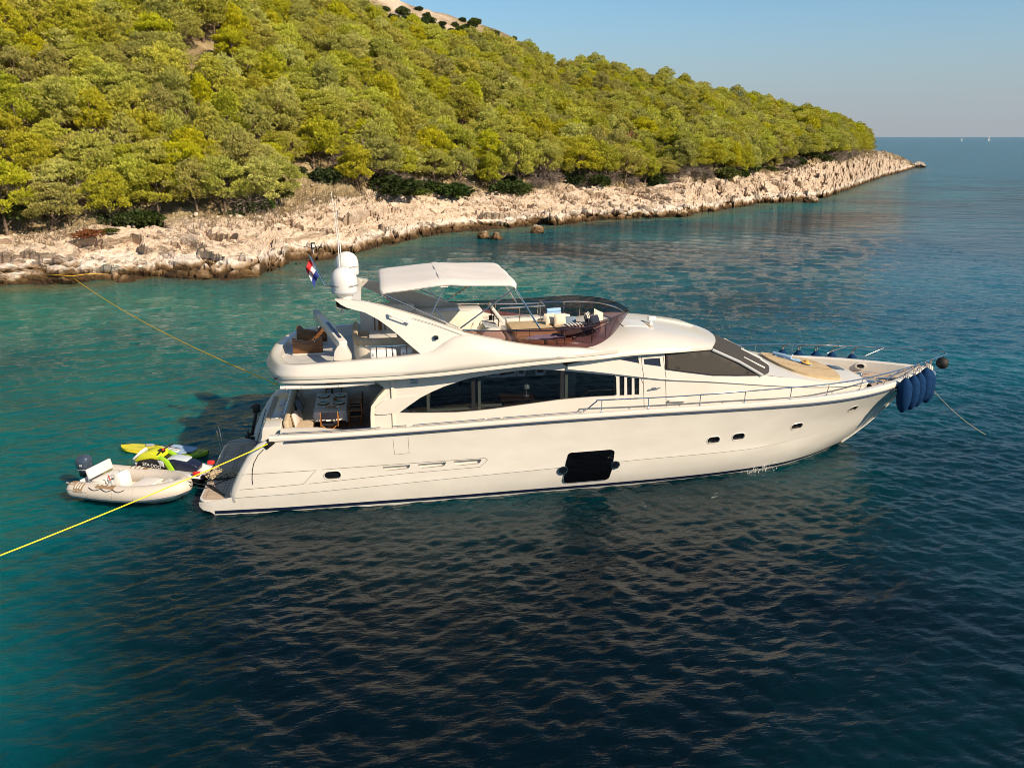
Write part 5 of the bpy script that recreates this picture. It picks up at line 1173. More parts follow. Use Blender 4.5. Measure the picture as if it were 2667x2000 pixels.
# ---------------------------------------------------------------- bow gear and rails
def rail(sg):
    top = [(12.02, -2.93, 2.82), (12.10, -2.93, 2.86), (12.46, -2.93, 3.14), (12.6, -2.93, 3.17), (14.33, -2.95, 3.17), (16.2, -2.96, 3.19), (18.2, -2.94, 3.24), (20.4, -2.80, 3.27), (21.87, -2.50, 3.30), (23.3, -1.98, 3.33), (24.3, -1.55, 3.35), (25.4, -.98, 3.37), (26.3, -.50, 3.39), (26.75, -.22, 3.39)]
    mb = MB().tube([(x, sg*-y, z) for x, y, z in [tuple(p) for p in spline(top, 5)]], .022, 7)
    for x in (12.6, 14.15, 15.9, 17.45, 19.1, 20.5, 21.9):
        h = hb(x, ZR(x)); zt = float(np.interp(x, [p[0] for p in top], [p[2] for p in top])); yt = float(np.interp(x, [p[0] for p in top], [-p[1] for p in top]))
        mb.tube([(x, sg*(h-.12), GT(x)-.02), (x+.02, sg*yt, zt)], .017, 6); mb.lathe([(.035, 0), (.035, .02), (.018, .05)], (x, sg*(h-.12), GT(x)), 8)
    for x in (23.1, 24.3, 25.3):
        h = hb(x, ZR(x)); x2 = x+.75; yt = float(np.interp(x2, [p[0] for p in top], [-p[1] for p in top])); zt = float(np.interp(x2, [p[0] for p in top], [p[2] for p in top]))
        mb.tube([(x, sg*(h-.10), GT(x)-.02), (x+.03, sg*(h-.08), GT(x)+.14), (x+.12, sg*(h-.08), GT(x)+.19), (x2, sg*yt, zt)], .017, 6)
    return mb
for sg in (-1, 1): part(rail(sg), 'bow_rail', m_steel)
part(MB().tube([(26.75, -.22, 3.39), (26.82, 0, 3.39), (26.75, .22, 3.39)], .022, 7), 'pulpit_tip', m_steel)
mb = MB()
for sg in (-1, 1):
    for x0, x1 in ((2.72, 5.62), (5.99, 6.42), (6.62, 8.85), (8.93, 9.35), (9.42, 12.02)):
        P = [(x, sg*(hb(x, ZR(x))-.13), GT(x)+.055) for x in np.linspace(x0, x1, 8)]
        if x0 == 2.72: P = [(2.54, sg*(hb(2.5, 2.4)-.10), GT(2.5)-.02), (2.62, sg*(hb(2.6, 2.4)-.11), GT(2.6)+.03)]+P
        if x1 == 12.02: P[-1] = (12.02, sg*2.93, 2.82)
        mb = MB().tube(P, .018, 6)
        for x in np.arange(x0+.15, x1, max(.25, min(1.3, (x1-x0)/2.2))): mb.tube([(x, sg*(hb(x, ZR(x))-.13), GT(x)-.02), (x, sg*(hb(x, ZR(x))-.13), GT(x)+.055)], .012, 5)
        part(mb, 'gunwale_handrail', m_steel)
mb = MB().lathe([(.0, 2.44), (.15, 2.44), (.13, 2.50), (.10, 2.54), (.13, 2.62), (.12, 2.66), (0, 2.67)], (23.55, .25, 0), 16).lathe([(.0, 2.44), (.14, 2.44), (.14, 2.52), (0, 2.53)], (23.95, -.35, 0), 14).box((23.75, -.05, 2.46), (.7, .8, .04)); part(mb, 'anchor_windlass', m_steel, bevel=.01)
mb = MB().box((24.45, -.1, 2.50), (.75, .20, .10)); part(mb, 'chain_stopper', m_steel, bevel=.01)
mb = MB()
for x_, y_ in ((24.2, .75), (24.2, -.75), (24.95, .3)): part(MB().tube([(x_-.16, y_, 2.53), (x_-.05, y_, 2.52), (x_+.05, y_, 2.52), (x_+.16, y_, 2.53)], [.012, .02, .02, .012], 6).tube([(x_-.05, y_, 2.43), (x_-.05, y_, 2.52)], .018, 6).tube([(x_+.05, y_, 2.43), (x_+.05, y_, 2.52)], .018, 6), 'mooring_cleat', m_steel)
for sg in (-1, 1):
    mb = MB(); c = Vector((24.15, sg*(hb(24.15, 2.6)-.20), 2.66)); tx = Vector((.88, sg*-.47, 0)); nn_ = Vector((sg*-.47*sg, -sg*.88, 0))
    rings = [[c+tx*r_*1.5*math.cos(t)+Vector((0, 0, r_*.95*math.sin(t)))+Vector((-.3*dd, -sg*dd, 0)) for t in np.linspace(0, 2*math.pi, 21)[:-1]] for r_, dd in ((.14, .0), (.14, .06), (.10, .07), (.09, .03))]
    mb.grid(rings, cv=True); fr_o = part(mb, 'bow_fairlead', m_gel, ang=60); part(MB().add(rings[-1], [list(range(20))]), 'fairlead_hole', m_black, fr_o)
mb = MB().box((26.15, 0, 2.62), (.7, .16, .10)).box((26.42, 0, 2.45), (.12, .2, .36), Matrix.Rotation(R(25), 3, 'Y')).tube([(26.3, 0, 2.5), (25.95, 0, 2.1), (25.6, 0, 1.75)], .035, 6); part(mb, 'anchor_roller', m_steel, bevel=.02)
mb = MB().lathe([(.03, 2.60), (.13, 2.66), (.17, 2.75), (.16, 2.86), (.08, 2.95), (0, 2.96)], (26.22, 0, 0), 16); part(mb, 'bow_cap', m_gel)
# vessel's emblem on the side
mb = MB()
for k in range(3): mb.box(wall(6.72+.0, 3.88+.09*k, -.02), (.22, .02, .045)).box(wall(6.62+.07*((k+1) % 2)*2.6, 3.92+.09*k, -.02), (.05, .02, .09))
part(mb, 'builder_emblem', m_steel, house)
# ================================================================== THINGS ON AND AROUND THE YACHT
def fab(name, c1, c2=None, s=20): return noisy(name, c1, c2 or tuple(v*.82 for v in c1), s, .9, .002, 200)
m_chairfab = fab('navy_canvas', (.014, .014, .028)); m_chairwood = noisy('orange_wood', (.30, .115, .025), (.40, .17, .045), 9, .4)
m_linen = fab('white_linen', (.74, .71, .68)); m_plate = mat('green_glaze', (.05, .16, .15), .12); m_wplate = mat('white_china', (.8, .79, .76), .15)
m_mat = fab('brown_raffia', (.22, .12, .06)); m_food = noisy('food', (.45, .14, .04), (.5, .3, .1), 40, .6); m_clear = tinted('clear_glass', (.86, .88, .86))
m_cream_p = fab('cream_fabric', (.66, .58, .46)); m_blue_p = fab('grey_blue_fabric', (.17, .23, .30)); m_greige = fab('greige_fabric', (.34, .28, .23)); m_pinkw = fab('pale_pink_fabric', (.62, .52, .48))
m_dkgrey = fab('dark_grey_fabric', (.085, .08, .085)); m_towel = fab('blue_towel', (.30, .46, .66)); m_navy_p = fab('navy_fabric', (.012, .018, .04))
m_stripe = mat('striped_fabric', (.6, .55, .48), .9); N, L, b = nodes(m_stripe)
_w = tex(m_stripe, 'WAVE', scale=2.6, bands_direction='X', Distortion=.6); L.new(ramp(m_stripe, _w.outputs[0], [(.48, (.68, .62, .54)), (.52, (.018, .02, .035))]).outputs[0], b.inputs['Base Color'])
def pillow_me(w, h, t):
    mb = MB(); n = 10
    for sg in (1, -1):
        rows = []
        for i in range(n+1):
            u = -1+2*i/n; row = []
            for j in range(n+1):
                v = -1+2*j/n; k = max(0, (1-u**4)*(1-v**4))**.55; pin = 1-.09*(1-abs(u*v))*(abs(u)**3+abs(v)**3)*.5
                row.append((u*w*.5*pin, v*h*.5*pin, sg*t*.5*k))
            rows.append(row)
        mb.grid(rows, flip=sg < 0)
    return mb
def pillow(c, w, h, t, m_, label, rx=60, rz=0, ry=0, group=None):
    mb = pillow_me(w, h, t); o = mb.build('pillow', m_, ang=180); o.location = c
    o.rotation_euler = (R(rx), R(ry), R(rz)); return tag(o, label, 'pillow', group)
SOLE = 1.77
# ---- dining table, cloth and settings
TX, TY, TH = 4.0, .52, 2.47
t = empty('dining_table', (TX, TY, SOLE), 'cockpit dining table under the white tablecloth', 'table')
MB().box((TX, TY, TH-.02), (.98, 2.0, .04)).build('tabletop', m_wood, t, bevel=.01)
for dy in (-.55, .55): MB().lathe([(.22, SOLE), (.20, SOLE+.03), (.05, SOLE+.06), (.05, TH-.04)], (TX, TY+dy, 0), 14).build('leg', m_steel, t)
mb = MB(); rows = []
outl = resample(roundpoly([(-.53, -1.06), (.53, -1.06), (.53, 1.06), (-.53, 1.06)], .08, 5), .05)
for k, (s_, z) in enumerate([(0, 0), (.5, 0), (.96, .0), (1.0, -.006), (1.012, -.05), (1.03, -.15), (1.06, -.24), (1.075, -.30)]):
    row = []
    for i, (x, y) in enumerate(outl):
        a = math.atan2(y, x); w = max(0, k-4)*.014*math.sin(i*.9+math.sin(i*.37)*2); n_ = Vector((x/.53, y/1.06, 0)).normalized()
        ex = max(0, s_-1)*1.5; corner = (abs(x) > .42 and abs(y) > .95)
        row.append((TX+x*min(s_, 1)+n_.x*(ex+w), TY+y*min(s_, 1)+n_.y*(ex+w), TH+.008+z*(1.25 if corner else 1)))
    rows.append(row)
mb.grid(rows, cv=True); tag(mb.build('tablecloth', m_linen, ang=60), 'white linen cloth draped over the cockpit dining table', 'tablecloth')
TT = TH+.010
for i, (x, y, lb) in enumerate([(3.72, 1.15, 'far left'), (4.28, 1.12, 'far right'), (3.74, .33, 'near left'), (4.27, .30, 'near right')]):
    o = MB().lathe([(.0, .001), (.20, .001), (.205, .004), (.20, .008), (0, .008)], (0, 0, 0), 26).build('placemat', m_mat); o.location = (x, y, TT); tag(o, 'round brown raffia mat under the %s green plate' % lb, 'placemat', 'place settings')
    o = MB().lathe([(.0, .012), (.10, .010), (.165, .030), (.168, .034), (.10, .018), (0, .018)], (0, 0, 0), 28).build('plate', m_plate); o.location = (x+.0, y, TT); tag(o, 'glazed green plate at the %s place on the white cloth' % lb, 'plate', 'place settings')
for x, y, lb in ((3.63, .86, 'far'), (3.66, .02, 'near')):
    o = MB().box((0, 0, .009), (.24, .09, .016)).build('napkin', m_linen, bevel=.006); o.location = (x, y, TT); tag(o, 'folded white napkin by the %s left green plate' % lb, 'napkin', 'place settings')
pt = empty('serving_platter', (4.02, -.14, TT), 'oval white platter of red seafood on the near half of the table', 'platter')
mb = MB().lathe([(.0, .010), (.16, .010), (.20, .03), (.205, .034), (.16, .018), (0, .018)], (0, 0, 0), 28); mb.v = [(x*1.35, y*.8, z) for x, y, z in mb.v]; mb.xform(Matrix.Translation((4.02, -.14, TT))); mb.build('dish', m_wplate, pt)
mb = MB()
for k in range(18): a = k*2.4; mb.box((4.02+.15*math.cos(a)*rng.random()**.5*1.2, -.14+.08*math.sin(a), TT+.032), (.06, .025, .025), Matrix.Rotation(a, 3, 'Z'))
mb.build('food', m_food, pt, bevel=.008).__setitem__('kind', 'stuff')
gm = MB().lathe([(.035, 0), (.034, .004), (.005, .008), (.005, .085), (.032, .11), (.040, .15), (.034, .20)], (0, 0, 0), 14)
g0 = None
for x, y, lb in ((3.95, 1.30, 'farthest'), (4.06, .95, 'second farthest'), (3.92, .72, 'second nearest'), (4.08, .50, 'nearest')):
    if g0 is None: g0 = gm.build('wine_glass', m_clear, ang=180); o = g0
    else: o = g0.copy(); col.objects.link(o)
    o.location = (x, y, TT); tag(o, 'clear stemmed glass in the middle of the table, %s of the row' % lb, 'wine glass', 'wine glasses on the table')
mb = MB().lathe([(.0, 0), (.036, 0), (.037, .18), (.015, .23), (.014, .29), (0, .29)], (0, 0, 0), 14); o = mb.build('wine_bottle', mat('bottle_glass', (.012, .03, .012), .08)); o.location = (3.99, 1.50, TT); tag(o, 'dark wine bottle at the far end of the dining table', 'bottle')
o = MB().lathe([(0, 0), (.05, 0), (.085, .06), (.08, .065), (.045, .012), (0, .012)], (0, 0, 0), 16).build('bowl', mat('amber_bowl', (.35, .16, .03), .2)); o.location = (4.13, .66, TT); tag(o, 'amber bowl between the green plates', 'bowl')
# ---- director's chairs
def chair():
    r = empty('folding_chair', (0, 0, 0), 'x', 'chair', 'chairs round the dining table')
    MB().grid([[(-.25+.5*i/6, -.20+.42*j/4, .46-.03*math.sin(math.pi*i/6)) for j in range(5)] for i in range(7)]).grid([[(-.25+.5*i/6, -.20+.42*j/4, .45-.03*math.sin(math.pi*i/6)) for j in range(5)] for i in range(7)], flip=True).build('seat', m_chairfab, r)
    MB().grid([[(-.27+.54*i/6, -.22-.03*math.sin(math.pi*i/6), .66+.24*j/3) for j in range(4)] for i in range(7)]).grid([[(-.27+.54*i/6, -.235-.03*math.sin(math.pi*i/6), .66+.24*j/3) for j in range(4)] for i in range(7)], flip=True).build('backrest', m_chairfab, r)
    for sg in (-1, 1):
        MB().box((sg*.28, -.02, .665), (.055, .50, .022)).build('armrest', m_chairwood, r, bevel=.006)
        MB().box((sg*.275, -.225, .66), (.032, .032, .50)).build('back_post', m_chairwood, r, bevel=.004)
        MB().box((sg*.275, .19, .54), (.03, .035, .24)).build('arm_post', m_chairwood, r, bevel=.004)
        MB().box((sg*.265, 0, .455), (.03, .48, .03)).build('seat_rail', m_chairwood, r, bevel=.004)
        MB().box((sg*.25, 0, .015), (.035, .50, .03)).build('foot', m_chairwood, r, bevel=.004)
        for y in (-.19, .19):
            d = Vector((sg*.50, 0, .42)); MB().box((0, y+.012*sg, .235), (.65, .02, .034), Matrix.Rotation(-sg*math.atan2(.42, .50), 3, 'Y')).build('leg', m_chairwood, r, bevel=.003)
    return r
ch0 = chair()
for i, (x, y, rz, lb) in enumerate([(4.00, -.98, 0, 'navy folding chair at the near end of the table, its back to the rail'), (4.80, -.18, 90, 'navy folding chair on the bow side of the table, nearer the rail'), (4.82, .72, 90, 'navy folding chair on the bow side of the table, farther from the rail'), (4.02, 1.98, 180, 'navy folding chair at the far end of the table behind the bottle')]):
    o = ch0 if i == 0 else copy_tree(ch0); o.location = (x, y, SOLE); o.rotation_euler = (0, 0, R(rz)); o['label'] = lb
# ---- pillows on the cockpit sofa
PC = 'pillows on the cockpit sofa'
pillow((2.93, -1.20, 2.50), .48, .46, .16, m_pinkw, 'pale pink pillow at the near end of the cockpit sofa', 78, 82, 0, PC)
pillow((3.02, -.88, 2.48), .44, .42, .14, m_greige, 'mottled grey pillow tucked behind the pale pink one', 74, 76, 0, PC)
pillow((2.95, .12, 2.50), .46, .44, .15, m_blue_p, 'grey blue pillow in the middle of the cockpit sofa', 72, 84, 0, PC)
pillow((2.96, .92, 2.50), .50, .48, .16, m_greige, 'large brownish grey pillow beyond the blue one on the cockpit sofa', 70, 95, 0, PC)
pillow((2.92, 1.60, 2.50), .46, .44, .15, m_pinkw, 'pale patterned pillow at the far end of the cockpit sofa', 72, 95, 0, PC)
# ---- flybridge soft things
FP = 'pillows on the flybridge sun pads'; z0 = 4.96
pillow((11.62, .42, z0+.17), .40, .40, .15, m_cream_p, 'cream pillow propped on the sun pad, left of its twin', 68, 18, 0, FP)
pillow((11.92, .18, z0+.19), .44, .42, .15, m_cream_p, 'cream pillow in front on the sun pad, right of its twin', 72, 8, 0, FP)
pillow((12.32, .38, z0+.10), .46, .40, .15, m_blue_p, 'grey blue pillow lying behind the two cream pillows', 35, -10, 0, FP)
pillow((12.86, .0, z0+.24), .44, .42, .15, m_stripe, 'cream and navy striped pillow standing near the screen', 75, 55, 0, FP)
pillow((13.05, -.30, z0+.20), .44, .42, .15, m_navy_p, 'navy pillow leaning on the striped one by the screen', 70, 40, 0, FP)
pillow((13.22, -.05, z0+.30), .46, .44, .15, m_cream_p, 'cream pillow leaning into the front of the windscreen', 68, 25, 25, FP)
pillow((12.25, -.55, z0+.09), .80, .5, .20, m_stripe, 'long striped bolster lying across the sun pad', 5, 12, 0, FP)
pillow((11.95, -1.45, z0+.13), .78, .46, .24, m_dkgrey, 'long dark grey pillow on the near sun pad behind the glass', 12, 6, 0, FP)
pillow((12.55, -1.2, z0+.10), .5, .4, .2, m_navy_p, 'dark navy pillow in the near corner of the windscreen', 20, 40, 0, FP)
def cloth(poly, zf, m_, name, label, cat, amp=.02, step=.07, seed=0):
    mb = MB().panel(roundpoly(poly, .05), [], lambda x, y, d: (x, y, zf(x, y)+amp*(noise.noise(Vector((x*5, y*5, seed)))+.6+.5*noise.noise(Vector((x*11, y*9, seed+4))))+d), step, rim=-amp*.6-.004, edge=.06)
    return tag(mb.build(name, m_, ang=80), label, cat)
cloth([(10.35, -1.62), (10.75, -1.20), (11.3, -1.12), (11.75, -1.30), (11.7, -1.62), (11.0, -1.80)], lambda x, y: 4.945, mat('pale_blue_sheet', (.42, .46, .66), .9), 'beach_towel', 'pale blue towel spread on the near sun pad behind the glass', 'towel', .03)
mb = MB().box((0, 0, .006), (.22, .14, .01)); o = mb.build('tablet', m_black, bevel=.004); o.location = (11.42, -1.42, 5.03); o.rotation_euler = (R(4), R(-3), R(20)); tag(o, 'dark tablet lying on the pale blue towel', 'tablet')
rt = None
for i, (x, y, z, lb) in enumerate([(12.0, 1.62, 5.04, 'rolled blue towel under the other on the port bench'), (12.05, 1.80, 5.04, 'rolled blue towel behind, on the port bench'), (12.02, 1.71, 5.17, 'rolled blue towel on top of two others on the port bench')]):
    if rt is None:
        mb = MB(); sp = [(.085*(1-.8*k/40)*math.cos(k*.45), .085*(1-.8*k/40)*math.sin(k*.45)) for k in range(40)]
        mb.grid([[(-.27, a, c) for a, c in sp], [(.27, a, c) for a, c in sp]]); mb.lathe([(.078, -.265), (.080, 0), (.078, .265)], (0, 0, 0), 18, Matrix.Rotation(R(90), 3, 'Y')); mb.lathe([(0, .255), (.078, .255)], (0, 0, 0), 18, Matrix.Rotation(R(90), 3, 'Y')); mb.lathe([(.078, -.255), (0, -.255)], (0, 0, 0), 18, Matrix.Rotation(R(90), 3, 'Y')); rt = mb.build('rolled_towel', m_towel); o = rt
    else: o = rt.copy(); col.objects.link(o)
    o.location = (x, y, z); o.rotation_euler = (0, 0, R(12)); tag(o, lb, 'towel', 'rolled towels on the port bench')
# ---- bow towel and hat on the sun pad
zp = lambda x, y: trunk_z(x, y)+.088
cloth([(20.30, .75), (20.55, .42), (20.95, -.05), (21.25, -.30), (21.45, .15), (21.05, .55), (20.6, .95)], zp, m_towel, 'beach_towel', 'light blue towel crumpled on the tan sun pad at the bow', 'towel', .05, .06, 3)
mb = MB().tube([(20.35, .95, zp(20.4, .8)+.07), (20.6, .55, zp(20.6, .5)+.08), (20.75, .30, zp(20.7, .3)+.07)], [.07, .085, .06], 10); tag(mb.build('rolled_towel', m_towel, ang=70), 'rolled end of blue towel on the bow sun pad', 'towel')
mb = MB().lathe([(.0, .09), (.07, .085), (.095, .03), (.10, .012), (.20, .004), (.205, .0), (.10, .0)], (0, 0, 0), 20); o = mb.build('straw_hat', noisy('straw_weave', (.55, .30, .06), (.66, .40, .12), 40, .8)); o.location = (21.15, -.08, zp(21.15, -.08)+.07); o.rotation_euler = (R(6), R(12), 0); tag(o, 'orange straw hat on the blue towel at the bow', 'hat')
# ---- boat deck: wooden chocks and life raft cases
m_wd2 = m_wood
def chock(y0, poly, label):
    r = empty('boat_chock', (3.4, y0, FZ), label, 'boat chock', 'wooden boat chocks')
    MB().prism(poly, lambda x, z, t: (x, y0+t, z), -.045, .045).build('board', m_wd2, r, bevel=.008)
    MB().box((3.42, y0, FZ+.03), (1.05, .14, .05)).build('base_bar', m_gel, r, bevel=.01)
    MB().tube([(3.62, y0-.05, 4.78), (3.62, y0-.05, 4.90), (3.62, y0+.05, 4.90), (3.62, y0+.05, 4.78)], .014, 6).build('lifting_eye', m_steel, r)
chock(-.12, [(2.92, 4.40), (3.88, 4.40), (3.88, 4.93), (3.66, 4.84), (3.55, 4.80), (3.42, 4.79), (3.28, 4.82), (3.18, 4.86), (3.08, 4.84), (3.0, 4.90), (2.92, 4.91)], 'varnished wooden boat chock nearer the rail, in sunlight')
chock(1.42, [(2.92, 4.40), (3.95, 4.40), (3.95, 4.75), (3.86, 5.02), (3.70, 4.90), (3.56, 4.80), (3.42, 4.83), (3.30, 4.86), (3.18, 4.86), (3.08, 4.98), (2.94, 4.98)], 'darker wooden boat chock behind, hanging under the crane hook')
def case(x0, x1, label):
    r = empty('raft_case', ((x0+x1)/2, -2.05, FZ), label, 'raft case', 'white raft cases'); w = x1-x0
    MB().box(((x0+x1)/2, -2.02, FZ+.30), (w, .42, .56)).build('shell', m_dome, r, bevel=.06, seg=3)
    for k in ((.25, .62, .85) if w > .6 else (.5,)): MB().box((x0+w*k, -2.02, FZ+.30), (.022, .436, .575)).build('strap', m_black, r)
    for k in ((.12, .9) if w > .6 else (.2,)): MB().box((x0+w*k, -2.235, FZ+.44), (.05, .02, .09)).build('latch', m_grey, r, bevel=.005)
case(5.42, 6.22, 'white strapped raft case below the sofa, the wider one'); case(6.36, 6.72, 'white strapped raft case below the arch leg, the narrow one')
# ---- ensign
m_red = fab('red_cloth', (.55, .02, .025)); m_wht = fab('white_cloth', (.72, .70, .70)); m_blu = fab('blue_cloth', (.02, .035, .22))
fl_ = empty('ensign', (3.66, .42, 7.38), 'small red, white and blue flag hanging from the slanted staff', 'flag')
def fpt(u, v):           # u along the hoist, v along the fly; it hangs limp
    h = Vector((3.64, .42, 7.42)).lerp(Vector((3.88, .39, 6.86)), u); d = Vector((-.05, .04*math.sin(v*9+u*3), -.62))
    return h+Vector((-.30*v*(1-.35*v), .07*math.sin(v*7+u*4), -.42*v))*(.9)
for k, m_ in enumerate((m_red, m_wht, m_blu)):
    MB().grid([[fpt((k+i/3)/3, j/10) for j in range(11)] for i in range(4)]).build(('red_stripe', 'white_stripe', 'blue_stripe')[k], m_, fl_, ang=180)
mb = MB()
for i in range(5):
    for j in range(5):
        if (i+j) % 2 == 0: mb.add([fpt(.36+.06*i, .38+.05*j)+Vector((0, -.008, 0)), fpt(.36+.06*(i+1), .38+.05*j)+Vector((0, -.008, 0)), fpt(.36+.06*(i+1), .38+.05*(j+1))+Vector((0, -.008, 0)), fpt(.36+.06*i, .38+.05*(j+1))+Vector((0, -.008, 0))], [(0, 1, 2, 3)])
mb.build('shield_checks', m_red, fl_)
# ---- fenders on the bow rail
m_fend = noisy('fender_cover', (.002, .022, .075), (.004, .033, .105), 8, .85, .003, 150, spec=.15); m_rope = noisy('rope', (.20, .14, .10), (.42, .34, .28), 60, .9); m_brope = mat('black_line', (.012, .012, .014), .8)
def fender(c, label, tilt=0.0, group='blue fenders hanging from the starboard bow rail', L_=1.28, top=None):
    r = empty('fender', c, label, 'fender', group)
    body = MB().lathe([(.0, -L_*.5), (.05, -L_*.5), (.09, -L_*.47), (.17, -L_*.38), (.225, -L_*.25), (.25, -.1), (.25, .15), (.225, L_*.28), (.16, L_*.39), (.09, L_*.46), (.06, L_*.49), (0, L_*.5)], c, 24); body.build('cover', m_fend, r, ang=80)
    cx, cy, cz = c; tp_ = top or (cx, cy, cz+L_*.5+.30)
    mb = MB()
    for d in (-.03, .03): mb.tube([(cx+d, cy, cz+L_*.48), (cx+d*1.3, cy, cz+L_*.5+.14), tp_], .014, 5)
    mb.tube([(tp_[0]-.05, tp_[1], tp_[2]), (tp_[0], tp_[1]-.04, tp_[2]+.03), (tp_[0]+.05, tp_[1], tp_[2]), (tp_[0], tp_[1]+.04, tp_[2]-.02)], .016, 5, closed=True); mb.build('lanyard', m_rope, r)
    return r
RT = lambda x: (float(np.interp(x, [23.3, 24.3, 25.4, 26.3], [-1.98, -1.55, -.98, -.50])), float(np.interp(x, [23.3, 24.3, 25.4, 26.3], [3.33, 3.35, 3.37, 3.39])))
for x, lb, dz, dy in ((23.96, 'blue fender with a small pale patch, nearest of the bow bunch', 2.42, -.10), (24.42, 'blue fender second from the stern end of the bow bunch', 2.42, -.08), (24.80, 'blue fender in the middle of the bow bunch, two pale marks on it', 2.44, -.06), (25.20, 'blue fender highest of the bow bunch', 2.55, -.05), (25.62, 'blue fender farthest forward, half hidden behind the bunch', 2.36, .10)):
    y, zt = RT(x); fender((x+.06, y+dy-.06, dz), lb, top=(x, y, zt))
fp0 = None
for x, lb in ((21.75, 'blue fender outside the far bow rail, first from the windscreen'), (22.35, 'blue fender outside the far bow rail, second from the windscreen'), (22.95, 'blue fender outside the far bow rail, third from the windscreen'), (23.5, 'blue fender outside the far bow rail, fourth from the windscreen'), (24.15, 'blue fender outside the far bow rail, nearest the tip')):
    h = hb(x, ZR(x)); fender((x, h+.34, 2.36), lb, group='blue fenders hanging outside the far bow rail', top=(x+.05, float(np.interp(x, [20.4, 21.87, 23.3, 24.3], [2.80, 2.50, 1.98, 1.55])), 3.31))
# black ball under the pulpit
bl = empty('anchor_ball', (26.78, 0, 2.98), 'black ball hanging under the tip of the bow rail', 'signal ball')
bmx = bmesh.new(); bmesh.ops.create_uvsphere(bmx, u_segments=24, v_segments=16, radius=.225); me = bpy.data.meshes.new('ball'); bmx.to_mesh(me); bmx.free(); me.materials.append(mat('dull_black', (.008, .008, .008), .7))
for p_ in me.polygons: p_.use_smooth = True
me.transform(Matrix.Translation((26.78, 0, 2.98))); o = bpy.data.objects.new('ball', me); col.objects.link(o); attach(o, bl)
MB().tube([(26.78, 0, 3.2), (26.80, 0, 3.39)], .01, 5).build('lanyard', m_brope, bl)
MB().lathe([(.226, -.012), (.230, 0), (.226, .012)], (26.78, 0, 2.98), 24).build('seam_band', m_black, bl)
# anchor chain
ch = MB(); A, Bp = Vector((26.2, 0, 2.25)), Vector((29.5, -.15, -.25)); n_ = 110
P = [A.lerp(Bp, k/n_)+Vector((0, 0, -.22*math.sin(math.pi*k/n_))) for k in range(n_+1)]
for k in range(n_):
    d = (P[k+1]-P[k]).normalized(); s_ = d.cross(Vector((0, 1, 0))).normalized() if k % 2 else d.cross(Vector((0, 0, 1))).normalized(); c = P[k].lerp(P[k+1], .5)
    ch.tube([c+d*.026*math.cos(t)+s_*.014*math.sin(t) for t in np.linspace(0, 2*math.pi, 9)[:-1]], .0065, 4, closed=True)
tag(ch.build('anchor_chain', mat('galvanised', (.42, .37, .30), .6, .3), ang=180), 'anchor chain slanting from the bow into the water', 'chain')
# ---- yellow mooring lines
m_yel = mat('yellow_rope', (.80, .48, .015), .6); m_yel2 = mat('yellow_rope_near', (.86, .66, .01), .55)
def catenary(A, B_, sag, n=40):
    A, B_ = Vector(A), Vector(B_); return [A.lerp(B_, k/n)+Vector((0, 0, -sag*4*(k/n)*(1-k/n))) for k in range(n+1)]
ml = MB().tube(catenary((2.28, -2.98, 2.36), (-12.6, -14.15, 1.0), .35), .018, 7); tag(ml.build('mooring_line', m_yel2, ang=180), 'thick yellow mooring line running from the near stern corner toward the viewer', 'mooring line', 'yellow mooring lines')
ml = MB().tube(catenary((2.0, 2.85, 2.5), (-17.3, 41.2, .75), .45), .022, 7); tag(ml.build('mooring_line', m_yel, ang=180), 'thin yellow mooring line running from the far stern corner to the rocks', 'mooring line', 'yellow mooring lines')
ml = MB().tube([(-19.6, 42.4, .85), (-18.4, 41.0, 1.05), (-17.3, 40.8, .95), (-16.2, 41.4, 1.0), (-15.2, 42.3, .8)], .020, 6); tag(ml.build('rope_sling', m_yel, ang=180), 'yellow rope sling tied round the shore rock', 'rope', 'yellow mooring lines')
# ---- swim platform clutter
hp = MB()
for k in range(46):
    a = rng.uniform(0, 6.28); c = Vector((rng.gauss(.30, .24), rng.gauss(-.62, .17), .475+abs(rng.gauss(0, .05)))); r_ = rng.uniform(.06, .17); q = rng.uniform(0, 6)
    hp.tube([c+Vector((r_*math.cos(t+q), r_*.8*math.sin(t+q), .02*math.sin(3*t)+.02)) for t in np.linspace(0, rng.uniform(3, 6), 9)], .016, 5)
m_hemp = noisy('hemp', (.42, .33, .20), (.58, .47, .31), 30, .9); o = hp.build('rope_heap', m_hemp, ang=180); tag(o, 'untidy heap of pale rope and fins on the teak platform', 'rope')
hp = MB()
for k in range(9):
    c = Vector((rng.uniform(.0, .8), rng.uniform(-1.0, -.7), .482)); a = rng.uniform(-.6, .6)+.5; hp.box(c, (.34, .11, .025), Matrix.Rotation(a, 3, 'Z') @ Matrix.Rotation(R(rng.uniform(-8, 8)), 3, 'X'))
tag(hp.build('swim_fins', m_black, bevel=.01), 'black swim fins lying against the pale rope heap', 'fins')
for pts, lb in (([(-.2, -1.15, .42), (.0, -1.32, .49), (.35, -1.85, .49), (.72, -2.32, .50)], 'black mooring line knotted over the near platform corner'), ([(-.55, -1.75, .75), (-.07, -1.68, .50), (.4, -1.25, .49), (.87, -.64, .52), (1.3, .6, .9), (1.62, 1.9, 1.9)], 'black line leading from the tender across the platform to the transom')):
    tag(MB().tube([tuple(p) for p in spline(pts, 6)], .020 if 'knotted' in lb else .013, 6).build('dock_line', m_brope, ang=180), lb, 'rope', 'black lines on the platform')
mb = MB().tube([tuple(p) for p in spline([(.1, -1.42, .50), (.25, -1.62, .53), (.45, -1.9, .52), (.66, -2.26, .51)], 6)], .03, 6); tag(mb.build('line_splice', m_brope, ang=180), 'thick black splice on the near platform corner', 'rope', 'black lines on the platform')
ob = empty('spare_outboard', (1.15, 1.9, .46), 'small black outboard motor hung on the far side of the transom', 'outboard motor')
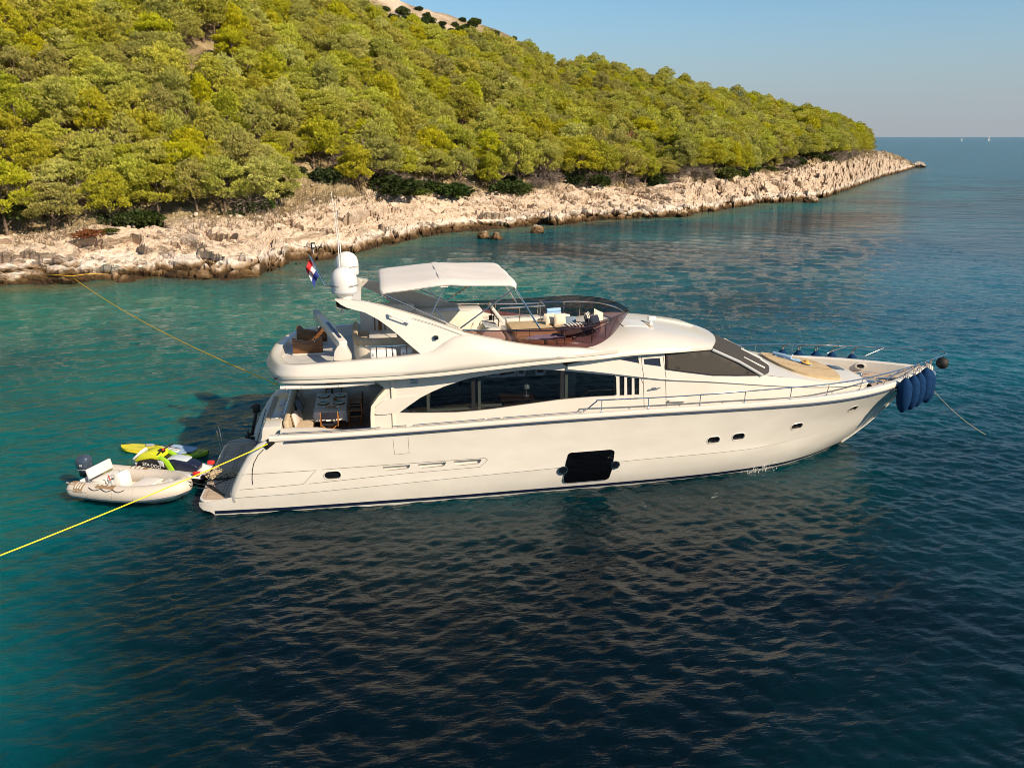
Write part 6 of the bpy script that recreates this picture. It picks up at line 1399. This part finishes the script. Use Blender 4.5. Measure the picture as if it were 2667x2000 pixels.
MB().box((1.30, 1.9, 1.95), (.28, .22, .34)).build('cowl', m_black, ob, bevel=.06, seg=3); MB().box((1.18, 1.9, 1.40), (.11, .12, .9), Matrix.Rotation(R(14), 3, 'Y')).build('shaft', m_black, ob, bevel=.02)
MB().box((.98, 1.9, .86), (.36, .05, .12), Matrix.Rotation(R(20), 3, 'Y')).lathe([(0, -.14), (.045, -.08), (.05, .08), (0, .14)], (1.02, 1.9, .98), 10, Matrix.Rotation(R(90), 3, 'Y')).box((.94, 1.9, 1.02), (.03, .30, .10), Matrix.Rotation(R(30), 3, 'Z')).box((.94, 1.9, 1.02), (.03, .10, .30)).build('propeller_leg', m_black, ob, bevel=.012)
MB().tube([(1.3, 1.78, 2.1), (1.2, 1.5, 2.14), (1.15, 1.35, 2.12)], .022, 6).build('tiller', m_black, ob)
# ================================================================== TENDER
tp0 = Vector((-3.62, -.22, 0)); TA = R(-25.5)
T = empty('rigid_inflatable', tp0, 'beige inflatable tender with outboard tied behind the yacht', 'tender', rz=TA); TM = Matrix.Translation(tp0) @ Matrix.Rotation(TA, 4, 'Z')
m_tube = mat('beige_hypalon', (.60, .53, .45), .5, spec=.4); m_tband = mat('tan_band', (.30, .19, .10), .6); m_tin = mat('tender_inner', (.68, .62, .53), .45); m_tw = mat('tender_white', (.78, .74, .67), .3)
def tp_(mb, nm, m_, parent=None, **k): mb.xform(TM); o = mb.build(nm, m_, None, **k); attach(o, parent or T); return o
ctr = spline([(-.42, -.74, .40), (.3, -.76, .40), (1.2, -.76, .42), (2.0, -.70, .46), (2.7, -.50, .52), (3.15, -.24, .58), (3.30, 0, .60)], 7)
ctr = ctr+[Vector((p.x, -p.y, p.z)) for p in ctr[:-1][::-1]]
rr = []
for i, p in enumerate(ctr):
    k = min(i, len(ctr)-1-i); rr.append(.265*(.35, .72, .92, 1)[k] if k < 4 else .265)
tb_ = tp_(MB().tube(ctr, rr, 20), 'buoyancy_tube', m_tube, ang=70)
def tubeband(t0, t1, a0, a1, off, m_, nm, parent=tb_, side=-1, n=14):
    """strip lying on the tube: along t (index range), around a (degrees, 0 = outboard, 90 = top)"""
    rows = []
    for i in np.linspace(t0, t1, n):
        k = int(i); f_ = i-k; p = ctr[k].lerp(ctr[min(k+1, len(ctr)-1)], f_); d = (ctr[min(k+1, len(ctr)-1)]-ctr[max(k-1, 0)]).normalized(); out = Vector((d.y, -d.x, 0)); r_ = lerp(rr[k], rr[min(k+1, len(rr)-1)], f_)+off
        rows.append([p+out*math.cos(R(a))*r_+Vector((0, 0, math.sin(R(a))*r_)) for a in np.linspace(a0, a1, 9)])
    return tp_(MB().grid(rows), nm, m_, parent, ang=70)
nC = len(ctr)-1
for s0, s1 in ((2, nC/2), (nC/2, nC-2)):
    tubeband(s0, s1, -38, -18, .014, m_tw, 'rub_strake', n=40); tubeband(s0, s1, -34, -20, .020, mat('strake_grey', (.20, .22, .27), .5), 'strake_line', n=40)
for a, c in ((1, 4.2), (10.5, 16)): tubeband(a, c, 55, 108, .004, m_tband, 'tan_panel'); tubeband(nC-c, nC-a, 55, 108, .004, m_tband, 'tan_panel')
for i_ in (11, 12.3, 13.6): 
    for s_ in (i_, nC-i_-.8): tubeband(s_, s_+.8, 78, 112, .02, m_tw, 'grip_patch', n=6)
mb = MB()
for i_ in (9, 16, 22, nC-22, nC-16, nC-9):
    p_, d_ = ctr[i_], (ctr[i_+1]-ctr[i_-1]).normalized(); u_ = Vector((d_.y, -d_.x, 0)); mb.tube([p_+(u_*math.cos(t)+Vector((0, 0, math.sin(t))))*.267 for t in np.linspace(0, 2*math.pi, 25)[:-1]], .006, 4, closed=True)
tp_(mb, 'tube_seam', m_taupe, tb_)
mb = MB()
for i0 in (9, 12.5, 16, nC-19.5, nC-16, nC-12.5):
    P_ = []
    for q_ in np.linspace(0, 3.5, 9):
        k_ = int(i0+q_); f_ = i0+q_-k_; p_ = ctr[k_].lerp(ctr[k_+1], f_); d_ = (ctr[k_+1]-ctr[k_]).normalized(); u_ = Vector((d_.y, -d_.x, 0)); a_ = R(52-16*math.sin(math.pi*q_/3.5)); P_.append(p_+(u_*math.cos(a_)+Vector((0, 0, math.sin(a_))))*.285)
    mb.tube(P_, .011, 5)
tp_(mb, 'grab_line', m_brope, tb_)
m_logo = mat('logo_cream', (.66, .60, .52), .5)
tubeband(4.3, 7.2, 8, 85, .004, m_tband, 'logo_panel')
for k in range(3): tubeband(4.65+.8*k, 5.15+.8*k, 34, 78, .009, m_logo, 'logo_stroke', n=6)
p = ctr[5].lerp(ctr[6], .7); letters('NOVURANIA', .135, TM @ basis(p+Vector((0, -.273*.96, .273*.28)), (1, -.02, 0), (0, -.30, 1)), m_logo, tb_, .003)
p = ctr[2].lerp(ctr[3], .5); letters('M Y LADY', .075, TM @ basis(p+Vector((0, -.12, .244)), (1, -.02, 0), (0, .7, .7)), m_logo, tb_, .003)
# hull under the tubes, floor and transom
rows = []
for x, w, zk in [(-.1, .62, -.18), (.8, .64, -.20), (1.6, .60, -.19), (2.3, .45, -.10), (2.85, .24, .08), (3.2, .05, .34)]:
    zs = .26+.10*max(0, x-1.5)/1.7; rows.append([(x, -w-.1, zs), (x, -w, zs-.10), (x, -w*.55, (zs+zk)/2-.12), (x, 0, zk), (x, w*.55, (zs+zk)/2-.12), (x, w, zs-.10), (x, w+.1, zs)])
tp_(MB().grid(rows), 'keel_hull', m_tw, ang=50)
tp_(MB().grid([[(x, -w, .25), (x, 0, .25), (x, w, .25)] for x, w in ((-.12, .66), (1.8, .60), (2.4, .42), (2.9, .12))]), 'floor', m_tin)
tp_(MB().box((-.10, 0, .42), (.07, 1.15, .46)), 'transom', m_tw, bevel=.02)
st_ = tp_(MB().box((.42, 0, .42), (.46, 1.05, .30)), 'helm_bench', m_tw, bevel=.03); tp_(MB().box((.45, 0, .60), (.42, .95, .08)), 'bench_cushion', m_canvas, st_, bevel=.03)
tp_(MB().box((.16, 0, .84), (.10, 1.06, .34), Matrix.Rotation(R(-14), 3, 'Y')), 'bench_back', m_canvas, st_, bevel=.04, seg=3); tp_(MB().tube([(.2, -.52, .6), (.16, -.52, .7)], .015, 6).tube([(.2, .52, .6), (.16, .52, .7)], .015, 6).tube([(.20, -.5, .64), (.20, .5, .64)], .018, 6), 'back_frame', m_steel, st_)
cs = tp_(MB().prism([(1.06, .25), (1.42, .25), (1.34, .86), (1.22, .96), (1.10, .92)], lambda x, z, t: (x, t, z), -.46, .02), 'console', m_tw, bevel=.03)
tp_(MB().tube([(1.0+.05*math.sin(t), -.24+.17*math.cos(t), .84+.16*math.sin(t)) for t in np.linspace(0, 2*math.pi, 21)[:-1]], .014, 6, closed=True).tube([(1.0, -.40, .84), (1.0, -.08, .84)], .009, 4).tube([(1.0, -.24, .84), (1.12, -.24, .80)], .02, 6), 'steering_wheel', m_grey, cs)
tp_(MB().box((1.02, -.48, .58), (.16, .10, .34)).lathe([(0, 0), (.08, 0), (.085, .04), (0, .05)], (1.0, -.55, .60), 12, Matrix.Rotation(R(90), 3, 'X')), 'throttle_box', m_grey, cs, bevel=.015); tp_(MB().tube([(1.02, -.50, .74), (.96, -.52, .92)], .018, 6), 'throttle_lever', mat('red_knob', (.5, .03, .02), .4), cs)
fb2 = tp_(MB().box((1.95, 0, .38), (.62, .74, .26)), 'bow_seat', m_tw, bevel=.03); tp_(MB().box((1.95, 0, .55), (.64, .78, .09)), 'seat_cushion', m_canvas, fb2, bevel=.035, seg=3)
for y_ in (-.28, .22): tp_(MB().box((2.275, y_, .40), (.012, .07, .07)), 'seat_latch', m_taupe, fb2)
tp_(MB().prism(roundpoly([(2.55, -.34), (3.1, -.16), (3.1, .16), (2.55, .34)], .06), lambda x, y, t: (x, y, t+.06*(x-2.5)), .56, .66), 'bow_locker', m_tw, bevel=.02)
tp_(MB().tube([(3.0, -.1, .74), (3.3, -.05, .86), (3.62, .10, .72), (4.0, .35, .55)], .012, 5).tube([(3.05, .12, .72), (3.28, .3, .6), (3.45, .0, .40)], .010, 5), 'painter', m_brope)
om = empty('outboard', (0, 0, 0), None, None); om['label'] = ''; del om['label']; bpy.data.objects.remove(om)
m_cowl = mat('outboard_grey', (.055, .075, .115), .18, .2, Coat_Weight=.5)
cw = MB(); rows = []
for z, lx, ly, ox in [(.70, .13, .15, .02), (.76, .20, .19, 0), (.90, .245, .215, -.01), (1.05, .25, .21, 0), (1.17, .22, .18, .02), (1.24, .15, .13, .04), (1.265, .06, .05, .05), (1.268, .002, .002, .05)]:
    rows.append([(-.42+ox+lx*abs(math.cos(t))**.75*math.copysign(1, math.cos(t)), ly*abs(math.sin(t))**.75*math.copysign(1, math.sin(t)), z) for t in np.linspace(0, 2*math.pi, 25)[:-1]])
mo = tp_(cw.grid(rows, cv=True), 'outboard_motor', m_cowl, ang=60)
tp_(MB().lathe([(.232, .80), (.236, .81), (.232, .82)], (-.43, 0, 0), 24), 'cowl_stripe', m_grey, mo); tp_(MB().box((-.42, 0, .45), (.16, .14, .6)).box((-.42, 0, .62), (.28, .26, .18)).box((-.48, 0, -.05), (.2, .05, .5)), 'motor_leg', m_black, mo, bevel=.02)
letters('60', .11, TM @ basis((-.36, -.222, .97), (1, .0, 0), (0, 0.05, 1)), m_dome, mo, .003)
# ================================================================== WATER SCOOTER
jp = Vector((-1.48, .50, 0)); JA = R(163); J = empty('water_scooter', jp, 'white, black and lime water scooter floating beside the tender', 'water scooter', rz=JA); JM = Matrix.Translation(jp) @ Matrix.Rotation(JA, 4, 'Z')
def jt(mb, nm, m_, parent=None, **k): mb.xform(JM); o = mb.build(nm, m_, None, **k); attach(o, parent or J); return o
m_jw = mat('scooter_white', (.74, .73, .74), .25); m_jb = mat('scooter_black', (.012, .010, .014), .3); m_jy = mat('scooter_lime_yellow', (.60, .62, .02), .3); m_jg = mat('scooter_green', (.28, .52, .02), .35); m_jr = mat('scooter_red', (.62, .03, .02), .4)
secs = [(-1.32, .50, .10, .30), (-.9, .56, .02, .34), (-.3, .58, -.02, .38), (.3, .55, -.02, .42), (.8, .42, .06, .48), (1.12, .24, .20, .54), (1.30, .05, .42, .57)]
jh = jt(MB().grid([[(x, -w*.2, z0-.1), (x, -w*.8, z0), (x, -w, (z0+z1)/2), (x, -w*1.02, z1), (x, w*1.02, z1), (x, w, (z0+z1)/2), (x, w*.8, z0), (x, w*.2, z0-.1)] for x, w, z0, z1 in secs], cv=True).add([(x, y, z) for x, y, z in [(-1.32, -.5, .30), (-1.32, .5, .30), (-1.32, .4, .1), (-1.32, -.4, .1)]], [(0, 1, 2, 3)]), 'lower_hull', m_jb, ang=50)
dk_ = jt(MB().grid([[(x, -w*1.03, z1), (x, -w*.98, z1+.07), (x, -w*.62, z1+.08), (x, -w*.50, z1+d), (x, w*.50, z1+d), (x, w*.62, z1+.08), (x, w*.98, z1+.07), (x, w*1.03, z1)] for (x, w, z0, z1), d in zip(secs, (.02, .02, .03, .10, .12, .10, .03))]), 'deck', m_jw, ang=45)
jt(MB().prism([(-.15, .42), (.55, .44), (1.05, .55), (.95, .74), (.45, .86), (.05, .80)], lambda x, z, t: (x, t*(1-.28*max(0, x-.3)), z), -.40, .40), 'side_panel', m_jb, dk_, bevel=.04)
jt(MB().prism([(.15, .82), (.62, .80), (1.10, .66), (1.16, .72), (.85, .98), (.50, 1.08), (.20, 1.02)], lambda x, z, t: (x, t*(1-.30*max(0, x-.2)), z), -.34, .34), 'hood', m_jy, dk_, bevel=.05, seg=3)
jt(MB().prism([(.86, .98), (1.18, .72), (1.24, .76), (.92, 1.06)], lambda x, z, t: (x, t, z), -.20, .20), 'hood_trim', m_jw, dk_, bevel=.02)
se = jt(MB().prism([(-1.05, .40), (.0, .42), (.05, .74), (-.25, .80), (-.85, .72), (-1.08, .60)], lambda x, z, t: (x, t, z), -.22, .22), 'seat', mat('scooter_navy', (.008, .012, .035), .4), bevel=.06, seg=3)
jt(MB().prism([(-.72, .74), (-.25, .81), (.02, .76), (.02, .80), (-.25, .86), (-.72, .79)], lambda x, z, t: (x, t, z), -.20, .20), 'seat_pad', mat('seat_pale', (.50, .56, .62), .6), se, bevel=.02)
for sg in (-1, 1):
    jt(MB().prism([(-.30, .46), (-.05, .44), (.10, .78), (.28, .92), (.10, .95), (-.12, .80)], lambda x, z, t: (x, sg*t, z), .24, .34), 'green_panel', m_jg, dk_, bevel=.02)
    jt(MB().prism([(-.02, .60), (.12, .66), (.20, .84), (.02, .80)], lambda x, z, t: (x, sg*t, z), .36, .42), 'grey_panel', m_grey, dk_, bevel=.01)
    for x_, w_ in ((-1.20, .50), (-.10, .56), (1.0, .30)): jt(MB().box((x_, sg*w_, .48), (.24, .16, .13), Matrix.Rotation(R(sg*-14 if x_ > 0 else 0), 3, 'Z')), 'bumper', m_jr, dk_, bevel=.045, seg=3)
hbj = jt(MB().tube([(.12, -.36, 1.10), (.22, -.16, 1.06), (.24, 0, 1.04), (.22, .16, 1.06), (.12, .36, 1.10)], .022, 8).box((.26, 0, 1.02), (.18, .20, .10)), 'handlebar', m_jb, bevel=.0)
jt(MB().tube([(.14, -.30, 1.09), (.08, -.42, 1.12)], .032, 8).tube([(.14, .30, 1.09), (.08, .42, 1.12)], .032, 8), 'grip', m_jb, hbj); jt(MB().box((.16, .05, 1.09), (.06, .08, .05)), 'kill_switch', m_jr, hbj, bevel=.01)
letters('SEA·DOO', .155, JM @ basis((.42, .412, .64), (-1, 0.0, -.16), (0, -.04, 1)), m_dome, dk_, .003); letters('SPARK 3UP', .07, JM @ basis((-.62, .598, .395), (-1, 0, 0), (0, -.35, 1)), m_grey, dk_, .002)
# ================================================================== PADDLE BOARD
bp = Vector((-2.30, 3.16, .02)); BA = math.atan2(-1.35, 3.37); Bd = empty('paddle_board', bp, 'yellow paddle board, its nose half shaded lime, floating beyond the water scooter', 'paddle board', rz=BA); BM = Matrix.Translation(bp) @ Matrix.Rotation(BA, 4, 'Z')
def bt(mb, nm, m_, parent=None, **k): mb.xform(BM); o = mb.build(nm, m_, None, **k); attach(o, parent or Bd); return o
m_by = mat('board_yellow', (.72, .60, .02), .45); m_bl = mat('board_lime_shaded', (.34, .46, .02), .45); m_bt = mat('board_grey', (.10, .12, .15), .5)  # lime mixes the shade on the nose half into its hue
bw_ = lambda x: .42*(max(0, 1-abs(x/1.82)**3.2))**.62
def brd(x0, x1, n):
    rows = []
    for x in np.linspace(x0, x1, n):
        w = bw_(x)+.002; k = .22*max(0, abs(x)-1.1)**2*(1 if x > 0 else .35); rows.append([(x, -w*.85, -.04+k), (x, -w, .03+k), (x, -w*.92, .09+k), (x, 0, .10+k), (x, w*.92, .09+k), (x, w, .03+k), (x, w*.85, -.04+k)])
    return MB().grid(rows, cv=True)
bt(brd(-1.815, .35, 26), 'tail_half', m_by, ang=50); bt(brd(.35, 1.815, 20), 'nose_half', m_bl, ang=50)
dkp = bt(MB().prism(roundpoly([(-1.62, -.26), (-.45, -.36), (-.45, .36), (-1.62, .26)], .14), lambda x, y, t: (x, y, t), .10, .112), 'deck_pad', mat('pad_yellow', (.66, .56, .05), .8))
mb = MB()
for k in range(14): mb.box((-1.56+.08*k, 0, .113), (.008, .50+.012*k, .004))
bt(mb, 'pad_groove', m_bl, dkp); bt(MB().tube([(-1.0+.10*math.cos(t), .06*math.sin(t)-.0, .117) for t in np.linspace(0, 2*math.pi, 19)[:-1]], .007, 4, closed=True), 'pad_emblem', m_bt, dkp)
bt(MB().prism([(-.40, -.36), (-.18, -.38), (-.10, -.22), (-.34, -.18)], lambda x, y, t: (x, y, t), .097, .108).prism([(-.30, .12), (-.10, .10), (-.05, .3), (-.25, .34)], lambda x, y, t: (x, y, t), .097, .108), 'grey_flash', m_bt); bt(MB().tube([(.95+.22*math.cos(t), -.16+.09*math.sin(t), .115) for t in np.linspace(0, 2*math.pi, 19)[:-1]], .014, 5, closed=True).tube([(1.48, -.12, .15), (1.56, .0, .17), (1.62, -.10, .19)], .012, 5), 'nose_emblem', m_bt)
sl_ = empty('folded_wing', bp+Vector((.6, .1, .1)), 'folded white and pale blue wing sail lying on the paddle board', 'sail')
def sheet(poly, z0, m_, nm, seed):
    mb = MB().panel(roundpoly(poly, .04), [], lambda x, y, d: (x, y, z0+.03*noise.noise(Vector((x*4, y*4, seed)))+d), .08, rim=-.04, edge=.08); mb.xform(BM); o = mb.build(nm, m_, None, ang=70); attach(o, sl_)
sheet([(-.25, -.02), (.15, -.30), (.9, -.36), (1.22, -.05), (1.20, .30), (.1, .36)], .17, mat('sail_blue', (.30, .42, .58), .6), 'blue_cloth', 1)
sheet([(-.30, -.10), (.2, -.36), (.75, -.30), (.7, -.05), (.0, .12)], .215, mat('sail_white', (.72, .71, .70), .6), 'white_cloth', 2)
pd_ = empty('paddle', bp+Vector((-.2, .1, .15)), 'black paddle with a grey blade lying across the paddle board', 'paddle')
for nm, mb, m_ in (('shaft', MB().tube([(-.55, .22, .17), (.15, -.05, .26), (.9, -.34, .33)], .016, 6), m_jb), ('blade', MB().prism(roundpoly([(-.55, .12), (-.85, .08), (-.92, .24), (-.6, .30)], .06), lambda x, y, t: (x, y, t), .14, .165), m_grey)):
    mb.xform(BM); o = mb.build(nm, m_); attach(o, pd_)
# ---- cooling water and a small splash at the waterline
m_foam = mat('foam', (.75, .76, .76), .6); fm = MB(); gq = random.Random(3)
for k in range(70):
    t = gq.random(); x = 18.65+gq.gauss(0, .28); y = -hb(x, .05)-.04-abs(gq.gauss(0, .06))-.05*t; z = gq.random()**2*.35; r_ = gq.uniform(.006, .022)
    fm.add([(x+r_*a, y+r_*b_, z+r_*c) for a, b_, c in ((1, 0, 0), (-1, 0, 0), (0, 1, 0), (0, -1, 0), (0, 0, 2), (0, 0, -2))], [(0, 2, 4), (2, 1, 4), (1, 3, 4), (3, 0, 4), (2, 0, 5), (1, 2, 5), (3, 1, 5), (0, 3, 5)])
tag(fm.build('splash', m_foam, ang=180), 'white splash of water against the hull near the bow', kind='stuff')
# ---- lantern post on the shore rock and far sails
lx, ly, lz, _d = at_px(677, 545); lp = empty('shore_lantern', (lx, ly, lz-.1), 'small dark box with a white panel fixed on the rocks above the inlet', 'lantern')
MB().box((lx, ly, lz+.55), (.42, .34, .55)).build('housing', m_black, lp, bevel=.03); MB().box((lx+.05, ly-.18, lz+.55), (.24, .03, .34)).build('panel', m_dome, lp, bevel=.01); MB().tube([(lx, ly, lz-.3), (lx, ly, lz+.35)], .06, 6).build('post', m_grey, lp)
def sailboat(x, y, s_, label):
    r = empty('sailing_boat', (x, y, 0), label, 'sailing boat', 'sailing boats on the horizon')
    MB().prism([(-5*s_, 0), (5.5*s_, 0), (6.5*s_, 1.6*s_), (-5*s_, 1.4*s_)], lambda a, z, t: (x+a, y+t, z), -1.5*s_, 1.5*s_).build('hull', m_dome, r, bevel=.3*s_)
    MB().tube([(x+.5*s_, y, 1*s_), (x+.5*s_, y, 17*s_)], .12*s_, 5).build('mast', m_grey, r)
    MB().prism([(0.2*s_, 2.6*s_), (-4.5*s_, 2.8*s_), (.3*s_, 16.5*s_)], lambda a, z, t: (x+a, y+t, z), -.05, .05).build('sail', m_canvas, r)
(SX0, SY0), (SX1, SY1) = (1812, 2368), (1870, 2323)
sailboat(SX0, SY0, .55, 'tiny white sail on the horizon beyond the headland, the left one'); sailboat(SX1, SY1, .75, 'tiny white sail on the horizon beyond the headland, the right one')
